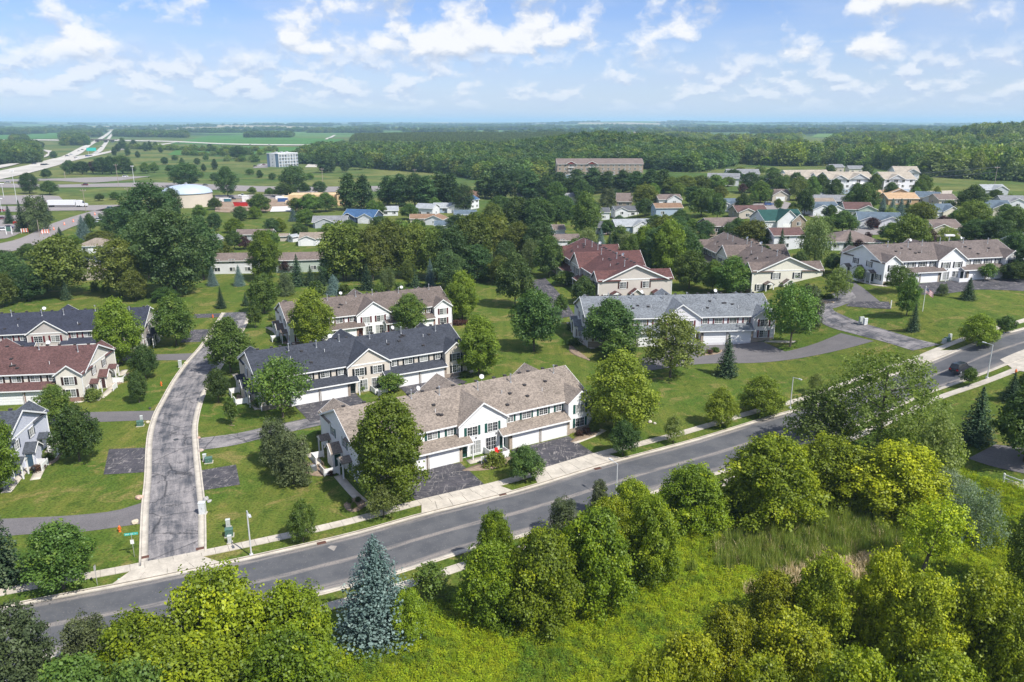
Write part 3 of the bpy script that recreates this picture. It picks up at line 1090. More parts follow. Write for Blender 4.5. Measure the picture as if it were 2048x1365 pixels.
def vents(root, spots, pipes, dishes, k=1.0):
    def bx():
        return MB().box(-0.22, -0.22, 0, 0.22, 0.22, 0.20).box(-0.27, -0.27, 0.20, 0.27, 0.27, 0.25).mesh('roof_vent', plain('vent_dark', (0.05, 0.045, 0.045), 0.6))
    def pp():
        return MB().tube((0, 0, -0.3), (0, 0, 1.25), 0.09, n=8).tube((0, 0, 1.25), (0, 0, 1.42), 0.16, 0.16, 8).tube((0, 0, -0.2), (0, 0, 0.12), 0.2, 0.12, 8).mesh('vent_pipe', METAL)
    def sp():
        return MB().tube((0, 0, -0.2), (0, 0, 0.5), 0.05, n=6).tube((0, 0, 0.5), (0, 0, 0.56), 0.06, n=6).mesh('plumbing_pipe', plain('pvc_white', (0.7, 0.7, 0.7), 0.5))
    def ds():
        m = MB()
        m.tube((0, 0, -0.2), (0, 0, 0.55), 0.03, n=6)
        prof = [(0.03, 0.0), (0.26, 0.03), (0.42, 0.10), (0.43, 0.12), (0.26, 0.05), (0.03, 0.02)]
        n = 14; b = []
        T = Matrix.Translation((0, -0.05, 0.65)) @ Euler((R(62), 0, R(20))).to_matrix().to_4x4()
        for r, z in prof:
            for i in range(n):
                t = 2 * math.pi * i / n
                b.append(tuple(T @ Vector((r * math.cos(t), r * math.sin(t) * 0.9, z))))
        m.add(b, [(j * n + i, j * n + (i + 1) % n, (j + 1) * n + (i + 1) % n, (j + 1) * n + i) for j in range(5) for i in range(n)])
        tip = T @ Vector((0, -0.05, 0.42))
        m.tube(tuple(T @ Vector((0, -0.38, 0.08))), tuple(tip), 0.02, n=5)
        m.tube(tuple(tip), tuple(T @ Vector((0, 0, 0.36))), 0.05, n=6)
        return m.mesh('satellite_dish', plain('dish_grey', (0.62, 0.63, 0.64), 0.5))
    for x, y, z in spots:
        link('roof_vent', shared('rv', bx), root, (x, y, z + 0.05))
    for x, y, z, s in pipes:
        link('vent_pipe' if s else 'plumbing_pipe', shared('vp' if s else 'pp', pp if s else sp), root, (x, y, z + 0.1))
    for x, y, z in dishes:
        link('satellite_dish', shared('sd', ds), root, (x, y, z + 0.1), (0, 0, random.uniform(-0.4, 0.4)))


def townhouse(label, pl, pr, wall_c, roof_c, shut_c, brick_c, cname, seed=1, ends=(True, True), doors_c=(0.03, 0.04, 0.04), scale=None, gable_panel=True):
    rnd = random.Random(seed)
    d = pr - pl
    rz = math.atan2(d.y, d.x)
    s = (d.to_2d().length / L_) if scale is None else scale
    z = 0.5 * (gz(pl.x, pl.y) + gz(pr.x, pr.y))
    root = empty('townhouse', (pl.x, pl.y, z), rz, s)
    tag(root, label, 'townhouse', 'townhouse rows of the estate')
    W = siding('siding_' + cname, wall_c)
    RF = shingle('roof_' + cname, roof_c)
    SH = plain('shutter_' + cname, shut_c, 0.5)
    BR = brick('brick_' + cname, brick_c, tuple(c * 0.7 for c in brick_c))
    DR = plain('door_' + cname, doors_c, 0.4)
    yb1, yb2 = -1.2, -0.7
    base = -1.5
    # walls: one body for the main block, one per projecting bay
    m = MB()
    m.extrude([(0, base), (D_, base), (D_, EV), (D_ / 2, RZ_), (0, EV)], 'x', 0, L_)
    m.build('wall', W, root)
    for (x0, x1), y, sl_ in ((SEC[0], yb1, 0.72), (SEC[2], yb2, 0.70), (SEC[4], yb1, 0.72)):
        m = MB(); gable_wall(m, x0 + 0.004, x1 - 0.004, y, 0.6, sl_, base); m.build('front_bay', W, root)
        m = MB(); gable_wall(m, x0 + 0.004, x1 - 0.004, D_ - 0.6, D_ - y, sl_, base); m.build('rear_bay', W, root)
    # garages
    for k, (x0, x1) in ((0, SEC[1]), (1, SEC[3])):
        m = MB().box(x0 + 0.01, -1.6, base, x1 - 0.01, 0.2, 2.95); m.build('garage_wall', W, root)
        m = MB().box(x0 + 0.01, D_ - 0.2, base, x1 - 0.01, D_ + 1.6, 2.95); m.build('garage_wall', W, root)
        c0 = x0 + 0.55 + 2.44; c1 = x1 - 0.55 - 2.44
        garage_door(root, c0, -1.61, 4.7); garage_door(root, c1, -1.61, 4.7)
        for a, b in ((x0 + 0.0, c0 - 2.49), (c0 + 2.49, c1 - 2.49), (c1 + 2.49, x1 - 0.0)):
            MB().box(a + 0.005, -1.655, base, b - 0.005, -1.2, 2.6).build('brick_pier', BR, root)
        e0, e1 = (x0 - 0.05, x1 + 1.7) if k == 0 else (x0 - 1.5, x1 + 0.05)
        for sgn, y0 in ((1, 0.0), (-1, D_)):
            f = lambda y: y0 + sgn * y
            m = MB()
            a_, b_, c_, d_ = (e0, f(-2.15), 2.78), (e1, f(-2.15), 2.78), (e1, f(0.05), 3.85), (e0, f(0.05), 3.85)
            m.slab(a_, b_, c_, d_, 0.14) if sgn > 0 else m.slab(d_, c_, b_, a_, 0.14)
            m.build('garage_roof', RF, root)
            m = MB()
            yy = sorted((f(-2.16), f(-2.24)))
            m.box(e0 - 0.03, yy[0], 2.60, e1 + 0.03, yy[1], 2.81)
            for ex in (e0, e1):
                q = [(f(-2.15), 2.80), (f(0.05), 3.87), (f(0.05), 3.66), (f(-2.15), 2.60)]
                m.extrude(q, 'x', ex - 0.03, ex + 0.02)
            m.build('gutter', WHITE, root)
        px = e1 - 0.12 if k == 0 else e0 + 0.12
        MB().box(px - 0.07, -2.09, -0.3, px + 0.07, -1.95, 2.64).build('post', WHITE, root)
        MB().tube(((c0 + c1) / 2, -1.78, 0.1), ((c0 + c1) / 2, -1.78, 2.5), 0.05, n=6).tube(((c0 + c1) / 2, -1.78, 2.5), ((c0 + c1) / 2, -2.18, 2.66), 0.05, n=6).build('downspout', WHITE, root)
    # main roof
    m = MB()
    zr = RZ_ + 0.10; ze = EV - OV * SL + 0.10
    m.slab((-OV, -OV, ze), (L_ + OV, -OV, ze), (L_ + OV, D_ / 2, zr), (-OV, D_ / 2, zr), 0.14)
    m.slab((-OV, D_ / 2, zr), (L_ + OV, D_ / 2, zr), (L_ + OV, D_ + OV, ze), (-OV, D_ + OV, ze), 0.14)
    m.build('roof', RF, root)
    for (x0, x1), y, sl_ in ((SEC[0], yb1, 0.72), (SEC[2], yb2, 0.70), (SEC[4], yb1, 0.72)):
        zt = (x1 - x0) / 2 * sl_
        ym = min(zt / SL, D_ / 2)
        xa, xb = x0, x1
        m = MB(); gable_roof_y(m, xa + 0.12, xb - 0.12, y - 0.34, ym, sl_, EV + 0.02); m.build('gable_roof', RF, root)
        m = MB(); gable_roof_y(m, xa + 0.12, xb - 0.12, D_ - ym, D_ - y + 0.34, sl_, EV + 0.02); m.build('gable_roof', RF, root)
    # trim: fascias, gutters, belts
    m = MB()
    for (x0, x1), y, sl_ in ((SEC[0], yb1, 0.72), (SEC[2], yb2, 0.70), (SEC[4], yb1, 0.72)):
        rake_y(m, x0 + 0.12, x1 - 0.12, y - 0.34, sl_, EV + 0.02)
        rake_y(m, x0 + 0.12, x1 - 0.12, D_ - y + 0.34 + 0.05, sl_, EV + 0.02)
    xx = [SEC[0][1] + 0.2, SEC[2][0] - 0.2, SEC[2][1] + 0.2, SEC[4][0] - 0.2]
    for a, b in ((xx[0], xx[1]), (xx[2], xx[3])):
        m.box(a, -OV - 0.10, ze - 0.17, b, -OV + 0.0, ze + 0.02)
        m.box(a, D_ + OV, ze - 0.17, b, D_ + OV + 0.10, ze + 0.02)
    rake_x(m, -OV - 0.05, 0, D_, zr, SL); rake_x(m, L_ + OV, 0, D_, zr, SL)
    for xe in (-0.05, L_ - 0.0):
        m.box(xe, -1.21, EV - 0.12, xe + 0.05, D_ + 1.21, EV + 0.12)
    m.box(SEC[2][0] - 0.0, yb2 - 0.05, EV - 0.22, SEC[2][1], yb2 + 0.01, EV + 0.02)
    for xe in (0, L_):
        for ye in (-1.2, D_ + 1.2):
            m.box(xe - 0.06, ye - 0.06, 0.0, xe + 0.06, ye + 0.06, EV)
    for xe in SEC[2]:
        m.box(xe - 0.05, yb2 - 0.05, 0, xe + 0.05, yb2 + 0.05, EV - 0.2)
    m.build('trim', WHITE, root)
    # white peak panel in the end gables
    # brick skirts under the bays
    for x0, x1 in (SEC[0], SEC[4]):
        MB().box(x0 + 0.07, -1.245, base, x1 - 0.07, -1.0, 0.85).build('brick_skirt', BR, root)
    # windows, front
    up = 3.55 + 0.35
    for x0, x1 in (SEC[1], SEC[3]):
        n = [(0.10, 0.95), (0.36, 1.55), (0.64, 1.55), (0.90, 0.95)]
        for f, w in n:
            add_window(root, x0 + f * (x1 - x0), 0.0, up, w, 1.05 if w > 1 else 1.05, 0, SH, sw=0.34)
    for x0, x1 in (SEC[0], SEC[4]):
        xc = (x0 + x1) / 2
        add_window(root, xc, yb1, 3.35, 1.7, 1.45, 0, SH, sw=0.42)
        add_window(root, xc, yb1, 0.95, 1.7, 1.45, 0, SH, sw=0.42)
    for f in (0.27, 0.70):
        x = SEC[2][0] + f * 8.2
        add_window(root, x, yb2, 3.35, 1.7, 1.40, 0, SH, sw=0.42)
        add_window(root, SEC[2][0] + (0.33 if f < .5 else 0.66) * 8.2, yb2, 0.35, 1.75, 2.05, 0, None)
        MB().box(-0.08, -0.14, 0, 0.08, 0, 0.26).build('wall_lamp', BLACK, root, (x + 0.6, yb2, 2.75))
    door(root, SEC[2][0] + 0.75, yb2, 0.15, DR); door(root, SEC[2][1] - 0.75, yb2, 0.15, DR)
    for k, x in ((0, SEC[1][1] - 0.28), (1, SEC[3][0] + 0.28)):
        MB().box(-0.07, -0.16, 0, 0.07, 0, 0.26).build('wall_lamp', BLACK, root, (x, -1.66, 1.95))
    # rear windows
    for x0, x1 in (SEC[1], SEC[3]):
        for f, w in ((0.36, 1.55), (0.64, 1.55)):
            add_window(root, x0 + f * (x1 - x0), D_, up, w, 1.05, math.pi, SH, sw=0.34)
    for x0, x1 in (SEC[0], SEC[4], SEC[2]):
        add_window(root, (x0 + x1) / 2, D_ + (1.2 if x0 != SEC[2][0] else 0.7), 3.35, 1.7, 1.45, math.pi, SH, sw=0.42)
    # end walls: two windows, a vestibule between two small porches
    PW = plain('post_white', (0.78, 0.78, 0.77), 0.5, var=0.03)
    for e, (xe, sg) in enumerate(((0.0, -1), (L_, 1))):
        if not ends[e]:
            continue
        rzz = sg * math.pi / 2
        for y in (4.4, 9.6):
            add_window(root, xe, y, 3.55, 1.35, 1.35, rzz, SH, sw=0.36)
        add_window(root, xe, 0.7, 0.9, 1.3, 1.4, rzz, SH, sw=0.34)
        for y, wd in ((2.6, 1.9), (12.0, 1.9)):
            xo = xe + sg * 1.35
            m = MB()
            zt = 2.55
            lo_, hi_ = sorted((xe, xo + sg * 0.25))
            m.slab((lo_, y - wd / 2 - 0.2, zt), (hi_, y - wd / 2 - 0.2, zt), (hi_, y, zt + 0.62), (lo_, y, zt + 0.62), 0.12)
            m.slab((lo_, y, zt + 0.62), (hi_, y, zt + 0.62), (hi_, y + wd / 2 + 0.2, zt), (lo_, y + wd / 2 + 0.2, zt), 0.12)
            pr_ = m.build('porch_roof', RF, root)
            xf = xo + sg * 0.22
            MB().extrude([(y - wd / 2, zt - 0.02), (y + wd / 2, zt - 0.02), (y, zt + 0.52)], 'x', xf - 0.05, xf).build('porch_gable', WHITE, pr_)
            MB().box(min(xe, xo), y - wd / 2, zt - 0.22, max(xe, xo), y - wd / 2 + 0.12, zt - 0.02).box(min(xe, xo), y + wd / 2 - 0.12, zt - 0.22, max(xe, xo), y + wd / 2, zt - 0.02).build('porch_beam', WHITE, pr_)
            for yy in (y - wd / 2 + 0.07, y + wd / 2 - 0.07):
                MB().box(xo - 0.09, yy - 0.09, -0.4, xo + 0.09, yy + 0.09, zt - 0.05).build('post', PW, root)
            door(root, xe, y, 0.12, DR, rzz)
        y, wd = 7.1, 2.5
        xo = xe + sg * 1.5
        m = MB()
        lo_, hi_ = sorted((xe - sg * 0.3, xo))
        m.extrude([(y - wd / 2, base), (y + wd / 2, base), (y + wd / 2, 2.6), (y, 3.5), (y - wd / 2, 2.6)], 'x', lo_, hi_)
        m.build('vestibule', W, root)
        lo_, hi_ = sorted((xe - sg * 0.05, xo + sg * 0.3))
        m = MB()
        m.slab((lo_, y - wd / 2 - 0.28, 2.48), (hi_, y - wd / 2 - 0.28, 2.48), (hi_, y, 3.62), (lo_, y, 3.62), 0.12)
        m.slab((lo_, y, 3.62), (hi_, y, 3.62), (hi_, y + wd / 2 + 0.28, 2.48), (lo_, y + wd / 2 + 0.28, 2.48), 0.12)
        m.build('porch_roof', RF, root)
        m = MB()
        xf = xo + sg * 0.31
        for ye in (y - wd / 2 - 0.28, y + wd / 2 + 0.28):
            m.extrude([(ye, 2.50), (y, 3.64), (y, 3.44), (ye, 2.30)], 'x', xf - 0.03, xf + 0.03)
        m.build('porch_trim', WHITE, root)
        door(root, xe + sg * 0.75, y - wd / 2, 0.12, DR, 0.0)
    # things on the roof
    yr = D_ / 2
    spots = [(x, yr + 0.25, RZ_) for x in np.linspace(1.5, L_ - 1.5, 16) + np.array([rnd.uniform(-.5, .5) for _ in range(16)])]
    for _ in range(9):
        y = rnd.uniform(1.2, 5.6); spots.append((rnd.choice([rnd.uniform(5.5, 14.5), rnd.uniform(25.5, 35)]), y, EV + y * SL))
    pipes = []
    for x in (6.5, 11.5, 17.0, 22.0, 29.5, 37.0):
        y = rnd.uniform(5.2, 6.6); pipes.append((x + rnd.uniform(-1, 1), y, EV + y * SL, True))
    for x in (7.5, 13.8, 26.0, 33.0):
        y = rnd.uniform(1.5, 4.5); pipes.append((x + rnd.uniform(-1, 1), y, EV + y * SL, False))
    vents(root, spots, pipes, [(rnd.uniform(13, 18), yr + 0.4, RZ_), (rnd.uniform(24, 32), yr + 0.3, RZ_)])
    return root


def fence_run(label, pts, h=1.05, mat=None, group='white vinyl patio fences'):
    """solid white patio fence along world points"""
    root = empty('patio_fence', (pts[0].x, pts[0].y, gz(pts[0].x, pts[0].y)))
    tag(root, label, 'fence', group)
    o = Vector((pts[0].x, pts[0].y, 0))
    for i, p in enumerate(pts):
        q = Vector((p.x, p.y, 0)) - o
        MB().box(-0.07, -0.07, -0.2, 0.07, 0.07, h + 0.12).build('post', WHITE, root, q)
        if i:
            a = Vector((pts[i - 1].x, pts[i - 1].y, 0)) - o
            L = (q - a).length
            ang = math.atan2(q.y - a.y, q.x - a.x)
            MB().box(0.08, -0.03, 0.12, L - 0.08, 0.03, h).box(0.08, -0.045, h, L - 0.08, 0.045, h + 0.07).build('fence_panel', WHITE, root, a, (0, 0, ang))
    return root


# ------------------------------------------------------------------ the townhouse rows
def local(root, x, y):
    return root.matrix_basis @ Vector((x, y, 0))


TAN_R = (0.235, 0.170, 0.132)
T1 = townhouse('tan shingled townhouse row with white siding and dark green shutters, next to the street',
               Vector((-22.37, 101.23, 0)), Vector((12.7, 122.3, 0)), (0.77, 0.77, 0.76), (0.222, 0.186, 0.155), (0.016, 0.075, 0.062), (0.40, 0.31, 0.23), 'tan', 1, doors_c=(0.016, 0.06, 0.05))
T2 = townhouse('charcoal navy roofed townhouse row with beige siding and black shutters',
               Vector((-45.5, 130.5, 0)), Vector((-9.9, 151.2, 0)), (0.57, 0.515, 0.445), (0.042, 0.047, 0.060), (0.015, 0.016, 0.018), (0.28, 0.21, 0.16), 'navy', 2)
T3 = townhouse('brown roofed townhouse row with white siding and dark red shutters, behind the navy roofed row',
               at(580, 690), at(900, 650), (0.77, 0.765, 0.765), (0.134, 0.108, 0.094), (0.09, 0.018, 0.022), (0.25, 0.11, 0.08), 'brown', 3, doors_c=(0.2, 0.05, 0.04))
T4 = townhouse('charcoal navy roofed townhouse row with greige siding and dark red shutters at the picture edge',
               at(-95, 722), at(292, 700), (0.47, 0.43, 0.40), (0.034, 0.038, 0.056), (0.12, 0.022, 0.028), (0.28, 0.2, 0.16), 'greige', 4)
T5 = townhouse('maroon brown roofed townhouse row with cream siding and brown shutters',
               at(-290, 818), at(176, 798), (0.69, 0.65, 0.57), (0.105, 0.056, 0.052), (0.035, 0.018, 0.016), (0.26, 0.12, 0.08), 'maroon', 5, doors_c=(0.06, 0.03, 0.03))
T6 = townhouse('slate blue roofed townhouse with lavender white siding, cut by the picture edge',
               Vector((-111.6, 93.2, 0)), Vector((-72.0, 100.2, 0)), (0.56, 0.58, 0.66), (0.062, 0.070, 0.085), (0.03, 0.045, 0.075), (0.3, 0.25, 0.2), 'slate', 6, doors_c=(0.05, 0.09, 0.13))
T7 = townhouse('grey roofed townhouse row with lilac white siding and maroon shutters',
               Vector((17.2, 171.0, 0)), Vector((61.0, 174.8, 0)), (0.68, 0.665, 0.69), (0.152, 0.166, 0.182), (0.15, 0.05, 0.055), (0.34, 0.27, 0.2), 'grey', 7, doors_c=(0.10, 0.03, 0.03))
T10 = townhouse('brown roofed townhouse row with white siding and black shutters above the flagpole lawn',
                at(1758, 569), at(2026, 553), (0.76, 0.76, 0.76), (0.132, 0.108, 0.098), (0.02, 0.022, 0.028), (0.34, 0.27, 0.2), 'umber', 8)
T8 = townhouse('red roofed townhouse row with grey beige siding, seen end on',
               Vector((15.7, 263.5, 0)), Vector((25.7, 212.2, 0)), (0.53, 0.485, 0.44), (0.100, 0.046, 0.042), (0.07, 0.035, 0.03), (0.3, 0.2, 0.15), 'red', 9)
T9 = townhouse('brown roofed townhouse row with pale yellow siding, seen end on',
               Vector((64.8, 265.8, 0)), Vector((70.0, 216.3, 0)), (0.68, 0.655, 0.56), (0.130, 0.102, 0.090), (0.022, 0.026, 0.034), (0.34, 0.27, 0.2), 'mocha', 10)

# ------------------------------------------------------------------ trees
def leaf_cloud(name, c, nrm, size, tint, mat, aspect=1.0, seed=0):
    """one small folded leaf spray (two triangles each) per point"""
    g = np.random.default_rng(seed)
    n = len(c)
    nrm = nrm / np.maximum(np.linalg.norm(nrm, axis=1, keepdims=True), 1e-6)
    a = g.normal(size=(n, 3))
    u = np.cross(nrm, a); u /= np.maximum(np.linalg.norm(u, axis=1, keepdims=True), 1e-6)
    v = np.cross(nrm, u)
    s = (size * 0.5)[:, None]
    k1, k2, k3, k4 = [g.uniform(0.6, 1.25, (n, 1)) for _ in range(4)]
    co = np.stack([c + u * s * k1 * aspect, c + v * s * k2 + nrm * s * 0.25, c - u * s * k3 * aspect, c - v * s * k4 - nrm * s * 0.15], 1).reshape(-1, 3)
    q = np.arange(4 * n).reshape(n, 4)
    me = mesh_np(name, co, q)
    at_ = me.attributes.new('tint', 'FLOAT', 'POINT')
    at_.data.foreach_set('value', np.repeat(tint, 4).astype(np.float32))
    me.materials.append(mat)
    return me


def sphere_dirs(g, n):
    d = g.normal(size=(n, 3))
    return d / np.linalg.norm(d, axis=1, keepdims=True)


def crown_lobes(g, n, h, w, z0, profile, lobe, jitter=0.25):
    """lobe centres on an envelope; profile(t) is the relative radius at height fraction t"""
    out = []
    for i in range(n):
        t = (i + 0.5) / n
        t = t ** 0.85
        rr = profile(t) * w / 2
        a = i * 2.39996 + g.uniform(-0.5, 0.5)
        rad = rr * g.uniform(0.52, 0.95)
        z = z0 + (h - z0) * (t * 0.92 + 0.03)
        r = lobe * w * (0.55 + 0.45 * profile(t)) * g.uniform(1 - jitter, 1 + jitter)
        out.append((rad * math.cos(a), rad * math.sin(a), z, r, r * g.uniform(0.7, 0.95)))
    # core
    for t in (0.25, 0.5, 0.72):
        rr = profile(t) * w / 2
        out.append((0, 0, z0 + (h - z0) * t, rr * 0.62, (h - z0) * 0.2))
    return np.array(out)


def leafy(name, h, w, z0, profile, n_lobes, lobe, n_leaves, leaf, mat, seed, up=0.35, shell=(0.72, 1.06), gaps=0.0, droop=0.0, aspect=1.0, sprig=0.0):
    g = np.random.default_rng(seed)
    L = crown_lobes(g, n_lobes, h, w, z0, profile, lobe)
    area = L[:, 3] ** 2
    per = 8                                     # leaves of one spray share a twig: they lie close and face alike
    ns = n_leaves // per
    pick = g.choice(len(L), ns, p=area / area.sum())
    d = sphere_dirs(g, ns)
    d[:, 2] = d[:, 2] + up * np.abs(g.normal(size=ns)) * 0.7
    d /= np.linalg.norm(d, axis=1, keepdims=True)
    rad = g.uniform(shell[0], shell[1], ns)
    inner = g.random(ns) < 0.14
    rad[inner] *= g.uniform(0.3, 0.8, inner.sum())
    c = L[pick, :3] + d * np.stack([L[pick, 3], L[pick, 3], L[pick, 4]], 1) * rad[:, None]
    # ragged outline: clumps of sprays pushed outwards
    k = np.sin(c[:, 0] * 2.1 + seed) * np.sin(c[:, 1] * 2.3 + 1.7 * seed) * np.sin(c[:, 2] * 1.9 + 0.6)
    c += d * (k * 0.30 * lobe * w * 0.5)[:, None]
    if sprig:
        sp = g.random(ns) < 0.16
        c[sp] += d[sp] * g.uniform(0, sprig, (sp.sum(), 1)) + np.array([0, 0, 1]) * g.uniform(0, sprig, (sp.sum(), 1))
    # drop what is buried deep inside another lobe
    deep = np.zeros(ns, int)
    for l in L:
        q = ((c[:, 0] - l[0]) / l[3]) ** 2 + ((c[:, 1] - l[1]) / l[3]) ** 2 + ((c[:, 2] - l[2]) / l[4]) ** 2
        deep += q < 0.42
    keep = (deep == 0) | (g.random(ns) < 0.18)
    if gaps:
        f = np.sin(c[:, 0] * 1.1 + 2 * seed) + np.sin(c[:, 1] * 1.25 + seed) + np.sin(c[:, 2] * 1.05 + 3 * seed)
        keep &= ~((f > 0.9) & (g.random(ns) < gaps))
    c, d, pick = c[keep], d[keep], pick[keep]
    sn = d + g.normal(size=d.shape) * 0.38 + np.array([0, 0, 0.45])
    sn /= np.linalg.norm(sn, axis=1, keepdims=True)
    lt = g.uniform(0, 1, len(L))
    st = 0.45 * lt[pick] + 0.40 * g.random(len(c))
    m = len(c)
    c = np.repeat(c, per, 0); sn = np.repeat(sn, per, 0); st = np.repeat(st, per)
    o = g.normal(size=(m * per, 3)) * leaf * 1.05
    o -= sn * ((o * sn).sum(1) * 0.62)[:, None]
    c = c + o
    if droop:
        hang = g.random(m * per) < 0.6
        c[hang, 2] -= g.exponential(droop, hang.sum())
    c[:, 2] = np.maximum(c[:, 2], z0 * 0.55 + 0.05)
    nrm = sn + g.normal(size=sn.shape) * 0.30
    tint = np.clip(st + 0.15 * g.random(len(c)), 0, 1)
    size = leaf * g.uniform(0.65, 1.35, len(c))
    return leaf_cloud(name, c, nrm, size, tint, mat, aspect, seed), L


def trunk_mesh(name, h, r, L, seed, stems=1, spread=0.0):
    g = random.Random(seed)
    m = MB()
    for s in range(stems):
        a = 2 * math.pi * s / max(stems, 1) + g.uniform(-.3, .3)
        p = Vector((spread * math.cos(a) * 0.3, spread * math.sin(a) * 0.3, -0.4))
        top = Vector((spread * math.cos(a), spread * math.sin(a), h))
        q = p.lerp(top, 0.5) + Vector((g.uniform(-.1, .1), g.uniform(-.1, .1), 0))
        rr = r * (1 if stems == 1 else 0.6)
        m.tube(p, (p.x, p.y, 0.1), rr * 1.35, rr, 8, False)
        m.tube((p.x, p.y, 0.1), q, rr, rr * 0.75, 8, False)
        m.tube(q, top, rr * 0.75, rr * 0.3, 7, False)
    idx = list(range(len(L)))
    g.shuffle(idx)
    for i in idx[:9]:
        x, y, z = L[i][:3]
        b = Vector((0, 0, max(min(z - 0.4 * math.hypot(x, y) - 0.4, h * 0.95), h * 0.3)))
        mid = b.lerp(Vector((x, y, z)), 0.5) + Vector((0, 0, -0.12))
        m.tube(b, mid, r * 0.38, r * 0.24, 5, False); m.tube(mid, (x, y, z), r * 0.24, r * 0.08, 5, False)
    return m.mesh(name, BARK)


def conifer(name, h, w, mat, seed, levels=28, per=17, droop=0.30, leaf=0.27, z0=0.03, fluffy=1.0, step=0.15, power=0.82):
    g = np.random.default_rng(seed)
    C, N, S, T = [], [], [], []
    for i in range(levels):
        t = i / (levels - 1)
        z = h * (z0 + (0.985 - z0) * t)
        R_ = w / 2 * ((1 - t) ** power) * (0.92 if i % 2 else 1.06) + 0.05
        n = max(4, int(per * (1 - 0.62 * t)))
        a0 = g.uniform(0, 6.28)
        for b in range(n):
            a = a0 + 2 * math.pi * b / n + g.uniform(-0.18, 0.18)
            Lb = R_ * g.uniform(0.74, 1.14)
            k = max(3, int(Lb / step))
            f = (np.arange(k) + 0.6) / k
            side = g.normal(size=k) * 0.13 * Lb * f * fluffy
            r = Lb * f
            dz = -droop * Lb * f ** 1.3 + 0.10 * Lb * f ** 4
            x = r * math.cos(a) - side * math.sin(a); y = r * math.sin(a) + side * math.cos(a)
            C.append(np.stack([x, y, z + dz + g.normal(size=k) * 0.05], 1))
            nn = np.stack([np.full(k, math.cos(a) * 0.35), np.full(k, math.sin(a) * 0.35), np.ones(k)], 1) + g.normal(size=(k, 3)) * 0.35
            N.append(nn); S.append(leaf * g.uniform(0.7, 1.25, k) * (0.62 + 0.38 * (1 - t))); T.append(np.clip(g.random() * 0.55 + f * 0.45, 0, 1))
            # hanging twigs give the branch its thickness
            C.append(np.stack([x * 0.97, y * 0.97, z + dz - 0.11 - g.random(k) * 0.12], 1))
            N.append(np.stack([np.full(k, math.cos(a)), np.full(k, math.sin(a)), np.zeros(k)], 1) + g.normal(size=(k, 3)) * 0.4)
            S.append(leaf * 0.8 * g.uniform(0.7, 1.2, k)); T.append(np.full(k, g.random() * 0.4))
    # leader
    C.append(np.stack([g.normal(size=14) * 0.05, g.normal(size=14) * 0.05, h * np.linspace(0.95, 1.0, 14)], 1))
    N.append(g.normal(size=(14, 3))); S.append(np.full(14, leaf * 0.45)); T.append(np.full(14, 0.8))
    return leaf_cloud(name, np.vstack(C), np.vstack(N), np.concatenate(S), np.concatenate(T), mat, 1.25, seed)


_dim = lambda *c: tuple(tuple(q * 0.98 for q in k) for k in c)
LM = dict(
    maple=leaf_mat('leaf_maple', *_dim((0.020, 0.044, 0.012), (0.036, 0.072, 0.016), (0.066, 0.108, 0.018)), 0.30),
    linden=leaf_mat('leaf_linden', *_dim((0.028, 0.060, 0.012), (0.050, 0.095, 0.016), (0.085, 0.128, 0.018)), 0.32),
    bigm=leaf_mat('leaf_bigmaple', (0.042, 0.076, 0.009), (0.080, 0.124, 0.012), (0.130, 0.165, 0.015), 0.36),
    bright=leaf_mat('leaf_bright', (0.045, 0.080, 0.010), (0.080, 0.125, 0.012), (0.140, 0.170, 0.016), 0.35),
    ash=leaf_mat('leaf_ash', (0.056, 0.088, 0.024), (0.096, 0.138, 0.032), (0.140, 0.180, 0.040), 0.42),
    box=leaf_mat('leaf_boxelder', (0.040, 0.072, 0.007), (0.112, 0.150, 0.007), (0.205, 0.226, 0.008), 0.30, 0.012),
    boxy=leaf_mat('leaf_boxelder_gold', (0.056, 0.088, 0.007), (0.155, 0.182, 0.007), (0.270, 0.272, 0.009), 0.32, 0.012),
    olive=leaf_mat('leaf_olive', *_dim((0.040, 0.060, 0.012), (0.074, 0.096, 0.016), (0.120, 0.130, 0.020)), 0.33, 0.015),
    airy=leaf_mat('leaf_airy', (0.082, 0.116, 0.026), (0.134, 0.170, 0.032), (0.190, 0.215, 0.038), 0.45),
    cotton=leaf_mat('leaf_cottonwood', *_dim((0.018, 0.042, 0.014), (0.032, 0.066, 0.020), (0.052, 0.088, 0.022)), 0.28),
    willow=leaf_mat('leaf_willow', (0.050, 0.074, 0.026), (0.080, 0.104, 0.034), (0.105, 0.125, 0.036), 0.36),
    grey=leaf_mat('leaf_greywillow', (0.060, 0.090, 0.050), (0.095, 0.125, 0.075), (0.135, 0.165, 0.100), 0.35, 0.015),
    spruce=leaf_mat('needle_spruce', (0.012, 0.028, 0.014), (0.024, 0.046, 0.022), (0.044, 0.070, 0.030), 0.08),
    blue=leaf_mat('needle_blue', (0.044, 0.074, 0.068), (0.080, 0.120, 0.112), (0.125, 0.170, 0.160), 0.08, 0.012),
    pine=leaf_mat('needle_pine', (0.022, 0.036, 0.016), (0.042, 0.062, 0.024), (0.070, 0.092, 0.034), 0.12, 0.015),
    plum=leaf_mat('leaf_plum', (0.020, 0.011, 0.013), (0.034, 0.017, 0.018), (0.048, 0.026, 0.020), 0.2),
    shrub=leaf_mat('leaf_shrub', (0.026, 0.050, 0.010), (0.046, 0.078, 0.014), (0.072, 0.105, 0.018), 0.25),
    yew=leaf_mat('leaf_yew', (0.042, 0.060, 0.010), (0.066, 0.082, 0.012), (0.098, 0.112, 0.016), 0.2),
    barberry=leaf_mat('leaf_barberry', (0.030, 0.016, 0.012), (0.052, 0.026, 0.018), (0.075, 0.042, 0.022), 0.2),
)
rnd_ = lambda t: np.sqrt(np.maximum(0.02, 1 - (2 * t - 0.92) ** 2))
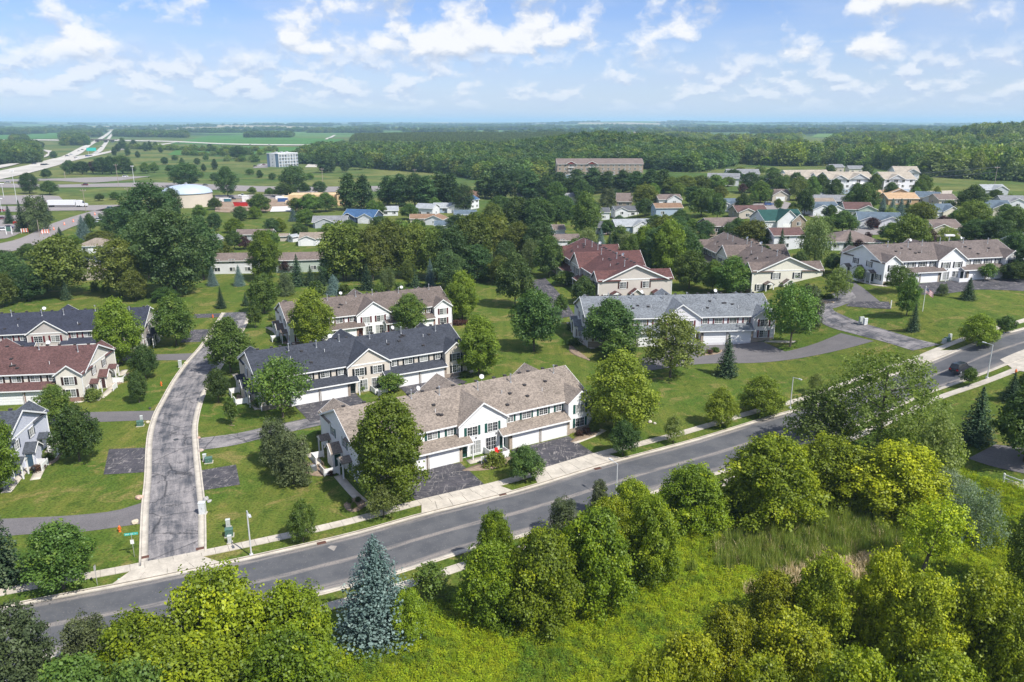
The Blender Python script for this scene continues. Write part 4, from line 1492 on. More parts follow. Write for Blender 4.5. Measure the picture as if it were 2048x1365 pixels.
oval_ = lambda t: np.sqrt(np.maximum(0.02, 1 - (2 * t - 0.80) ** 2 * 0.92)) * (1 - 0.45 * t)  * 1.3
egg_ = lambda t: np.clip(1.15 * np.sin(math.pi * (0.10 + 0.86 * t) ** 0.8), 0.05, 1)
mound_ = lambda t: np.clip(1.06 * np.sqrt(np.maximum(0.02, 1 - (0.25 + 0.73 * t) ** 2.9)), 0.12, 1)
full_ = lambda t: np.clip(1.1 * np.sin(math.pi * (0.14 + 0.80 * t) ** 0.9), 0.1, 1)
bush_ = lambda t: np.clip(1.0 - 0.55 * t ** 1.6, 0.1, 1)
col_ = lambda t: np.clip(0.95 - 0.75 * (2 * t - 0.85) ** 2, 0.12, 1)

PROTO = {}


def proto(kind, crown, trunk, h, w):
    PROTO.setdefault(kind, []).append((crown, trunk, h, w))


def mk(kind, nm, h, w, z0, prof, nl, lobe, n, leaf, mat, seeds, tr=0.2, stems=1, spread=0.0, **kw):
    for sd in seeds:
        c, L = leafy(nm + '_crown', h, w, z0, prof, nl, lobe, n, leaf, LM[mat], sd, **kw)
        t = trunk_mesh(nm + '_trunk', h * 0.82, tr, L, sd, stems, spread)
        proto(kind, c, t, h, w)


mk('maple', 'maple', 10.5, 8.0, 1.9, egg_, 54, 0.135, 22000, 0.27, 'maple', (11, 12), 0.19, sprig=0.35)
mk('linden', 'linden', 11.0, 7.6, 1.7, egg_, 54, 0.132, 22000, 0.26, 'linden', (21, 22), 0.18, sprig=0.4)
mk('bright', 'bright_maple', 12.5, 9.0, 1.2, oval_, 72, 0.122, 30000, 0.26, 'bright', (31,), 0.22, sprig=0.45)
mk('bigmaple', 'big_maple', 15.5, 9.5, 1.4, full_, 84, 0.115, 36000, 0.28, 'bigm', (36, 37), 0.26, sprig=0.5)
mk('ash', 'ash', 12.0, 9.0, 2.2, egg_, 40, 0.145, 11500, 0.33, 'ash', (41, 42), 0.2, gaps=0.5, sprig=0.7)
mk('airy', 'airy_ash', 16.0, 15.0, 2.0, rnd_, 100, 0.080, 26000, 0.26, 'airy', (45,), 0.3, gaps=0.72, sprig=0.7)
mk('locust', 'locust', 9.5, 9.5, 2.6, rnd_, 38, 0.125, 10500, 0.30, 'linden', (51, 52), 0.17, gaps=0.45, sprig=0.8)
mk('box', 'boxelder', 9.0, 8.5, 0.2, mound_, 84, 0.098, 40000, 0.205, 'box', (61, 62, 63), 0.16, stems=4, spread=1.6, sprig=0.55, up=0.6)
mk('boxy', 'boxelder', 9.0, 8.5, 0.2, mound_, 80, 0.098, 38000, 0.205, 'boxy', (64, 65), 0.16, stems=4, spread=1.6, sprig=0.6, up=0.6)
mk('leaner', 'boxelder', 9.0, 7.5, 2.6, rnd_, 30, 0.14, 9000, 0.22, 'boxy', (68,), 0.2, sprig=0.5, gaps=0.5)
mk('olive', 'boxelder', 13.0, 9.5, 1.6, rnd_, 64, 0.112, 18000, 0.33, 'olive', (66, 67), 0.24, stems=2, spread=0.8, sprig=0.6, gaps=0.3)
mk('cotton', 'cottonwood', 20.0, 13.0, 1.8, rnd_, 76, 0.112, 22000, 0.40, 'cotton', (71, 72), 0.38, sprig=0.8, gaps=0.2)
mk('willow', 'willow', 10.0, 10.0, 1.0, rnd_, 44, 0.140, 11000, 0.40, 'willow', (81,), 0.25, droop=0.5, aspect=0.6)
mk('grey', 'grey_willow', 4.6, 6.5, 0.1, bush_, 40, 0.15, 13000, 0.22, 'grey', (85,), 0.07, stems=6, spread=1.2, sprig=0.35, aspect=0.5)
mk('poplar', 'poplar', 16.0, 5.5, 0.8, col_, 44, 0.19, 9000, 0.45, 'cotton', (91,), 0.2, sprig=0.5)
mk('young', 'young_tree', 5.2, 3.4, 1.3, egg_, 26, 0.16, 4200, 0.24, 'linden', (101, 102), 0.07, sprig=0.3)
mk('plum', 'plum', 6.0, 4.6, 1.0, rnd_, 26, 0.17, 4000, 0.30, 'plum', (111,), 0.1)
mk('pine', 'pine', 9.0, 7.0, 0.6, bush_, 58, 0.125, 17000, 0.26, 'pine', (121, 122), 0.18, up=0.6, aspect=0.7)
for sd in (131, 132):
    proto('spruce', conifer('spruce_crown', 9.0, 4.8, LM['spruce'], sd), MB().tube((0, 0, -0.4), (0, 0, 8.6), 0.16, 0.02, 7).mesh('spruce_trunk', BARK), 9.0, 4.8)
proto('blue', conifer('blue_spruce_crown', 11.0, 7.2, LM['blue'], 141, 34, 21, 0.30, 0.24, fluffy=1.9, step=0.11, power=0.62), MB().tube((0, 0, -0.4), (0, 0, 10.4), 0.18, 0.02, 7).mesh('spruce_trunk', BARK), 11.0, 7.2)


def shrub_mesh(nm, mat, w, h, n, leaf, seed):
    c, L = leafy(nm, h, w, 0.05, lambda t: np.sqrt(np.maximum(0.05, 1 - (t * 0.95) ** 2)), 18, 0.2, n, leaf, LM[mat], seed, up=0.5)
    return c


SHRUB = {k: shrub_mesh('shrub_' + k, k, 2.0, 1.3, 2600, 0.15, s) for k, s in (('shrub', 151), ('yew', 152), ('barberry', 153))}

NAMES = dict(maple='maple_tree', linden='linden_tree', bright='maple_tree', bigmaple='maple_tree', ash='ash_tree', airy='ash_tree', locust='locust_tree',
             box='boxelder_tree', boxy='boxelder_tree', leaner='boxelder_tree', olive='boxelder_tree', cotton='cottonwood_tree', willow='willow_tree', grey='willow_shrub', poplar='poplar_tree',
             young='young_tree', plum='plum_tree', pine='pine_tree', spruce='spruce_tree', blue='spruce_tree')
TREE_N = [0]
TREES = []


def plant(kind, x, y, h, w, label, group=None, lean=None):
    vs = PROTO[kind]
    i = TREE_N[0]; TREE_N[0] += 1
    crown, trunk, ph, pw = vs[i % len(vs)]
    g = random.Random(i * 31 + 5)
    root = empty(NAMES[kind], (x, y, gz(x, y)), g.uniform(0, 6.28) if lean is None else 0.0, (w / pw, w / pw, h / ph))
    if lean is not None:
        root.rotation_euler = (0, lean, 0)
    tag(root, label, 'shrub' if kind == 'grey' else 'tree', group)
    link('trunk', trunk, root); link('crown', crown, root)
    TREES.append((root, kind))
    return root


def tree(kind, px, py, top, wpx, label, group=None, lean=None):
    p = at(px, py)
    h = max(rise(p, top), 1.0)
    # the crown's front edge, not its axis, meets the measured top row; close enough at this height
    return plant(kind, p.x, p.y, h, wpx * m_per_px(p) * (depth_of(p) and 1.0), label, group, lean)


def shrub(kind, px, py, wpx, hm, label, group='clipped shrubs at the houses'):
    p = at(px, py)
    w = wpx * m_per_px(p)
    o = link('shrub', SHRUB[kind], None, (p.x, p.y, p.z), (0, 0, random.uniform(0, 6)), (w / 2, w / 2, hm / 1.3))
    return tag(o, label, 'shrub', group)

# ------------------------------------------------------------------ trees near the street, each measured
G_ST = 'young street trees on the boulevard'
G_FG = 'boxelders on the wild side of the street'
G_LAWN = 'lawn trees of the estate'
NEAR = [
    # wild side, bottom of the picture
    ('pine', 55, 1430, 1222, 165, 'large rounded dark pine south of the street at the bottom corner', 'pines by the street'),
    ('pine', 185, 1345, 1236, 112, 'smaller rounded pine between the large corner pine and the boxelders', 'pines by the street'),
    ('box', 300, 1440, 1236, 206, 'yellow-green boxelder next to the smaller rounded pine', G_FG),
    ('box', 455, 1400, 1148, 221, 'tallest yellow-green boxelder standing across from the lane mouth', G_FG),
    ('box', 590, 1370, 1178, 195, 'yellow-green boxelder between the tallest one and the blue spruce', G_FG),
    ('box', 385, 1520, 1283, 271, 'boxelder in front of the tallest one, cut by the bottom edge', G_FG),
    ('box', 590, 1500, 1273, 233, 'broad boxelder below the blue spruce, cut by the bottom edge', G_FG),
    ('linden', 170, 1560, 1318, 190, 'greener bush-like tree at the bottom edge below the pines', G_FG),
    ('linden', 300, 1600, 1325, 170, 'second greener tree at the bottom edge, beneath the boxelders', G_FG),
    ('blue', 756, 1272, 1068, 178, 'large silvery blue spruce at the edge of the street', 'spruces'),
    ('young', 862, 1192, 1128, 66, 'small dark round tree behind the blue spruce near the pavement', G_FG),
    ('box', 818, 1278, 1183, 84, 'small yellow-green boxelder sapling leaning on the blue spruce', G_FG),
    ('box', 990, 1140, 1026, 78, 'slim boxelder top rising against the street asphalt', G_FG),
    ('box', 985, 1238, 1090, 138, 'boxelder under the slim top, western one of the joined pair', G_FG),
    ('box', 1085, 1245, 1064, 162, 'rounded boxelder, eastern one of the joined pair over the meadow', G_FG),
    ('box', 1185, 1212, 1022, 162, 'dense green boxelder east of the joined pair', G_FG),
    ('boxy', 1215, 1150, 997, 107, 'boxelder with a bright yellow top next to the two small dark pines', G_FG),
    ('pine', 1128, 1075, 998, 72, 'dark rounded pine squeezed among the boxelders beside the street', 'pines by the street'),
    ('pine', 1198, 1030, 962, 42, 'smallest dark pine with its tip against the street', 'pines by the street'),
    ('box', 1300, 1158, 997, 120, 'pale green boxelder standing forward into the meadow', G_FG),
    ('box', 1262, 1075, 963, 99, 'boxelder just below the street lamp among the hedge of boxelders', G_FG),
    ('box', 1385, 1048, 936, 143, 'boxelder alone by the pavement gap', G_FG),
    ('young', 1452, 1042, 982, 46, 'small bushy sapling against the boxelder by the pavement gap', G_FG),
    ('box', 1535, 1042, 876, 195, 'broad boxelder at the west end of the great clump', G_FG),
    ('box', 1655, 1000, 876, 154, 'dark middle boxelder of the great clump', G_FG),
    ('boxy', 1785, 1030, 890, 189, 'golden boxelder at the east end of the great clump', G_FG),
    ('airy', 1752, 915, 696, 240, 'tall airy ash overhanging the street, biggest tree of the scene', 'ashes over the street'),
    ('ash', 1630, 900, 775, 120, 'bluish green lower ash leaning over the asphalt', 'ashes over the street'),
    ('ash', 1862, 985, 830, 96, 'loose pale ash at the foot of the biggest tree', 'ashes over the street'),
    ('grey', 1885, 1020, 950, 108, 'grey green willow shrub behind the dead grass, upper one', 'grey willow shrubs'),
    ('grey', 1942, 1082, 985, 112, 'grey green willow shrub nearer the meadow, lower one', 'grey willow shrubs'),
    ('leaner', 1842, 1150, 1000, 135, 'leaning boxelder with a bare dark trunk at the pond edge', G_FG, 0.18),
    ('boxy', 1545, 1265, 1148, 121, 'yellow boxelder at the top of the lower clump, west', G_FG),
    ('boxy', 1640, 1290, 1116, 132, 'tallest yellow boxelder left of the dry reed gap', G_FG),
    ('boxy', 1752, 1310, 1108, 127, 'yellow boxelder right of the dry reed gap', G_FG),
    ('boxy', 1830, 1360, 1158, 169, 'bright yellow boxelder in the middle of the lower clump', G_FG),
    ('boxy', 1945, 1370, 1148, 174, 'bright yellow boxelder at the outer side of the lower clump', G_FG),
    ('boxy', 2010, 1420, 1228, 132, 'yellow boxelder at the corner of the lower clump', G_FG),
    ('boxy', 1450, 1400, 1223, 154, 'shaded boxelder on the meadow side of the lower clump', G_FG),
    ('boxy', 1570, 1430, 1233, 179, 'boxelder filling the front of the lower clump', G_FG),
    ('boxy', 1370, 1500, 1273, 174, 'boxelder at the bottom edge beside the open meadow', G_FG),
    ('boxy', 1290, 1560, 1318, 162, 'low boxelder crown peeping in at the bottom edge', G_FG),
    ('boxy', 1690, 1560, 1308, 195, 'boxelder at the bottom edge below the reed gap', G_FG),
    ('boxy', 1510, 1570, 1328, 195, 'wide boxelder at the bottom edge beneath the lower clump', G_FG),
    ('boxy', 1860, 1560, 1318, 205, 'boxelder at the bottom edge near the corner', G_FG),
    ('olive', 2050, 1195, 1010, 100, 'dark leafy tree at the picture border beside the meadow', G_FG),
    # street trees
    ('linden', 128, 1178, 1048, 128, 'leafy street tree west of the lane mouth', G_ST),
    ('linden', 607, 1085, 1000, 54, 'small oval street tree beside the tall lamp post', G_ST),
    ('ash', 768, 1035, 972, 66, 'thin greyish street tree in front of the big maple', G_ST),
    ('maple', 1050, 963, 893, 64, 'compact dark street tree between the two concrete aprons', G_ST),
    ('maple', 1245, 912, 842, 56, 'small dark street tree at the foot of the golden maple', G_ST),
    ('ash', 1346, 888, 830, 38, 'spindly young street tree with thin leaves', G_ST),
    ('bright', 1440, 853, 774, 60, 'slender yellow-green street tree next to a rounder one', G_ST),
    ('bright', 1522, 830, 750, 80, 'round yellow-green street tree near the hooked lamp', G_ST),
    ('ash', 1630, 786, 748, 28, 'tiny dark street tree past the hooked lamp', G_ST),
    ('bright', 1955, 692, 627, 64, 'bright round street tree by the flagpole lawn', G_ST),
    ('maple', 2011, 667, 632, 36, 'small dark street tree farthest up the street', G_ST),
    ('young', 1938, 772, 737, 30, 'young tree beside the dark car', G_ST),
    # estate lawns
    ('bigmaple', 784, 1008, 792, 146, 'great leafy maple in front of the tan roofed row', G_LAWN),
    ('pine', 555, 930, 838, 72, 'dark pine at the gable of the tan roofed row, farther one', G_LAWN),
    ('pine', 588, 968, 865, 88, 'dark pine at the gable of the tan roofed row, nearer one', G_LAWN),
    ('maple', 160, 924, 812, 80, 'round dark maple beside the cracked parking pad', G_LAWN),
    ('linden', 115, 848, 770, 62, 'leafy tree between the maroon and the slate roofed rows', G_LAWN),
    ('bigmaple', -8, 990, 815, 95, 'leafy maple half hiding the slate roofed house', G_LAWN),
    ('spruce', 2, 1165, 985, 118, 'dark spruce at the edge beside the lower drive', 'spruces'),
    ('maple', 292, 758, 690, 50, 'small round maple beside the cream gable', G_LAWN),
    ('maple', 279, 806, 742, 38, 'smallest round maple, in front of the cream gable', G_LAWN),
    ('bigmaple', 243, 728, 598, 88, 'tall maple covering the corner of the greige row', G_LAWN),
    ('linden', 353, 692, 590, 78, 'round maple between the greige row and the lane', G_LAWN),
    ('linden', 462, 745, 634, 86, 'round maple on the east kerb of the lane', G_LAWN),
    ('maple', 438, 806, 737, 45, 'small round tree at the inside of the lane bend', G_LAWN),
    ('young', 463, 850, 797, 27, 'staked yellowish sapling in a mulch ring', G_LAWN),
    ('locust', 566, 835, 720, 112, 'light feathery locust in front of the navy roofed row', G_LAWN),
    ('linden', 529, 627, 548, 58, 'upright maple behind the lane end', G_LAWN),
    ('young', 512, 657, 610, 26, 'slim young tree by the lane end pad', G_LAWN),
    ('spruce', 443, 617, 572, 24, 'small dark spruce alone on the back lawn', 'spruces'),
    ('spruce', 492, 612, 584, 20, 'tiny dark spruce on the back lawn', 'spruces'),
    ('bigmaple', 627, 700, 580, 82, 'tall maple in front of the brown roofed white row', G_LAWN),
    ('linden', 820, 665, 588, 70, 'round maple above the navy roof, before the white row', G_LAWN),
    ('bigmaple', 925, 642, 543, 64, 'upright maple at the end of the brown roofed white row', G_LAWN),
    ('bigmaple', 957, 752, 630, 82, 'upright maple at the end of the navy roofed row', G_LAWN),
    ('maple', 1030, 615, 508, 72, 'dark oval tree on the long green slope, upper one', G_LAWN),
    ('maple', 1068, 702, 578, 92, 'dark oval tree on the long green slope, lower one', G_LAWN),
    ('young', 785, 784, 749, 50, 'low crab apple before the navy row patio', G_LAWN),
    ('bright', 1240, 862, 698, 128, 'large golden green maple beside the tan roofed row', G_LAWN),
    ('maple', 1220, 700, 600, 104, 'large maple hiding the west half of the grey roofed row', G_LAWN),
    ('young', 1240, 722, 668, 62, 'bushy small tree before the large maple of the grey row', G_LAWN),
    ('ash', 1340, 755, 626, 116, 'wide bluish ash in front of the grey roofed row', G_LAWN),
    ('spruce', 1453, 752, 668, 54, 'neat dark spruce on the lawn before the grey roofed row', 'spruces'),
    ('locust', 1580, 694, 572, 112, 'bright feathery locust at the end of the grey roofed row', G_LAWN),
    ('pine', 1614, 660, 570, 56, 'dark pine behind the bright locust', G_LAWN),
    ('maple', 1098, 556, 474, 58, 'dark tree at the head of the red row drive', G_LAWN),
    ('young', 1130, 572, 543, 42, 'small tree on the drive island by the red row', G_LAWN),
    ('maple', 1168, 608, 553, 46, 'rounded tree at the near corner of the red row', G_LAWN),
    ('young', 1122, 630, 590, 26, 'yellowish bushy tree at the grey row corner', G_LAWN),
    ('linden', 1378, 578, 500, 74, 'maple between the red and the pale yellow rows', G_LAWN),
    ('linden', 1462, 592, 513, 72, 'maple against the side of the pale yellow row', G_LAWN),
    ('linden', 1425, 585, 520, 50, 'slighter maple between two maples by the pale yellow row', G_LAWN),
    ('ash', 1674, 602, 535, 50, 'blue green tree at the corner of the pale yellow row', G_LAWN),
    ('maple', 1664, 545, 507, 34, 'small round tree in the gap between the two brown roofed rows', G_LAWN),
    ('linden', 1813, 632, 556, 46, 'slender maple on the flagpole lawn', G_LAWN),
    ('spruce', 1826, 662, 607, 32, 'small spruce at the foot of the slender maple', 'spruces'),
    ('locust', 1796, 585, 533, 56, 'open ornamental tree before the garages of the white row', G_LAWN),
    ('pine', 1884, 592, 568, 24, 'small thin pine on the flagpole lawn', G_LAWN),
    ('spruce', 1935, 600, 554, 36, 'dark spruce on the drive edge of the white row', 'spruces'),
    ('young', 1975, 562, 528, 30, 'leafy shrub tree on the patio island of the white row', G_LAWN),
    ('maple', 2030, 562, 524, 50, 'rounded tree at the far end of the white row', G_LAWN),
    ('young', 1716, 566, 534, 24, 'small tree by the end porches of the white row', G_LAWN),
    ('spruce', 1950, 882, 773, 84, 'broad dark spruce across the street near the white rail', 'spruces'),
    ('spruce', 2022, 800, 744, 44, 'small dark spruce behind the broad one across the street', 'spruces'),
    ('maple', 2048, 925, 770, 125, 'big dark maple at the border over the asphalt drive', G_LAWN),
    ('maple', 2048, 790, 745, 30, 'small leafy tree beside the hydrant at the border', G_LAWN),
]
for row in NEAR:
    tree(*row[:7], **({'lean': row[7]} if len(row) > 7 else {}))

# clipped shrubs and planting at the houses
for a in [
    ('yew', 990, 930, 44, 1.7, 'wide clipped golden yew before the tan row patio'),
    ('shrub', 1000, 926, 24, 1.4, 'smaller half of the clipped yew pair, by the patio'),
    ('shrub', 1188, 862, 24, 1.9, 'dark round shrub at the street corner of the tan row'),
    ('barberry', 1172, 868, 18, 1.0, 'reddish barberry at the tan row corner, inner one'),
    ('barberry', 1158, 872, 16, 0.9, 'reddish barberry at the tan row corner, by the garage'),
    ('shrub', 186, 800, 36, 1.9, 'large round shrub under the cream corner window'),
    ('shrub', 616, 905, 20, 1.6, 'round shrub on the far side of the tan gable'),
    ('shrub', 640, 880, 18, 1.4, 'shrub behind the tan gable porch'),
    ('shrub', 700, 1006, 11, 0.7, 'little round shrub in the stone ring, west one'),
    ('shrub', 716, 1004, 11, 0.7, 'little round shrub in the stone ring, east one'),
    ('shrub', 708, 1016, 13, 0.7, 'little round shrub in the stone ring, near one'),
    ('shrub', 545, 805, 60, 1.4, 'long low hedge under the locust by the navy row'),
    ('shrub', 520, 812, 30, 1.3, 'low shrub at the navy row corner'),
    ('shrub', 722, 782, 22, 1.4, 'round shrub at the navy row patio, first'),
    ('shrub', 745, 776, 26, 1.5, 'round shrub at the navy row patio, beside the crab apple'),
    ('shrub', 484, 757, 18, 1.5, 'dark round shrub at the lane side of the navy row'),
    ('shrub', 300, 687, 26, 1.6, 'clipped hedge at the greige row porch'),
    ('shrub', 545, 640, 16, 1.5, 'dark round shrub at the brown row gable'),
    ('shrub', 562, 682, 30, 0.9, 'flowering ground shrub at the brown row porch'),
    ('barberry', 920, 648, 36, 1.0, 'reddish hedge at the end of the brown roofed white row'),
    ('shrub', 110, 880, 28, 1.7, 'tall shrub behind the slate row porch'),
    ('shrub', 96, 920, 24, 1.0, 'shrub in the curved bed of the slate row, upper one'),
    ('barberry', 78, 940, 28, 0.7, 'russet ground shrub in the curved bed of the slate row'),
    ('shrub', 245, 762, 24, 0.9, 'low shrub in the bed of the maroon row'),
    ('barberry', 660, 950, 16, 0.8, 'brownish shrub in the gravel bed of the tan gable'),
    ('shrub', 1148, 690, 26, 1.5, 'shrub in the edged bed of the grey row'),
    ('shrub', 1142, 660, 20, 1.8, 'dark round shrub at the grey row rear porch'),
    ('shrub', 1780, 571, 22, 0.9, 'low hedge under the white row side wall'),
    ('shrub', 1800, 571, 22, 0.8, 'low hedge at the white row corner window'),
    ('shrub', 1672, 582, 20, 1.4, 'rounded shrub on the walk to the white row'),
    ('shrub', 1640, 598, 22, 1.1, 'hedge on top of the rock wall by the pale yellow row, first'),
    ('shrub', 1658, 597, 20, 1.1, 'hedge on top of the rock wall by the pale yellow row, second'),
    ('shrub', 1430, 704, 20, 0.9, 'planting at the grey row middle patio'),
    ('barberry', 1420, 708, 14, 0.9, 'russet planting at the grey row middle patio'),
    ('barberry', 1038, 905, 12, 0.8, 'little dark red shrub by the tan row garage'),
    ('shrub', 2010, 556, 28, 1.0, 'hedge at the far corner window of the white row'),
    ('shrub', 930, 752, 26, 0.9, 'low planting at the navy row end windows'),
]:
    shrub(*a)

# patio fences, two per visible middle or end
def patio(root, pts, label):
    fence_run(label, [local(root, x, y) for x, y in pts])


patio(T1, [(18.0, -3.9), (21.2, -3.9), (22.8, -3.9), (22.8, -2.3)], 'white patio fence in the middle of the tan row')
patio(T1, [(20.2, -0.9), (20.2, -2.6)], 'short white screen between the tan row patio doors')
patio(T1, [(-1.4, 4.0), (-3.4, 4.0), (-3.4, 5.8)], 'white patio fence at the tan gable, nearer one')
patio(T1, [(-3.2, 8.4), (-3.2, 10.6), (-1.4, 10.6)], 'white patio fence at the tan gable, farther one')
patio(T2, [(20.2, -0.9), (20.2, -3.2), (22.6, -3.2)], 'white patio fence in the middle of the navy row')
patio(T2, [(-1.4, 4.0), (-3.3, 4.0), (-3.3, 5.8)], 'white patio fence at the navy row gable, nearer one')
patio(T2, [(-3.2, 8.4), (-3.2, 10.6), (-1.4, 10.6)], 'white patio fence at the navy row gable, farther one')
patio(T3, [(-3.2, 4.0), (-3.2, 5.9), (-1.4, 5.9)], 'white patio fence at the brown row gable')
patio(T5, [(L_ + 3.2, 4.0), (L_ + 3.2, 6.0)], 'white patio fence at the maroon row end, nearer one')
patio(T5, [(L_ + 1.4, 9.0), (L_ + 3.3, 9.0), (L_ + 3.3, 11.0)], 'white patio fence at the maroon row end, farther one')
patio(T6, [(L_ + 3.0, 4.0), (L_ + 3.0, 6.2), (L_ + 1.5, 6.2)], 'white patio fence at the slate house, beside the grill')
patio(T6, [(L_ + 3.2, 8.6), (L_ + 3.2, 10.9), (L_ + 1.4, 10.9)], 'white patio fence at the slate house, farther one')
patio(T10, [(20.2, -0.9), (20.2, -3.6), (22.8, -3.6)], 'white patio fence in the middle of the white row')
patio(T7, [(20.4, -0.9), (20.4, -3.4)], 'white patio fence in the middle of the grey row')

# ------------------------------------------------------------------ family houses beyond the estate
WALLC = dict(white=(0.66, 0.67, 0.69), cream=(0.62, 0.57, 0.47), beige=(0.48, 0.43, 0.36), grey=(0.42, 0.44, 0.46), blue=(0.36, 0.44, 0.54), navy=(0.06, 0.085, 0.14), brown=(0.30, 0.24, 0.19), sage=(0.40, 0.47, 0.41), steel=(0.12, 0.19, 0.28))
ROOFC = dict(tan=(0.24, 0.20, 0.16), sand=(0.34, 0.30, 0.245), grey=(0.20, 0.205, 0.215), lgrey=(0.30, 0.32, 0.335), brown=(0.165, 0.13, 0.115), navy=(0.045, 0.055, 0.085), blue=(0.045, 0.10, 0.20), orange=(0.22, 0.14, 0.09), red=(0.115, 0.066, 0.060), green=(0.018, 0.066, 0.058), slate=(0.10, 0.135, 0.17), dgrey=(0.10, 0.105, 0.115))
HOUSES = []


def house(label, px, py, wpx, wall, roof, rot=0.0, d=9.0, h=2.9, pitch=0.42, gables=(), wins=(0.25, 0.75), hip=False, wide=None, group='family houses beyond the estate', name='house', storeys=None, chimney=False, garage=None):
    p = at(px, py)
    w = wide if wide else wpx * m_per_px(p)
    rz = R(rot)
    root = empty(name, (p.x, p.y, p.z), rz)
    tag(root, label, 'house', group)
    HOUSES.append((px, py, wpx, label))
    W = siding('wall_' + wall, WALLC[wall]); RF = shingle('shingle_' + roof, ROOFC[roof], 0.22)
    x0, x1 = -w / 2, w / 2
    zr = h + d / 2 * pitch
    b = -0.8
    ov = 0.45
    m = MB()
    if hip:
        m.box(x0, 0, b, x1, d, h)
    else:
        m.extrude([(0, b), (d, b), (d, h), (d / 2, zr), (0, h)], 'x', x0, x1)
    m.build('wall', W, root)
    m = MB(); ze = h - ov * pitch + 0.1; zt = zr + 0.1
    if hip:
        k = min(d / 2, w / 2 * 0.9)
        zt = h + k * pitch + 0.1
        A, B_ = (x0 + k, d / 2, zt), (x1 - k, d / 2, zt)
        c = [(x0 - ov, -ov, ze), (x1 + ov, -ov, ze), (x1 + ov, d + ov, ze), (x0 - ov, d + ov, ze)]
        m.add(c + [A, B_] + [(q[0], q[1], q[2] - 0.16) for q in c], [(0, 1, 5, 4), (1, 2, 5), (2, 3, 4, 5), (3, 0, 4), (0, 6, 7, 1), (1, 7, 8, 2), (2, 8, 9, 3), (3, 9, 6, 0), (9, 8, 7, 6)])
    else:
        m.slab((x0 - ov, -ov, ze), (x1 + ov, -ov, ze), (x1 + ov, d / 2, zt), (x0 - ov, d / 2, zt), 0.14)
        m.slab((x0 - ov, d / 2, zt), (x1 + ov, d / 2, zt), (x1 + ov, d + ov, ze), (x0 - ov, d + ov, ze), 0.14)
    m.build('roof', RF, root)
    t = MB()
    t.box(x0 - ov, -ov - 0.08, ze - 0.17, x1 + ov, -ov, ze + 0.02)
    if not hip:
        rake_x(t, x0 - ov - 0.05, 0, d, zt, pitch, ov, 0.22); rake_x(t, x1 + ov, 0, d, zt, pitch, ov, 0.22)
    # front gables: (centre fraction, width m, projection, wall colour, garage door?)
    spans = []
    for g in gables:
        f, gw, pj, wc, gd = g[:5]
        gs = g[5] if len(g) > 5 else 0.52
        gx = x0 + f * w
        ga, gb = gx - gw / 2, gx + gw / 2
        spans.append((ga, gb))
        m = MB(); gable_wall(m, ga, gb, -pj, 0.5, gs, b, h); m.build('front_bay', siding('wall_' + wc, WALLC[wc]), root)
        ym = min(gw / 2 * gs / pitch, d / 2)
        m = MB(); gable_roof_y(m, ga, gb, -pj - 0.35, ym, gs, h + 0.02, 0.35); m.build('gable_roof', RF, root)
        rake_y(t, ga, gb, -pj - 0.35, gs, h + 0.02, 0.35, 0.22)
        if gd:
            garage_door(root, gx, -pj - 0.01, min(4.8, gw - 1.2), 2.2)
        elif h > 2:
            add_window(root, gx, -pj, max(0.9, h - 1.9), 1.7, 1.3, 0, None, False)
    t.build('trim', WHITE, root)
    for s in range(2 if h > 4.5 else 1):
        zz = 0.95 + s * 2.75
        for f in wins:
            x = x0 + f * w
            if any(a - 0.9 < x < bb + 0.9 for a, bb in spans):
                continue
            add_window(root, x, 0.0, zz, 1.8, 1.25, 0, None, False)
        add_window(root, x0, d * 0.5, zz, 1.3, 1.2, -math.pi / 2, None, False)
        add_window(root, x1, d * 0.5, zz, 1.3, 1.2, math.pi / 2, None, False)
    if garage is not None:
        garage_door(root, x0 + garage * w, -0.01, 4.6, 2.2)
    if chimney:
        MB().box(-0.35, -0.3, -0.6, 0.35, 0.3, 1.0).box(-0.42, -0.37, 1.0, 0.42, 0.37, 1.12).build('chimney', plain('chimney_brick', (0.22, 0.15, 0.12), 0.9), root, (w * 0.15, d / 2, zt))
    MB().box(-0.16, -0.16, 0, 0.16, 0.16, 0.25).tube((1.5, 0, -0.2), (1.5, 0, 0.5), 0.05, n=6).build('roof_vent', plain('vent_dark', (0.05, 0.045, 0.045), 0.6), root, (-w * 0.1, d * 0.62, zt - d * 0.12 * pitch))
    return root


H = house
H('beige two storey house with a navy roof between the trees', 195, 560, 60, 'beige', 'navy', 8, 9, 5.4, 0.40, [(0.42, 7.5, 0.6, 'beige', False, 0.40)], (0.2, 0.6))
H('tan hip roofed white house behind the navy roofed beige one', 190, 507, 66, 'white', 'tan', 10, 11, 3.0, 0.40, hip=True, garage=0.6)
H('long white ranch house with a grey brown roof and red deck', 466, 548, 84, 'white', 'brown', 6, 9, 4.6, 0.40, wins=(0.15, 0.5, 0.85))
H('long grey green ranch house with a brown roof behind spruces', 600, 545, 90, 'sage', 'brown', 8, 9, 4.4, 0.40, wins=(0.2, 0.8))
H('little white gabled outbuilding with a grey roof', 440, 494, 24, 'white', 'grey', 70, 6, 3.4, 0.5)
H('low grey brown roofed house behind the big maple', 508, 482, 68, 'grey', 'brown', 4, 8, 2.8, 0.42)
H('white house with tan roof and a white gabled garage', 632, 490, 62, 'white', 'tan', 6, 9, 2.8, 0.40, [(0.25, 7.0, 3.0, 'white', True, 0.4)], (0.7, 0.9))
H('grey house of several gables beside the blue roofed one', 660, 456, 66, 'grey', 'grey', 6, 11, 2.9, 0.42, [(0.35, 9.0, 1.5, 'grey', False, 0.42), (0.86, 6.0, 4.0, 'white', False, 0.4)])
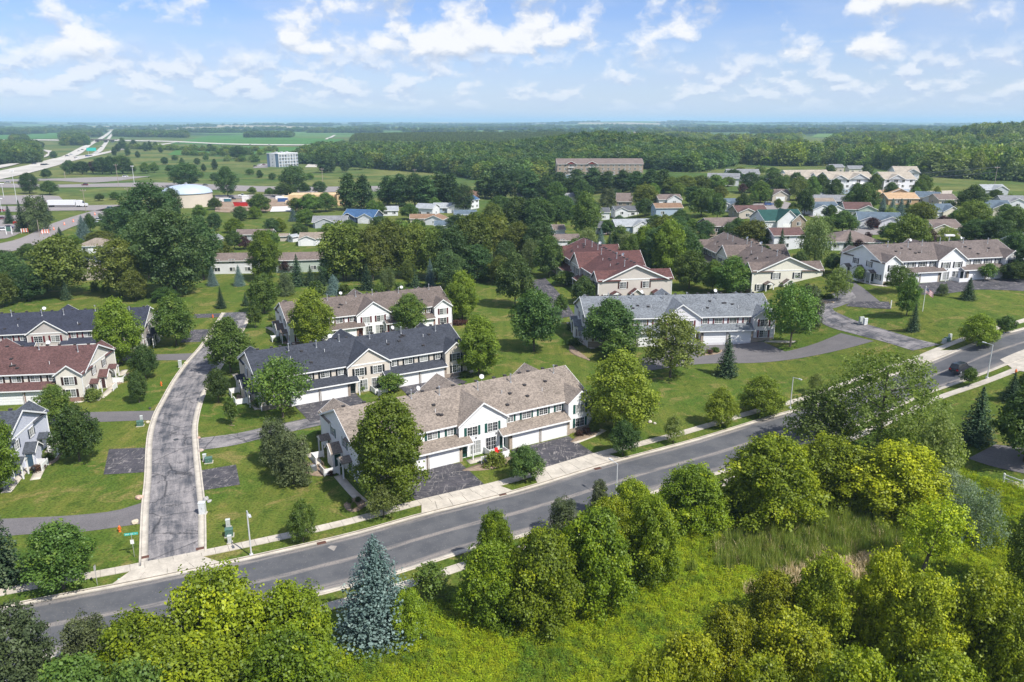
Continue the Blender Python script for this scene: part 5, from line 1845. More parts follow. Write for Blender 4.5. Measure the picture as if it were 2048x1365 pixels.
H('navy house with a bright blue roof', 716, 446, 66, 'navy', 'blue', -14, 13, 3.0, 0.48, [(0.80, 8.0, 2.5, 'white', True, 0.5), (0.2, 7.5, 1.0, 'navy', False, 0.5)])
H('pale grey roofed white house half behind a tree', 780, 432, 32, 'white', 'lgrey', 10, 9, 2.9, 0.42)
H('white house with a grey roof and grey front gable', 848, 432, 38, 'white', 'lgrey', -20, 9, 4.2, 0.45)
H('light blue house with grey roof and white garage gable', 897, 426, 58, 'blue', 'lgrey', 2, 10, 2.9, 0.45, [(0.72, 8.5, 2.0, 'white', True, 0.5)], (0.15, 0.35))
H('orange roofed long low house', 845, 448, 48, 'cream', 'orange', 4, 9, 2.7, 0.38)
H('white gabled house with an orange roof', 890, 449, 48, 'white', 'orange', 78, 9, 2.9, 0.42, wide=9)
H('slate roofed house tucked behind the orange roofs', 932, 440, 44, 'blue', 'slate', 10, 9, 2.8, 0.42)
H('tall white house with blue gable behind the maples', 950, 418, 30, 'white', 'blue', 60, 8, 5.4, 0.5)
H('house of which only a dark slate roof strip shows', 888, 462, 36, 'grey', 'slate', 4, 9, 2.6, 0.36)
H('pale blue house hidden in the tree belt', 870, 525, 32, 'blue', 'grey', -10, 9, 5.0, 0.45)
H('cream house hidden in the tree belt', 742, 540, 34, 'cream', 'brown', 6, 9, 4.6, 0.45)
H('tiny shed with a tan roof on the back lawn', 569, 483, 16, 'beige', 'tan', 8, 3, 2.4, 0.5, wins=())
H('tiny white shed on the back lawn', 592, 484, 16, 'white', 'lgrey', 60, 3, 2.4, 0.5, wins=())
H('small white two storey house with a grey roof', 1145, 410, 30, 'white', 'grey', 30, 8, 5.0, 0.48)
H('brown roofed strip of a house in the maple grove', 1056, 402, 40, 'beige', 'brown', 4, 9, 3.0, 0.42)
H('steep brown grey roofed house before the poplars', 1248, 414, 30, 'brown', 'brown', -8, 12, 3.2, 0.7)
H('white house with a charcoal roof beside a round tree', 1208, 440, 22, 'white', 'dgrey', 4, 9, 4.0, 0.42, wins=(0.5,))
H('white house with a charcoal roof under the steep brown one', 1254, 434, 48, 'white', 'dgrey', 8, 9, 3.4, 0.42, [(0.25, 7.0, 0.8, 'white', False, 0.45)])
H('white gabled house with a brown roof near the orange one', 1340, 412, 46, 'white', 'brown', 6, 10, 3.4, 0.45, [(0.65, 8.0, 1.5, 'white', False, 0.6)])
H('pale blue house with a low orange roof', 1338, 432, 54, 'blue', 'orange', 6, 9, 4.0, 0.40, wins=(0.25, 0.85))
H('light blue house with grey roof and twin white garage gables', 1272, 466, 82, 'blue', 'lgrey', 8, 11, 3.2, 0.46, [(0.62, 8.5, 2.0, 'white', False, 0.55), (0.80, 8.0, 3.2, 'white', True, 0.55)], (0.12,))
H('dark grey roofed garage house beside the twin gables', 1210, 468, 38, 'grey', 'dgrey', -12, 10, 3.0, 0.45, garage=0.7)
H('white garage with a brown roof beside the tall maple', 1119, 474, 22, 'white', 'brown', 10, 8, 3.2, 0.45, wins=())
H('white house with a long brown grey roof behind the red row', 1128, 504, 62, 'white', 'brown', 6, 9, 4.6, 0.40, wins=(0.45,))
H('brown house with a stepped brown roof', 1450, 468, 66, 'brown', 'brown', 8, 12, 3.2, 0.42, [(0.72, 9, 1.5, 'brown', False, 0.42)])
H('white house with a slate teal roof', 1456, 424, 54, 'white', 'slate', 14, 11, 3.4, 0.42, [(0.25, 8, 1.0, 'white', False, 0.42), (0.75, 7, 2.0, 'white', False, 0.42)])
H('beige house with a tan roof and white garage door', 1560, 402, 40, 'beige', 'brown', 4, 11, 3.0, 0.5, [(0.45, 9, 1.5, 'beige', True, 0.55)])
H('house with a low red brown roof behind the green roof', 1505, 437, 62, 'beige', 'red', 6, 11, 2.8, 0.42, [(0.3, 8, 1, 'beige', False, 0.4)])
H('white house with a deep green roof and steep front gables', 1568, 458, 84, 'white', 'green', 10, 13, 3.4, 0.55, [(0.55, 9.5, 1.6, 'white', True, 0.85), (0.80, 6.0, 2.0, 'brown', False, 0.85)], (0.94,))
H('white house with a brown red roof below the green roof', 1576, 500, 62, 'white', 'red', 6, 9, 5.0, 0.42, wins=(0.42, 0.95))
H('steel blue house with a grey roof and white annex', 1668, 416, 78, 'steel', 'grey', -6, 12, 3.4, 0.40, [(0.86, 7.5, 1.5, 'white', False, 0.35)], (0.5,))
H('pale grey hip roofed house behind the steel blue one', 1640, 404, 36, 'white', 'lgrey', 0, 10, 3.0, 0.40, hip=True)
H('white house with twin gables under a tan roof', 1652, 432, 56, 'white', 'slate', 6, 12, 3.0, 0.45, [(0.30, 9, 1.5, 'white', False, 0.45), (0.78, 8, 2.5, 'white', True, 0.45)])
H('tan roofed house joined behind the twin gables', 1648, 420, 46, 'cream', 'tan', 4, 9, 3.2, 0.45)
H('red brown roofed house with a sage green gable', 1716, 434, 50, 'sage', 'red', -10, 12, 3.4, 0.42, [(0.82, 8, 1.0, 'sage', False, 0.45)])
H('white house with a blue grey roof by a little plum tree', 1758, 458, 78, 'white', 'slate', -14, 13, 3.2, 0.42, [(0.25, 7, 0.5, 'white', False, 0.42), (0.75, 9, 2.0, 'white', True, 0.42)])
H('low grey hip roofed ranch behind the pale yellow row', 1712, 502, 96, 'white', 'brown', -6, 16, 3.0, 0.36, hip=True, wins=(0.1, 0.3))
H('white house with a blue roof past the building site', 1852, 408, 42, 'white', 'slate', -30, 11, 3.4, 0.45, [(0.75, 8, 1, 'white', False, 0.45)])
H('brown roofed low house past the blue roofed one', 1895, 412, 38, 'beige', 'brown', 4, 11, 3.2, 0.42)
H('white gabled house with a slate roof among round trees', 1888, 442, 46, 'white', 'slate', 6, 11, 4.0, 0.50, [(0.75, 8, 1.0, 'cream', False, 0.55)], (0.1,))
H('white house with stepped gables and slate roof', 1992, 432, 50, 'cream', 'slate', -12, 12, 3.6, 0.48, [(0.70, 9, 2.0, 'cream', False, 0.50)], (0.2,))
H('grey brown hip roofed house under the round trees', 1896, 474, 56, 'beige', 'brown', 4, 12, 3.2, 0.42, [(0.2, 8, 1, 'beige', False, 0.4)])
H('grey house with a pale grey roof at the edge', 2028, 418, 44, 'grey', 'grey', -8, 12, 3.2, 0.45, [(0.6, 8, 1.0, 'white', False, 0.45)])
H('long white roofed shed near the wood edge', 1992, 390, 46, 'grey', 'lgrey', 4, 12, 3.0, 0.42, [(0.6, 9, 2, 'grey', False, 0.5)])
H('white house at the border above the white row', 2052, 520, 36, 'white', 'slate', 8, 10, 4.5, 0.45)
H('blue roofed house at the border behind trees', 2046, 480, 26, 'white', 'slate', 8, 10, 3.5, 0.45)
H('small grey roofed house at the foot of the wooded hill, first', 1675, 345, 26, 'beige', 'grey', 6, 10, 4.5, 0.42)
H('small pale roofed house at the foot of the wooded hill, second', 1712, 347, 28, 'cream', 'grey', -4, 10, 4.0, 0.42)
H('grey roofed low block west of the apartments', 1446, 372, 60, 'white', 'grey', -14, 14, 5.0, 0.40)
H('grey gabled block west of the apartments', 1486, 362, 62, 'white', 'grey', -6, 14, 5.0, 0.42, [(0.3, 9, 2, 'grey', False, 0.5)])
H('white house in the dark wood, beyond the white office block', 680, 331, 30, 'white', 'brown', 10, 12, 6, 0.45, wins=(0.2, 0.5, 0.8))
H('brown roofed house in the dark wood edge', 735, 330, 20, 'beige', 'brown', 0, 10, 5, 0.5)
H('white steep gabled house by the yellow trees', 788, 334, 22, 'white', 'brown', 40, 10, 4, 0.6)
H('hip roofed house among the wood edge trees', 895, 338, 30, 'beige', 'grey', 0, 12, 4, 0.5, hip=True)
H('hilltop house with a tan roof in the eastern wood', 1904, 290, 22, 'cream', 'tan', 0, 12, 5, 0.4)
H('grey roofed house half sunk in the eastern wood', 1942, 318, 46, 'brown', 'brown', 0, 14, 5, 0.4)
H('pale roofed farmhouse beyond the hill wood', 1432, 279, 24, 'cream', 'tan', 0, 14, 5, 0.4)

# houses still in bare sheathing
OSB = plain('osb_sheathing', (0.40, 0.27, 0.16), 0.85, var=0.15, scale=1.0)
for lb, px, py, wp, rt in (('unfinished house of bare orange sheathing, behind the spruces', 1752, 404, 36, 8), ('unfinished house of bare orange sheathing, gable towards us', 1812, 396, 52, 80), ('unfinished house of bare orange sheathing, long low roof', 1806, 410, 62, 4)):
    hs = house(lb, px, py, wp, 'beige', 'tan', rt, 11, 3.2, 0.45, wide=16 if rt == 80 else None, wins=(0.3, 0.7), group='houses under construction')
    for c in hs.children:
        if c.name.split('.')[0] in ('roof', 'wall'):
            c.data.materials[0] = OSB

# ------------------------------------------------------------------ larger buildings


def apartment(label, px, py, wpx, rot, floors, wall, roof, gb, d=16.0, gcol='grey', balcony=True, cat='apartment block', pitch=0.45):
    p = at(px, py)
    w = wpx * m_per_px(p)
    h = floors * 2.9
    root = empty('apartment_block', p, R(rot))
    tag(root, label, cat, 'apartment blocks')
    W = siding('wall_' + wall, WALLC[wall]); RF = shingle('shingle_' + roof, ROOFC[roof], 0.2)
    GW = siding('wall_' + gcol, WALLC[gcol])
    x0, x1 = -w / 2, w / 2
    zr = h + d / 2 * pitch
    MB().extrude([(0, -1), (d, -1), (d, h), (d / 2, zr), (0, h)], 'x', x0, x1).build('wall', W, root)
    MB().box(x0 + 0.1, -0.06, -1, x1 - 0.1, 0.3, 2.7).build('lower_wall', siding('wall_blue', WALLC['blue']), root)
    m = MB(); ov = 0.5; ze = h - ov * pitch + 0.1; zt = zr + 0.1
    m.slab((x0 - ov, -ov, ze), (x1 + ov, -ov, ze), (x1 + ov, d / 2, zt), (x0 - ov, d / 2, zt), 0.16)
    m.slab((x0 - ov, d / 2, zt), (x1 + ov, d / 2, zt), (x1 + ov, d + ov, ze), (x0 - ov, d + ov, ze), 0.16)
    m.build('roof', RF, root)
    t = MB().box(x0 - ov, -ov - 0.1, ze - 0.2, x1 + ov, -ov, ze + 0.02)
    rake_x(t, x0 - ov - 0.05, 0, d, zt, pitch, ov, 0.25); rake_x(t, x1 + ov, 0, d, zt, pitch, ov, 0.25)
    for f, gw in gb:
        gx = x0 + f * w
        m = MB(); m.extrude([(gx - gw / 2, h - 0.02), (gx + gw / 2, h - 0.02), (gx, h + gw / 2 * 0.5)], 'y', -0.9, 0.6); m.build('gable', GW, root)
        m = MB(); gable_roof_y(m, gx - gw / 2, gx + gw / 2, -1.3, gw / 2 * 0.5 / pitch, 0.5, h + 0.02, 0.4); m.build('gable_roof', RF, root)
        rake_y(t, gx - gw / 2, gx + gw / 2, -1.3, 0.5, h + 0.02, 0.4, 0.28)
        for s in range(floors):
            if balcony:
                bl = MB().box(gx - gw * 0.3, -1.5, s * 2.9 - 0.1, gx + gw * 0.3, 0, s * 2.9 + 0.08)
                for k in range(9):
                    xx = gx - gw * 0.3 + k * gw * 0.6 / 8
                    bl.box(xx - 0.03, -1.5, s * 2.9, xx + 0.03, -1.44, s * 2.9 + 1.0)
                bl.box(gx - gw * 0.3, -1.52, s * 2.9 + 0.95, gx + gw * 0.3, -1.42, s * 2.9 + 1.05)
                bl.build('balcony', WHITE, root)
                add_window(root, gx, -0.01, s * 2.9 + 0.15, 2.4, 2.1, 0, None, False)
    t.build('trim', WHITE, root)
    n = int(w / 4.5)
    for s in range(floors):
        for k in range(n):
            x = x0 + (k + 0.5) * w / n
            if any(abs(x - (x0 + f * w)) < gw * 0.36 for f, gw in gb):
                continue
            add_window(root, x, -0.065 if s == 0 else 0.0, s * 2.9 + 0.9, 1.6, 1.4, 0, None, False)
        add_window(root, x1, d / 2, s * 2.9 + 0.9, 1.6, 1.4, math.pi / 2, None, False)
        add_window(root, x0, d / 2, s * 2.9 + 0.9, 1.6, 1.4, -math.pi / 2, None, False)
    return root


apartment('white apartment block with tan roof and blue base, widest one', 1700, 388, 92, 6, 3, 'white', 'sand', [(0.22, 9), (0.66, 12)])
apartment('white apartment block with tan roof beside the lone round tree', 1796, 388, 64, 4, 3, 'white', 'sand', [(0.38, 10)])
apartment('white apartment block with tan roof, stepped back by the wood', 1812, 372, 44, -8, 3, 'white', 'sand', [(0.7, 9)])
apartment('tan roofed apartment wing behind the widest block', 1690, 378, 110, 4, 2, 'white', 'sand', [(0.3, 9), (0.6, 8)])
apartment('tan roofed apartment wing at the middle of the complex', 1580, 380, 80, -6, 2, 'white', 'sand', [(0.8, 8)])
apartment('tan roofed apartment wing farthest to the wood', 1618, 370, 90, 8, 2, 'white', 'sand', [(0.2, 8), (0.55, 10)])
apartment('lilac grey apartment wing with steep gables in the complex', 1640, 374, 70, -10, 2, 'grey', 'sand', [(0.3, 12), (0.75, 10)])
apartment('long brown roofed apartment block with red gables before the hill', 1200, 356, 172, 2, 4, 'brown', 'brown', [(0.16, 9), (0.40, 9)], 18, 'beige', True)
RG = siding('wall_redgable', (0.22, 0.035, 0.03))
for o in bpy.data.objects:
    if o.name.startswith('gable') and o.parent and 'red gables' in o.parent.get('label', '') and o.name.split('.')[0] == 'gable':
        o.data.materials[0] = RG

# four storey flat roofed block by the fields
_d = Vector((math.cos(R(60)), math.sin(R(60)), 0))
p = at(558, 335) + _d * 15
wb = empty('apartment_block', p, R(60))
tag(wb, 'white flat roofed four storey block with blue corners beside the fields', 'apartment block', 'apartment blocks')
s_ = m_per_px(p)
bw, bd, bh = 30.0, 18.0, 14.5
Wt = plain('white_render', (0.66, 0.66, 0.66), 0.7); Bt = plain('blue_render', (0.16, 0.23, 0.31), 0.7)
MB().box(-bw / 2, 0, -1, bw / 2, bd, bh).build('wall', Bt, wb)
MB().box(-bw / 2 - 0.3, bd * 0.28, -1, -bw / 2 + 1, bd * 0.75, bh + 0.01).build('end_wall', Wt, wb)
MB().box(-bw / 2 - 0.3, -0.3, bh, bw / 2 + 0.3, bd + 0.3, bh + 0.7).build('parapet', Wt, wb)
MB().box(-bw / 2, 0, bh + 0.7, bw / 2, bd, bh + 0.75).build('roof', plain('white_roof', (0.7, 0.7, 0.7), 0.7), wb)
for k in range(3):
    MB().box(-1.5, -1.2, 0, 1.5, 1.2, 1.4).build('rooftop_unit', METAL, wb, (-9 + 8 * k, 9, bh + 0.75))
for s in range(4):
    MB().box(-bw / 2, -0.5, s * 3.5 + 3.0, bw / 2, 0.02, s * 3.5 + 3.5).build('floor_band', Wt, wb)
    for k in range(7):
        MB().box(-bw / 2 + k * 4.3, -0.55, s * 3.5 + 0.1, -bw / 2 + 0.6 + k * 4.3, 0.02, s * 3.5 + 3.02).build('pier', Wt, wb)
        add_window(wb, -bw / 2 + 2.3 + k * 4.3, -0.02, s * 3.5 + 0.8, 2.4, 1.7, 0, None, False)
    add_window(wb, -bw / 2 - 0.3, bd * 0.5, s * 3.5 + 1.0, 1.2, 1.4, -math.pi / 2, None, False)

# water tank
p = at(377, 412)
tk = empty('water_tank', p)
tag(tk, 'round cream water tank with a pale blue domed roof', 'water tank')
r_ = 47 * m_per_px(p) * 1.0
hh = rise(p, 385)
MB().lathe([(r_, -1), (r_, hh)], 64).build('wall', plain('tank_cream', (0.56, 0.49, 0.41), 0.7, var=0.05, scale=0.2), tk, smooth=False)
prof = [(r_ + 0.35, hh - 0.3), (r_ + 0.35, hh + 0.15)] + [(r_ * math.cos(a), hh + 0.15 + 4.6 * math.sin(a)) for a in np.linspace(0.12, 1.5, 10)]
MB().lathe(prof, 64).build('dome', plain('tank_blue', (0.40, 0.47, 0.56), 0.45, var=0.06, scale=0.2), tk, smooth=True)
m = MB()
for k in range(24):
    a = k * math.pi / 12
    m.tube((r_ * 0.97 * math.cos(a), r_ * 0.97 * math.sin(a), hh + 0.8), (2 * math.cos(a), 2 * math.sin(a), hh + 4.75), 0.09, n=4)
    m.tube((r_ * math.cos(a), r_ * math.sin(a), hh), (r_ * math.cos(a), r_ * math.sin(a), hh + 1.3), 0.05, n=4)
m.build('roof_rib', plain('tank_rib', (0.50, 0.54, 0.58), 0.5), tk)
MB().lathe([(0.8, hh + 4.5), (0.8, hh + 5.4), (1.0, hh + 5.4), (0.1, hh + 5.9)], 12).build('hatch', METAL, tk)

# timber framed building going up
p = at(655, 412)
cb = empty('construction_building', p, R(6))
tag(cb, 'unfinished three storey building of bare plywood walls', 'building site', 'houses under construction')
s_ = m_per_px(p)
PLY = plain('plywood', (0.60, 0.44, 0.25), 0.85, var=0.12, scale=0.5)
MB().box(-24, 6, -1, 10, 22, 6.2).build('wall', PLY, cb)
MB().box(6, 0, -1, 20, 24, 9.2).build('wall', PLY, cb)
for s in range(3):
    MB().box(6, -0.08, s * 3 + 2.85, 20, 0.1, s * 3 + 3.05).build('floor_band', plain('lumber', (0.68, 0.55, 0.36), 0.8), cb)
    for k in range(3):
        MB().box(7.5 + k * 4.2, -0.06, s * 3 + 0.8, 9.6 + k * 4.2, 0.1, s * 3 + 2.4).build('window_opening', plain('dark_opening', (0.05, 0.035, 0.025), 0.9), cb)
for k in range(17):
    MB().box(-24 + k * 2, 5.9, 6.2, -23.86 + k * 2, 6.1, 7.6).build('stud', plain('lumber', (0.68, 0.55, 0.36), 0.8), cb)

# ------------------------------------------------------------------ trees of the neighbourhood
MID = """
cotton 60 388 345 36; maple 100 390 362 32; maple 93 358 338 20; cotton 140 349 320 28; cotton 165 349 322 32; plum 187 348 324 26; cotton 205 349 314 34
cotton 223 349 312 32; cotton 246 348 310 42; linden 263 347 325 18; linden 291 348 325 20; linden 309 346 325 18; poplar 229 312 294 9; poplar 246 300 276 14
poplar 268 298 280 14; poplar 292 303 285 11; poplar 300 302 282 8; cotton 456 394 332 42; cotton 588 388 330 58; maple 570 394 368 42; poplar 649 346 308 24; poplar 664 346 310 14
cotton 477 318 292 38; maple 446 315 302 13; poplar 430 340 318 11; poplar 408 343 328 9; cotton 372 374 325 66; cotton 305 490 362 108; cotton 348 450 374 42
spruce 20 448 410 26; spruce 46 464 400 34; pine 76 464 392 58; spruce 93 442 390 34; blue 168 480 430 36; spruce 122 484 454 28; maple 182 465 428 22
cotton 235 478 414 62; olive 205 498 462 62; cotton 285 520 440 92; cotton 20 588 505 82; cotton 60 602 530 72; olive 5 615 545 62; cotton 95 582 500 62
olive 130 592 472 115; olive 246 592 478 98; cotton 300 562 420 92; cotton 352 592 412 132; cotton 408 560 430 72; olive 272 602 540 52; spruce 133 600 552 26
maple 332 602 575 52; maple 45 705 664 44; shrubby 190 582 566 18; shrubby 212 584 570 16
linden 520 426 388 46; bright 510 438 412 26; cotton 482 442 412 32; bright 469 466 436 36; cotton 430 462 425 30; bright 560 464 436 26; blue 587 443 417 22
linden 612 452 418 40; linden 620 426 388 46; maple 652 424 386 42; linden 592 424 396 30; poplar 700 421 346 38; poplar 728 419 350 34; linden 746 438 400 30
poplar 775 411 352 36; poplar 802 413 348 40; cotton 830 413 345 44; poplar 852 415 352 38; poplar 880 412 344 40; poplar 902 414 346 36; cotton 927 426 368 46
poplar 970 397 345 38; poplar 1000 399 340 40; cotton 1030 400 338 46; poplar 1060 402 342 40; cotton 1092 408 350 46; linden 1112 412 364 44; poplar 1150 402 352 38
poplar 1120 388 344 40; poplar 1152 386 338 40; poplar 1186 384 334 38; poplar 1215 384 342 36; poplar 1245 384 340 36; poplar 1272 384 342 34; poplar 1300 384 338 36; poplar 1326 388 338 36
maple 1164 410 360 40; pine 1215 420 376 38; olive 1290 420 368 54; maple 1290 433 398 40; maple 1402 434 376 56; maple 1434 440 388 34
maple 1000 442 392 62; maple 1036 462 395 72; maple 1076 466 395 72; maple 1112 456 400 62; linden 1170 478 386 58; olive 985 472 406 52
olive 990 520 430 74; olive 1036 526 444 64; cotton 1078 530 440 70; willow 1060 545 478 38; willow 1176 502 455 44; blue 1201 502 456 26; spruce 1219 502 468 30
spruce 1238 502 460 26; willow 1256 508 464 42; bigmaple 1288 532 452 62; cotton 1345 540 440 80; olive 1326 502 430 62; cotton 1372 522 452 50
olive 690 562 445 112; olive 745 562 450 64; olive 782 556 438 82; olive 832 556 446 82; olive 872 562 456 62; cotton 906 562 450 82; olive 944 546 428 92; cotton 950 562 488 82
cotton 898 580 500 62; willow 776 584 534 36; olive 818 574 520 32; spruce 735 580 528 40; spruce 828 574 528 32; blue 861 572 516 24; blue 668 588 548 38
spruce 596 572 508 42; spruce 622 572 530 28; spruce 644 572 534 26; pine 573 592 546 38; bigmaple 530 562 460 62; blue 426 572 532 24; blue 479 572 529 25; plum 488 499 474 28; plum 573 545 520 30
shrubby 632 592 566 34; shrubby 690 590 572 26; shrubby 760 590 570 24; shrubby 800 588 568 22; cotton 720 560 500 60; cotton 660 566 510 46; maple 985 560 520 44; cotton 1010 540 480 46
cotton 1500 386 344 46; cotton 1545 382 340 44; linden 1520 406 362 40; young 1508 408 382 17; young 1528 408 382 17; plum 1484 388 368 18; olive 1456 374 354 32
ash 1595 402 354 38; maple 1640 396 350 36; maple 1608 432 378 36; young 1555 422 398 17; olive 1586 442 414 32; maple 1728 426 367 50; linden 1748 388 347 28
maple 1485 427 387 30; olive 1505 502 440 72; cotton 1456 502 444 44; maple 1474 472 436 34; spruce 1560 517 457 34; willow 1628 528 430 64; linden 1622 402 352 34; maple 1668 404 358 30; linden 1712 402 366 28; maple 1780 396 364 24; linden 1846 388 350 34; maple 1560 396 352 34; cotton 1590 384 344 34; linden 1830 404 376 26; maple 1684 467 423 56
spruce 1695 512 462 30; plum 1733 494 465 18; plum 1715 508 480 26; maple 1598 542 503 32; bright 1606 548 525 22; plum 1744 460 436 26; ash 1779 450 416 28
blue 1764 426 392 20; blue 1783 428 396 22; blue 1799 434 396 28; spruce 1813 424 398 22; olive 1840 458 404 64; olive 1812 504 430 82; maple 1942 428 371 54
olive 1940 464 401 68; cotton 1946 494 438 66; cotton 1986 498 433 62; maple 2021 482 414 62; maple 2026 522 464 48; ash 1890 494 454 46; plum 1857 494 457 24
bright 1873 394 372 14; linden 1836 398 361 30; shrubby 1898 424 404 30; plum 1885 454 432 24; ash 2018 414 389 40; linden 1990 398 379 24; cotton 2048 560 490 50
olive 1342 388 354 42; olive 1370 388 351 42; olive 1400 386 351 42; linden 1430 384 350 42; olive 1356 402 366 32; cotton 1466 366 338 40; linden 1660 350 330 20; linden 1734 352 330 24
linden 1545 352 335 26; ash 1520 350 332 24; olive 1480 352 334 28; maple 1585 428 405 20; shrubby 1860 510 492 26; cotton 1410 480 440 36; linden 1385 470 438 34; cotton 1238 458 430 24
olive 745 335 318 44; olive 770 336 320 36; maple 720 340 316 26; cotton 690 345 320 22; linden 870 420 396 26; maple 820 440 408 36; linden 760 432 404 24; maple 835 398 365 30
cotton 760 470 432 44; linden 800 480 440 46; maple 835 478 440 44; maple 880 500 452 50; cotton 915 470 428 50; linden 955 470 425 50; maple 1130 440 392 44; cotton 1180 440 398 44
maple 1235 404 380 24; linden 1305 400 366 30; cotton 1385 410 372 40; linden 1420 412 380 34; olive 1440 400 372 30; maple 1530 402 372 30; linden 1570 384 350 26; maple 1625 410 378 28
maple 1660 440 410 28; linden 1700 420 384 34; cotton 1540 500 458 44; maple 1650 470 436 30; linden 1725 448 424 22; maple 1780 484 446 44; cotton 1905 520 476 46; maple 1960 540 490 50
linden 1985 520 478 44; maple 2005 545 505 40; cotton 1440 520 470 50; linden 1400 520 468 50; maple 1525 540 490 44; cotton 1340 500 440 44; linden 1310 470 430 36; maple 1360 460 420 40
maple 1860 440 410 26; linden 1910 448 420 30; maple 1955 410 380 28; linden 2010 440 408 34; cotton 2040 460 424 40; maple 470 500 462 36; linden 540 500 460 40; maple 600 478 446 34
cotton 545 470 436 34; linden 660 480 446 40; maple 700 476 440 40; cotton 395 520 450 60; olive 440 530 480 50; maple 250 440 412 34; linden 150 500 470 30; maple 60 520 488 40
cotton 10 540 500 50; olive 100 540 496 50; linden 400 440 410 30; maple 430 420 396 26; linden 1240 500 452 40; maple 1150 520 478 44; cotton 1120 545 500 44; olive 1000 570 512 50
poplar 236 304 288 10; poplar 256 312 294 10; poplar 276 316 302 9; poplar 312 298 284 9; poplar 322 306 294 8; cotton 330 330 314 16; linden 350 322 310 14; poplar 365 336 316 10; cotton 395 330 316 14; linden 412 322 310 12
cotton 420 300 288 14; linden 385 308 298 12; poplar 345 300 290 7; cotton 108 318 302 16; cotton 84 296 284 12; linden 124 292 282 12; maple 340 345 330 18; linden 400 356 344 16; cotton 430 362 346 20; linden 500 350 338 18; poplar 520 356 340 12; cotton 545 360 346 18; linden 620 360 346 18; maple 610 388 366 22; cotton 640 388 362 30; maple 540 392 376 20; linden 505 388 374 18; maple 200 402 388 18; linden 230 400 384 20; cotton 285 400 374 30
cotton 1310 548 452 58; bigmaple 1336 552 440 70; maple 1374 545 466 62; linden 1262 545 470 46; maple 1215 470 440 30; cotton 1355 470 432 40
"""
HUE = dict(cotton='dark green', maple='dark green', linden='mid green', bright='bright green', ash='pale green', olive='olive green', willow='pale drooping', poplar='dark upright', young='young green', plum='purple leaved', pine='dark', spruce='dark', blue='bluish', bigmaple='tall green', shrubby='low green')
NOUN = dict(plum='plum tree', pine='pine', spruce='spruce', blue='spruce', poplar='poplar', willow='willow', shrubby='bush')
REFS = [
    (1300, 600, 'the red roofed row'), (1520, 560, 'the pale yellow row'), (1860, 540, 'the white row with black shutters'), (725, 600, 'the brown roofed white row'),
    (150, 630, 'the greige row'), (377, 390, 'the water tank'), (655, 400, 'the plywood building'), (562, 320, 'the flat roofed white block'), (1200, 340, 'the long brown apartment block'),
    (135, 408, 'the white lorry'), (20, 450, 'the car park'), (190, 288, 'the motorway bridge'), (1700, 370, 'the widest apartment block'), (150, 335, 'the motorway'),
    (716, 435, 'the blue roofed house'), (1568, 440, 'the green roofed house'), (660, 445, 'the grey house of several gables'), (632, 478, 'the tan roofed white house'), (466, 530, 'the red deck house'),
    (600, 530, 'the grey green ranch'), (195, 535, 'the navy roofed beige house'), (190, 497, 'the hip roofed house'), (845, 440, 'the orange roofs'), (897, 415, 'the light blue garage house'),
    (1272, 450, 'the twin gabled house'), (1338, 420, 'the low orange roof'), (1128, 490, 'the white ranch behind the red row'), (1145, 400, 'the small white two storey house'), (1248, 400, 'the steep brown roof'),
    (1450, 450, 'the stepped brown roof'), (1456, 405, 'the slate teal roof'), (1668, 400, 'the steel blue house'), (1716, 425, 'the sage gable'), (1758, 440, 'the house with a plum tree'), (1712, 485, 'the hip roofed ranch'),
    (1652, 420, 'the twin gables'), (1852, 400, 'the blue roof by the building site'), (1888, 430, 'the slate roofed gable house'), (1992, 420, 'the stepped gables'), (1896, 460, 'the grey brown hip roof'), (2028, 405, 'the edge house'), (1576, 480, 'the brown red roof'), (1806, 400, 'the bare sheathed houses'), (1560, 390, 'the white garage door'), (508, 470, 'the low grey brown roof'), (440, 484, 'the gabled outbuilding'), (870, 510, 'the pale blue house'), (742, 530, 'the cream belt house'), (950, 405, 'the tall white house'),
]


def mid_trees():
    rows = []
    for ch in MID.replace('\n', ';').split(';'):
        f = ch.split()
        if len(f) == 5:
            rows.append((f[0], *map(float, f[1:])))
    base = []
    for k, px, py, top, w in rows:
        cyy = (py + top) / 2
        rx, ry, nm = min(REFS, key=lambda r: ((r[0] - px) * 1.0) ** 2 + ((r[1] - cyy) * 2.2) ** 2)
        dx = px - rx; dy = py - ry
        if abs(dx) > 34:
            rel = 'west of' if dx < 0 else 'east of'
        elif dy > 24:
            rel = 'in front of'
        else:
            rel = 'behind'
        size = 'small' if (py - top) < 34 and k not in ('young', 'shrubby') else ('huge' if (py - top) > 120 else '')
        base.append(' '.join((size + ' ' + HUE[k] + ' ' + NOUN.get(k, 'leafy tree') + ' ' + rel + ' ' + nm).split()))
    NUM = 'second third fourth fifth sixth seventh eighth ninth tenth eleventh twelfth thirteenth fourteenth fifteenth sixteenth'.split()
    ORD = ['leftmost'] + [q + ' from the left' for q in NUM]
    for lab in set(base):
        ids = [i for i, b in enumerate(base) if b == lab]
        if len(ids) > 1:
            ids.sort(key=lambda i: rows[i][1])
            for n, i in enumerate(ids):
                base[i] = lab + ', ' + (ORD[n] if n < len(ids) - 1 or n == 0 else 'rightmost')
    for (k, px, py, top, w), lab in zip(rows, base):
        if k == 'shrubby':
            p = at(px, py)
            ww = w * m_per_px(p)
            o = link('bush', SHRUB['shrub'], None, p, (0, 0, px), (ww / 2, ww / 2, max(rise(p, top), 1) / 1.3))
            tag(o, lab, 'bush', 'bushes of the neighbourhood')
        else:
            tree(k, px, py, top, w, lab, 'trees of the neighbourhood')


mid_trees()

# ------------------------------------------------------------------ woods, meadow: what nobody could count


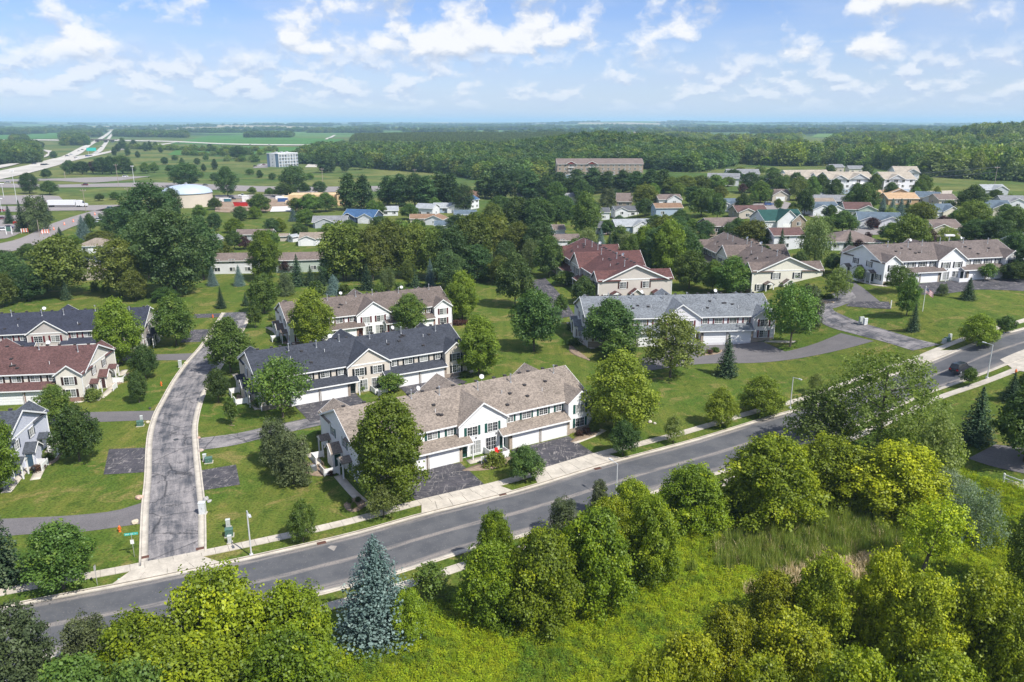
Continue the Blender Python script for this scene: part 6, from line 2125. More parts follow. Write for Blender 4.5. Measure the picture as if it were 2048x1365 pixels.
def scatter_tree(group_name, meshes):
    c = bpy.data.collections.new(group_name)
    for me in meshes:
        c.objects.link(bpy.data.objects.new(me.name, me))
    return c


def scatter(name, pts, scl, rotz, coll, label=None):
    """one object: instances of the collection's meshes on its points"""
    n = len(pts)
    me = bpy.data.meshes.new(name)
    me.vertices.add(n)
    me.vertices.foreach_set('co', np.asarray(pts, np.float32).ravel())
    a = me.attributes.new('scl', 'FLOAT_VECTOR', 'POINT'); a.data.foreach_set('vector', np.asarray(scl, np.float32).ravel())
    rot = np.zeros((n, 3), np.float32); rot[:, 2] = rotz
    a = me.attributes.new('rot', 'FLOAT_VECTOR', 'POINT'); a.data.foreach_set('vector', rot.ravel())
    o = link(name, me)
    tag(o, label, None, None, 'stuff')
    ng = bpy.data.node_groups.new(name + '_nodes', 'GeometryNodeTree')
    ng.interface.new_socket('Geometry', in_out='INPUT', socket_type='NodeSocketGeometry')
    ng.interface.new_socket('Geometry', in_out='OUTPUT', socket_type='NodeSocketGeometry')
    N = ng.nodes; Lk = ng.links
    gi = N.new('NodeGroupInput'); go = N.new('NodeGroupOutput')
    ip = N.new('GeometryNodeInstanceOnPoints')
    ci = N.new('GeometryNodeCollectionInfo')
    ci.inputs['Collection'].default_value = coll
    ci.inputs['Separate Children'].default_value = True
    ci.inputs['Reset Children'].default_value = True
    ra = N.new('GeometryNodeInputNamedAttribute'); ra.data_type = 'FLOAT_VECTOR'; ra.inputs[0].default_value = 'rot'
    sa = N.new('GeometryNodeInputNamedAttribute'); sa.data_type = 'FLOAT_VECTOR'; sa.inputs[0].default_value = 'scl'
    ip.inputs['Pick Instance'].default_value = True
    Lk.new(gi.outputs[0], ip.inputs['Points'])
    Lk.new(ci.outputs[0], ip.inputs['Instance'])
    Lk.new(ra.outputs[0], ip.inputs['Rotation'])
    Lk.new(sa.outputs[0], ip.inputs['Scale'])
    Lk.new(ip.outputs[0], go.inputs[0])
    md = o.modifiers.new('scatter', 'NODES')
    md.node_group = ng
    return o


def in_poly(x, y, poly):
    inside = np.zeros(len(x), bool)
    n = len(poly)
    for i in range(n):
        x0, y0 = poly[i][:2]; x1, y1 = poly[(i + 1) % n][:2]
        c = ((y0 > y) != (y1 > y)) & (x < (x1 - x0) * (y - y0) / (y1 - y0 + 1e-9) + x0)
        inside ^= c
    return inside


def fill(poly, area_each, seed):
    g = np.random.default_rng(seed)
    P_ = np.array([(p[0], p[1]) for p in poly])
    lo, hi = P_.min(0), P_.max(0)
    # jittered grid: even cover without clumping
    s = math.sqrt(area_each)
    gx, gy = np.meshgrid(np.arange(lo[0], hi[0], s), np.arange(lo[1], hi[1], s))
    x = gx.ravel() + g.uniform(-0.5, 0.5, gx.size) * s; y = gy.ravel() + g.uniform(-0.5, 0.5, gx.size) * s
    k = in_poly(x, y, poly)
    return x[k], y[k], g


def wp(px, dist):
    return ((px - 1024) / FPX * dist * 0.975, dist)


def low_crown(nm, h, w, n, leaf, mat, seed, prof=None, lobe=0.2):
    c, L = leafy(nm, h, w, 1.0, prof or rnd_, 22, lobe, n, leaf, LM[mat], seed, sprig=0.5)
    return c


WOOD = scatter_tree('woodland_kinds', [low_crown('wood_crown', 15, 11, 1500, 1.25, m, s) for m, s in (('linden', 201), ('maple', 202), ('linden', 203), ('olive', 204), ('willow', 205), ('ash', 206), ('bright', 207), ('bright', 208))])
DARKWOOD = scatter_tree('dark_woodland_kinds', [low_crown('wood_crown', 15, 11, 1500, 1.25, m, s) for m, s in (('cotton', 211), ('maple', 212), ('maple', 213), ('linden', 214), ('olive', 215))])
PINEW = scatter_tree('plantation_kinds', [conifer('plantation_crown', 13, 6.0, LM['ash'], s, 9, 7, 0.3, 1.9) for s in (221, 222)])


def wood(name, polys, each, coll, h=(0.75, 1.25), w=(0.9, 1.35), seed=1, skip=(), label=None):
    X, Y = [], []
    for i, poly in enumerate(polys):
        x, y, g = fill(poly, each, seed + i)
        for cx_, cy_, rx, ry in skip:
            k = ((x - cx_) / rx) ** 2 + ((y - cy_) / ry) ** 2 > 1
            x, y = x[k], y[k]
        X.append(x); Y.append(y)
    x = np.concatenate(X); y = np.concatenate(Y)
    g = np.random.default_rng(seed + 99)
    n = len(x)
    z = height(x, y) - 0.8
    sw = g.uniform(*w, n); sh = g.uniform(*h, n)
    return scatter(name, np.stack([x, y, z], 1), np.stack([sw, sw, sh], 1), g.uniform(0, 6.28, n), coll, label)


wood('woodland', [[wp(900, 780), wp(960, 690), wp(1330, 660), wp(1410, 700), wp(1470, 820), wp(1500, 1250), wp(1420, 1420), wp(1100, 1400), wp(980, 1180)]], 70, DARKWOOD, w=(0.8, 1.8), h=(0.6, 1.1), seed=300, skip=[(262, 1290, 60, 120), (84, 690, 66, 62), (95, 625, 50, 40)], label='dark broadleaf wood on the rounded hill')
wood('woodland', [[wp(1450, 860), wp(1560, 800), wp(1700, 800), wp(1800, 720), wp(1880, 620), wp(2120, 540), wp(2600, 540), wp(2600, 1650), wp(1960, 1600), wp(1840, 1250), wp(1700, 1120), wp(1560, 1080), wp(1470, 1120)]], 120, WOOD, seed=310, w=(0.8, 2.0), h=(0.55, 1.5), skip=[(420, 800, 30, 22), (350, 830, 28, 20), (560, 1130, 26, 40), (560, 1010, 34, 24), (400, 1100, 62, 170), (640, 900, 60, 26), (760, 1250, 90, 60), (880, 1080, 60, 50)], label='mixed broadleaf wood covering the eastern valley and hill')
wood('woodland', [[wp(585, 980), wp(700, 900), wp(840, 800), wp(945, 760), wp(975, 1250), wp(880, 1330), wp(640, 1330)]], 50, DARKWOOD, seed=320, skip=[(-205, 985, 14, 60), (-180, 985, 14, 70)], label='dark wood beyond the flat roofed white block')
wood('plantation', [[wp(700, 1780), wp(900, 1640), wp(1120, 1700), wp(1140, 2500), wp(720, 2500)]], 42, PINEW, seed=330, h=(0.9, 1.1), w=(1.1, 1.3), label='even dark plantation of conifers')
wood('woodland', [[wp(820, 1420), wp(960, 1380), wp(1000, 1560), wp(850, 1600)], [wp(660, 1480), wp(820, 1440), wp(830, 1600), wp(690, 1640)]], 85, WOOD, seed=335, h=(0.5, 0.8), label='lighter scrub wood between the plantation and the dark wood')
wood('woodland', [[wp(-120, 900), wp(75, 980), wp(82, 1450), wp(20, 1500), wp(-200, 1500)], [wp(135, 1700), wp(180, 1700), wp(178, 2500), wp(130, 2400)], [wp(30, 1900), wp(60, 1900), wp(60, 2100), wp(30, 2100)]], 70, DARKWOOD, seed=340, label='woods west of the motorway')
wood('woodland', [[wp(130, 2500), wp(206, 2700), wp(206, 3700), wp(140, 3600)], [wp(238, 2700), wp(380, 2500), wp(376, 3200), wp(240, 3500)], [wp(-100, 3300), wp(100, 3300), wp(100, 4000), wp(-100, 4000)],
               [wp(495, 2500), wp(580, 2500), wp(590, 2800), wp(500, 2800)], [wp(1280, 2300), wp(1318, 2250), wp(1318, 2450), wp(1280, 2450)]], 110, DARKWOOD, w=(1.3, 2.0), seed=350, label='far dark woods on the plain')
wood('woodland', [[wp(1480, 1250), wp(1560, 1180), wp(1640, 1240), wp(1600, 1330)], [wp(1640, 1350), wp(1800, 1380), wp(1860, 1600), wp(1700, 1500)], [wp(1400, 1620), wp(1560, 1700), wp(1600, 1900), wp(1420, 1850)], [wp(1660, 1750), wp(1900, 1850), wp(1960, 2150), wp(1700, 2050)], [wp(1300, 1850), wp(1380, 1800), wp(1420, 2100), wp(1320, 2150)]], 130, WOOD, seed=345, w=(0.9, 2.0), h=(0.6, 1.3), label='belts of trees between the fields past the eastern valley')
wood('hedgerow', [[wp(250, 1500), wp(420, 1350), wp(560, 1350), wp(560, 1380), wp(420, 1400), wp(255, 1560)], [wp(700, 1350), wp(720, 1350), wp(720, 1400), wp(700, 1400)], [wp(370, 1190), wp(560, 1230), wp(560, 1250), wp(370, 1215)],
               [wp(450, 1020), wp(520, 1000), wp(520, 1020), wp(450, 1045)]], 130, WOOD, h=(0.35, 0.7), w=(0.6, 1.1), seed=360, label='straggling hedgerows between the crop fields')


def far_woods():
    g = np.random.default_rng(370)
    pts, scl = [], []
    for i in range(210):
        d = 2600 * (1 + 3.6 * g.random() ** 1.4)
        a = g.uniform(-0.62, 0.62)
        if (d < 3600 and -0.56 < a < -0.06) or (d < 5200 and 0.03 < a < 0.48 and g.random() < 0.65):
            continue
        cx_, cy_ = d * math.tan(a), d
        n = int(g.uniform(20, 70))
        rx, ry = g.uniform(60, 420), g.uniform(15, 90)
        t = g.uniform(0, 6.28, n); r = np.sqrt(g.random(n))
        x = cx_ + rx * r * np.cos(t); y = cy_ + ry * r * np.sin(t)
        pts.append(np.stack([x, y, height(x, y) - 1.5], 1))
        s = g.uniform(1.2, 2.6, n)
        scl.append(np.stack([s * 1.5, s, g.uniform(0.8, 1.5, n)], 1))
    p_ = np.vstack(pts)
    scatter('far_woodland', p_, np.vstack(scl), g.uniform(0, 6.28, len(p_)), DARKWOOD, 'blue far woods out to the horizon')


far_woods()

# -- the wild meadow on the near side of the street


def blades(nm, n, h, w, mat, seed, spread=0.25, lean=0.3, leafy_=False):
    g = np.random.default_rng(seed)
    V, F, T = [], [], []
    for i in range(n):
        a = g.uniform(0, 6.28); r = spread * math.sqrt(g.random())
        x, y = r * math.cos(a), r * math.sin(a)
        b = g.uniform(0, 6.28); hh = h * g.uniform(0.6, 1.1); dx, dy = math.cos(b), math.sin(b)
        k = len(V); ln = lean * hh * g.uniform(0.2, 1)
        t = g.random()
        if leafy_:
            z = hh * g.uniform(0.15, 1.0)
            s = w * g.uniform(0.7, 1.3)
            c = np.array([x * 1.0, y * 1.0, z]); u = np.array([dx, dy, g.uniform(-.35, .45)]); v = np.array([-dy, dx, g.uniform(-.3, .3)])
            V += [c - u * s * .1, c + u * s * .5 + v * s * .34, c + u * s * 1.1, c + u * s * .5 - v * s * .34]
            F.append((k, k + 1, k + 2, k + 3)); T += [t] * 4
        else:
            V += [(x - dy * w, y + dx * w, 0), (x + dy * w, y - dx * w, 0), (x + dx * ln * .35 + dy * w * .7, y + dy * ln * .35 - dx * w * .7, hh * .6), (x + dx * ln, y + dy * ln, hh), (x + dx * ln * .35 - dy * w * .7, y + dy * ln * .35 + dx * w * .7, hh * .6)]
            F += [(k, k + 1, k + 2, k + 4), (k + 4, k + 2, k + 3, k + 3)][:1]
            F.append((k + 4, k + 2, k + 3)); T += [t] * 5
    me = bpy.data.meshes.new(nm)
    me.from_pydata([tuple(v) for v in V], [], F)
    at_ = me.attributes.new('tint', 'FLOAT', 'POINT'); at_.data.foreach_set('value', np.array(T, np.float32))
    me.materials.append(mat)
    return me


LW = leaf_mat('leaf_weed', (0.090, 0.140, 0.008), (0.175, 0.215, 0.008), (0.225, 0.250, 0.012), 0.34, 0.015, ((0.045, 0.085, 0.010), (0.105, 0.150, 0.012)))
LR = leaf_mat('leaf_reed', (0.070, 0.108, 0.020), (0.118, 0.155, 0.026), (0.175, 0.185, 0.045), 0.3, 0.015)
LD = leaf_mat('leaf_dryreed', (0.20, 0.155, 0.085), (0.28, 0.22, 0.13), (0.34, 0.27, 0.17), 0.2, 0.01)
WEEDS = scatter_tree('weed_kinds', [blades('weed', 44, 0.66, 0.115, LW, s, 0.36, leafy_=True) for s in (401, 402, 403)] + [blades('weed', 12, 0.9, 0.018, LW, 404, 0.3)])
REEDS = scatter_tree('reed_kinds', [blades('reed', 16, 1.7, 0.022, LR, s, 0.34) for s in (411, 412)])
DRY = scatter_tree('dry_reed_kinds', [blades('dry_reed', 18, 1.1, 0.022, LD, s, 0.4, 0.9) for s in (421, 422)])


def meadow():
    wild = P((500, 1440), (690, 1290), (800, 1232), (900, 1195), (965, 1165), (1110, 1120), (1250, 1068), (1400, 1020), (1480, 992), (1700, 960), (1890, 925), (1960, 955), (2080, 985), (2200, 1100), (2300, 1560), (1400, 1640), (500, 1600))
    g = np.random.default_rng(430)
    c = at(1625, 1085); c2 = at(1655, 1150); e = at(1800, 1085)
    x, y, _ = fill(wild, 0.105, 431)
    def blob(cc, rx, ry, ang=0.35):
        dx, dy = x - cc.x, y - cc.y
        u = dx * math.cos(ang) + dy * math.sin(ang); v = -dx * math.sin(ang) + dy * math.cos(ang)
        return (u / rx) ** 2 + (v / ry) ** 2
    wig = 0.35 * waves(x, y, 6.0)
    b1 = blob(c, 15.0, 6.0) + wig
    b2 = np.minimum(blob(c2, 10.5, 2.2) + wig, blob(at(1690, 1205), 1.5, 5.0, 0) + wig)
    dry = b2 < 0.95
    reed = (b1 < 1.0) & ~dry
    weed = ~(reed | dry)
    def go(nm, k, coll, lab, s0, s1):
        m = k.sum()
        s = g.uniform(s0, s1, m)
        lump = 1 + 0.34 * waves(x[k] * 1.0, y[k], 3.5) + 0.25 * waves(y[k], x[k], 1.3)
        z = height(x[k], y[k])
        scatter(nm, np.stack([x[k], y[k], z], 1), np.stack([s, s, s * np.clip(lump, 0.5, 1.5)], 1), g.uniform(0, 6.28, m), coll, lab)
    go('meadow_weeds', weed & (g.random(len(x)) < 0.9), WEEDS, 'yellow-green weeds of the wild meadow', 0.7, 1.25)
    go('reeds', reed & (g.random(len(x)) < 0.55), REEDS, 'green reeds in the wet hollow', 0.7, 1.2)
    go('dry_reeds', (dry & (g.random(len(x)) < 0.42)) | (reed & (g.random(len(x)) < 0.08)), DRY, 'pale dead reeds in the wet hollow', 0.7, 1.2)
    A = [tuple(p) for p in resample([wild[0], wild[2], wild[4], wild[6], wild[8], wild[10]], n=40)]
    B = [tuple(p) for p in resample([wild[-1], wild[-2], wild[-3]], n=40)]
    sheet('meadow_ground', A, B, soil('meadow_soil', (0.05, 0.07, 0.015), (0.085, 0.10, 0.03), 0.8), 0.02, 20, 1.5)


meadow()

# ------------------------------------------------------------------ street furniture, vehicles, far things
def lamp(px, py, top, label, arm_px=None, arm=1.3, hd=0.0):
    p = at(px, py)
    h = rise(p, top)
    r = empty('street_lamp', p, hd)
    tag(r, label, 'street lamp', 'street lamps')
    ST = plain('lamp_grey', (0.62, 0.63, 0.64), 0.4, 0.2, var=0.05)
    MB().tube((0, 0, -0.3), (0, 0, h), 0.10, 0.07, 10).build('pole', ST, r)
    MB().box(-0.2, -0.2, -0.1, 0.2, 0.2, 0.25).build('base', ST, r)
    MB().tube((0, 0, h - 0.05), (arm, 0, h + 0.06), 0.045, 0.04, 8).build('arm', ST, r)
    MB().box(arm - 0.1, -0.14, h - 0.02, arm + 0.55, 0.14, h + 0.12).build('lamp_head', ST, r)
    return r


lamp(503, 1112, 1022, 'tall pale street lamp east of the lane mouth', hd=R(-60))
lamp(1232, 1000, 928, 'street lamp on the far pavement rising out of the boxelders', hd=R(120))
lamp(1580, 817, 755, 'hooked street lamp near the round yellow-green tree', hd=R(-60))
lamp(1974, 757, 690, 'hooked street lamp past the dark car', hd=R(120))


def post_thing(name, label, cat, px, py, group=None):
    p = at(px, py)
    r = empty(name, p)
    return tag(r, label, cat, group)


GREENB = plain('utility_green', (0.075, 0.15, 0.12), 0.5); PALEB = plain('utility_pale', (0.44, 0.47, 0.45), 0.5)
ORG = plain('hydrant_orange', (0.72, 0.16, 0.03), 0.5)


def cabinet(px, py, w, d, h, mat, label, rot=0.3, name='utility_box'):
    p = at(px, py)
    r = tag(empty(name, p, rot), label, 'utility box', 'utility boxes')
    MB().box(-w / 2 - 0.12, -d / 2 - 0.12, -0.2, w / 2 + 0.12, d / 2 + 0.12, 0.08).build('pad', CONC, r)
    MB().box(-w / 2, -d / 2, 0.08, w / 2, d / 2, h).build('body', mat, r)
    MB().add([(-w / 2 - .04, -d / 2 - .04, h), (w / 2 + .04, -d / 2 - .04, h), (w / 2 + .04, d / 2 + .04, h), (-w / 2 - .04, d / 2 + .04, h), (-w / 2, 0, h + 0.1), (w / 2, 0, h + 0.1)], [(3, 2, 1, 0), (0, 1, 5, 4), (2, 3, 4, 5), (1, 2, 5), (3, 0, 4)]).build('lid', mat, r)
    MB().box(-0.03, -d / 2 - 0.03, h * 0.5, 0.03, -d / 2, h * 0.62).build('handle', METAL, r)
    return r


cabinet(410, 922, 0.5, 0.5, 1.1, PALEB, 'pale narrow utility box by the lane, beside the wide green one')
cabinet(418, 925, 1.0, 0.9, 0.8, GREENB, 'wide green transformer box by the lane pad')
cabinet(281, 852, 1.0, 0.8, 0.9, GREENB, 'wide green transformer box at the drive mouth west of the lane')
cabinet(284, 845, 0.4, 0.4, 1.2, PALEB, 'slim pale box behind the green transformer west of the lane')
cabinet(459, 1072, 0.9, 0.8, 1.0, GREENB, 'green transformer box on the lawn near the tall lamp')
cabinet(457, 1056, 0.5, 0.5, 1.2, PALEB, 'pale pedestal behind the green box near the tall lamp')
cabinet(460, 1086, 0.45, 0.45, 1.0, PALEB, 'pale pedestal in front of the green box near the tall lamp')
cabinet(406, 1028, 0.8, 0.7, 1.7, plain('mailbox_grey', (0.6, 0.62, 0.63), 0.4), 'tall grey mailbox cluster on a slab beside the lane', 0.1, 'mailbox_cluster')
cabinet(361, 735, 0.6, 0.6, 1.5, PALEB, 'pale mailbox cluster at the lane bend', 0.2, 'mailbox_cluster')
cabinet(1722, 648, 1.0, 0.6, 1.6, PALEB, 'pale mailbox cluster on the flagpole lawn kerb, left one', 0.2, 'mailbox_cluster')
cabinet(1730, 650, 0.8, 0.6, 1.5, plain('mailbox_grey', (0.6, 0.62, 0.63), 0.4), 'grey mailbox cluster on the flagpole lawn kerb, right one', 0.2, 'mailbox_cluster')
cabinet(1888, 687, 0.6, 0.6, 0.9, PALEB, 'pale green pedestal at the lawn corner, lowest of three')
cabinet(1894, 684, 0.9, 0.8, 0.9, GREENB, 'dark green box at the lawn corner, middle of three')
cabinet(1899, 681, 0.5, 0.5, 1.3, PALEB, 'tall pale box at the lawn corner, highest of three')


def hydrant(px, py, label):
    p = at(px, py)
    r = tag(empty('fire_hydrant', p), label, 'fire hydrant', 'orange fire hydrants')
    MB().lathe([(0.16, -0.1), (0.16, 0.06), (0.11, 0.08), (0.11, 0.62), (0.15, 0.64), (0.15, 0.68), (0.12, 0.78), (0.04, 0.86), (0.04, 0.92)], 12).build('body', ORG, r)
    for s in (-1, 1):
        MB().tube((0, 0, 0.5), (0.24 * s, 0, 0.5), 0.065, n=8).build('nozzle', ORG, r)
    MB().tube((0, 0, 0.42), (0, -0.25, 0.42), 0.08, n=8).build('nozzle', ORG, r)
    MB().tube((0, 0, 0.8), (0, 0.02, 1.7), 0.012, n=4).build('marker_rod', METAL, r)


hydrant(240, 1064, 'orange fire hydrant at the lower drive west of the lane')
hydrant(323, 772, 'orange fire hydrant on the lawn below the maroon row')
hydrant(426, 636, 'orange fire hydrant at the end of the lane')
hydrant(2031, 748, 'orange fire hydrant by the concrete drive across the street')
hydrant(1115, 640, 'orange fire hydrant beside the red row drive')

# street name sign
r = post_thing('street_sign', 'green street name sign over a small white plate on a thin post', 'street sign', 269, 1114)
MB().tube((0, 0, -0.2), (0, 0, 2.95), 0.03, n=6).build('post', METAL, r)
SG = plain('sign_green', (0.04, 0.42, 0.36), 0.4); SW = plain('sign_white', (0.8, 0.8, 0.8), 0.4)
b = MB().box(-0.75, -0.02, 2.9, 0.75, 0.02, 3.2).build('name_blade', SG, r, rot=(0, 0, 0.25))
m = MB()
for k, w_ in enumerate((0.10, 0.08, 0.09, 0.08, 0.05, 0.10, 0.09, 0.07, 0.05, 0.09, 0.07)):
    x0 = -0.62 + k * 0.115
    if k in (4, 8): continue
    m.box(x0, -0.028, 2.98, x0 + w_ * 0.45, -0.021, 3.12)
m.build('lettering', SW, b)
MB().box(-0.2, -0.05, 1.75, 0.2, -0.03, 2.3).build('plate', SW, r, rot=(0, 0, 0.2))
r = post_thing('sign_post', 'thin grey signpost standing edge on by the pavement west of the lane', 'sign post', 195, 1171)
MB().tube((0, 0, -0.2), (0, 0, 2.5), 0.035, n=6).build('post', METAL, r)
MB().box(-0.015, -0.2, 1.9, 0.015, 0.2, 2.5).build('plate', METAL, r)
p = at(246, 1160)
o = MB().box(-0.55, -0.35, -0.05, 0.55, 0.35, 0.07).build('ground_vault', plain('lid_green', (0.25, 0.45, 0.36), 0.6), None, p, (0, 0, 0.35))
tag(o, 'pale green rectangular utility lid in the boulevard grass', 'utility lid')
for px, py, lb in ((288, 1116, 'rusty drain grate in the west gutter of the lane mouth'), (402, 1098, 'rusty drain grate in the east gutter of the lane mouth'), (643, 1087, 'rusty kerb drain of the street beside the small oval tree'), (1005, 990, 'kerb drain at the west garage apron'), (1195, 938, 'kerb drain at the east garage apron')):
    p = at(px, py)
    r = tag(empty('storm_drain', (p.x, p.y, p.z + 0.05), R(26)), lb, 'storm drain', 'storm drains')
    MB().box(-0.55, -0.28, 0.0, 0.55, 0.28, 0.04).build('frame', plain('rust', (0.16, 0.075, 0.05), 0.8), r)
    for k in range(9):
        MB().box(-0.5 + k * 0.12, -0.24, 0.035, -0.44 + k * 0.12, 0.24, 0.055).build('bar', plain('rust_dark', (0.07, 0.035, 0.028), 0.8), r)
p = at(352, 880)
o = MB().lathe([(0.4, -0.05), (0.4, 0.055), (0.34, 0.062), (0.05, 0.06)], 20).build('manhole_cover', plain('iron', (0.05, 0.055, 0.06), 0.6), None, (p.x, p.y, p.z + 0.02))
tag(o, 'dark round manhole cover in the middle of the lane', 'manhole cover')
p = at(668, 1098)
o = sheet('asphalt_patch', P((655, 1096), (668, 1103)), P((662, 1092), (674, 1093)), concrete('worn_patch', (0.30, 0.275, 0.25)), 0.045, 2, 0.5)


def boulder(px, py, w, col, label):
    p = at(px, py)
    g = np.random.default_rng(int(px * 7 + py))
    import bmesh
    bm = bmesh.new()
    bmesh.ops.create_icosphere(bm, subdivisions=2, radius=0.5)
    for v in bm.verts:
        n = g.normal() * 0.05
        v.co = v.co * (1 + n + 0.10 * math.sin(v.co.x * 7 + px) + 0.08 * math.sin(v.co.y * 9 + py))
        v.co.z *= 0.7
    me = bpy.data.meshes.new('boulder'); bm.to_mesh(me); bm.free()
    me.materials.append(plain('rock_' + label.split()[0], col, 0.9, var=0.3, scale=3))
    o = link('boulder', me, None, (p.x, p.y, p.z + 0.15 * w), (0, 0, g.uniform(0, 6)), (w * 1.2, w * 0.85, w))
    tag(o, label, 'boulder', 'garden boulders')


for a in [(279, 997, 1.0, (0.50, 0.34, 0.26), 'pink boulder at the lower drive mouth by the kerb'), (271, 1047, 1.0, (0.52, 0.45, 0.34), 'tan flat boulder on the lower side of the drive mouth'),
          (412, 1000, 0.9, (0.36, 0.35, 0.34), 'grey boulder beside the grey mailbox cluster, larger one'), (419, 1004, 0.6, (0.36, 0.35, 0.34), 'grey boulder beside the grey mailbox cluster, smaller one'),
          (398, 877, 0.6, (0.5, 0.36, 0.26), 'pink boulder on the upper side of the tan row drive'), (402, 903, 0.8, (0.42, 0.34, 0.30), 'reddish boulder on the lower side of the tan row drive'),
          (296, 846, 0.7, (0.5, 0.42, 0.32), 'tan boulder by the west green transformer'), (300, 818, 0.6, (0.06, 0.06, 0.065), 'dark boulder at the middle drive mouth'), (372, 728, 0.9, (0.5, 0.4, 0.32), 'tan boulder by the lane bend mailboxes'),
          (437, 734, 0.6, (0.5, 0.45, 0.4), 'pale boulder on the inner lane kerb'),
          (1297, 802, 0.8, (0.5, 0.45, 0.38), 'pale boulder under the golden maple, upper one'), (1300, 845, 0.8, (0.5, 0.46, 0.4), 'pale boulder under the golden maple, lower one'), (1309, 848, 0.6, (0.5, 0.46, 0.4), 'small pale boulder by the lower boulder of the golden maple'),
          (2032, 972, 1.1, (0.48, 0.42, 0.36), 'pale boulder under the white rail, inner one'), (2046, 980, 1.1, (0.48, 0.42, 0.36), 'pale boulder under the white rail at the border'), (2018, 968, 0.7, (0.42, 0.36, 0.32), 'small boulder at the end of the white rail')]:
    boulder(*a)
# rock wall by the pale yellow row: single stones
rw = post_thing('rock_wall', 'low wall of tan rocks at the corner of the pale yellow row', 'rock wall', 1640, 606)
a0, a1 = at(1622, 604), at(1668, 606)
d = (a1 - a0).to_2d(); n = 12
for i in range(n):
    for j in range(2):
        t = (i + 0.5 * (j % 2)) / n
        q = a0.to_2d() + d * t
        w_ = d.length / n
        MB().extrude([(-w_ * .46, -.3), (w_ * .4, -.33), (w_ * .48, .2), (w_ * .1, .36), (-w_ * .42, .28)], 'z', 0, 0.42).build('rock', plain('rock_wall_tan', (0.46, 0.36, 0.26), 0.9, var=0.3), rw, (q.x - rw.location.x, q.y - rw.location.y, -0.1 + j * 0.42), (0, 0, math.atan2(d.y, d.x) + random.uniform(-.1, .1)))

# white rail fence by the meadow
r = post_thing('rail_fence', 'white two rail fence at the border above the meadow', 'fence', 2006, 965)
a0, a1 = at(2006, 965), at(2085, 985)
d = (a1 - a0).to_2d(); L = d.length; ang = math.atan2(d.y, d.x); k = max(2, int(L / 2.4))
for i in range(k + 1):
    q = d * (i / k)
    MB().box(-0.09, -0.09, -0.2, 0.09, 0.09, 1.35).build('post', WHITE, r, (q.x, q.y, 0), (0, 0, ang))
    if i < k:
        for z in (0.55, 1.05):
            MB().box(0.09, -0.03, z, L / k - 0.09, 0.03, z + 0.16).build('rail', WHITE, r, (q.x, q.y, 0), (0, 0, ang))

# flagpole
p = at(1845, 623)
r = tag(empty('flagpole', p), 'white flagpole with a drooping striped flag on the lawn', 'flagpole')
hh = rise(p, 574)
MB().tube((0, 0, -0.3), (0, 0, hh), 0.07, 0.045, 8).lathe([(0.1, hh), (0.1, hh + 0.12), (0.02, hh + 0.2)], 8).build('pole', plain('pole_white', (0.8, 0.8, 0.8), 0.4), r)
fl = empty('flag', (0.06, 0, hh - 0.15)); fl.parent = r
A = Vector((0, 0, 0)); ux = Vector((0.80, -0.12, -0.55)) * 2.1; vz = Vector((0.05, 0.0, -1.0)) * 1.25


def flagpt(u, v):
    return A + ux * u + vz * v + Vector((0, 0.10 * math.sin(u * 9 + v), 0.03 * math.sin(u * 7)))


FR = plain('flag_red', (0.42, 0.02, 0.035), 0.8); FW = plain('flag_white', (0.75, 0.75, 0.75), 0.8); FB = plain('flag_blue', (0.02, 0.03, 0.12), 0.8)
for s in range(13):
    m = MB()
    u0 = 0.4 if s < 7 else 0.0
    for k in range(8):
        a, b2 = u0 + (1 - u0) * k / 8, u0 + (1 - u0) * (k + 1) / 8
        m.slab(flagpt(a, s / 13), flagpt(b2, s / 13), flagpt(b2, (s + 1) / 13), flagpt(a, (s + 1) / 13), 0.004)
    m.build('stripe', FR if s % 2 == 0 else FW, fl)
m = MB()
for k in range(4):
    m.slab(flagpt(0.1 * k, 0), flagpt(0.1 * k + 0.1, 0), flagpt(0.1 * k + 0.1, 7 / 13), flagpt(0.1 * k, 7 / 13), 0.004)
m.build('canton', FB, fl)
m = MB()
for i in range(5):
    for j in range(4):
        c = flagpt(0.04 + i * 0.08, (0.6 + j * 1.75) / 13) + Vector((0, -0.02, 0))
        m.lathe([(0.035, -0.001), (0.035, 0.001)], 5)
        n_ = 10
        m.v[-n_:] = [(c.x + v[0], c.y - v[2], c.z + v[1]) for v in m.v[-n_:]]
m.build('star', FW, fl)

# white posts at the lane stub
for px, py, lb in ((1782, 610, 'white post at the lane stub on the flagpole lawn, upper one'), (1781, 617, 'white post at the lane stub on the flagpole lawn, lower one')):
    p = at(px, py)
    o = MB().tube((0, 0, -0.2), (0, 0, 1.0), 0.12, n=8).lathe([(0.12, 1.0), (0.08, 1.06), (0.02, 1.08)], 8).build('marker_post', WHITE, None, p)
    tag(o, lb, 'post', 'marker posts')

# things on the patios
RED = plain('chair_red', (0.55, 0.02, 0.02), 0.5)


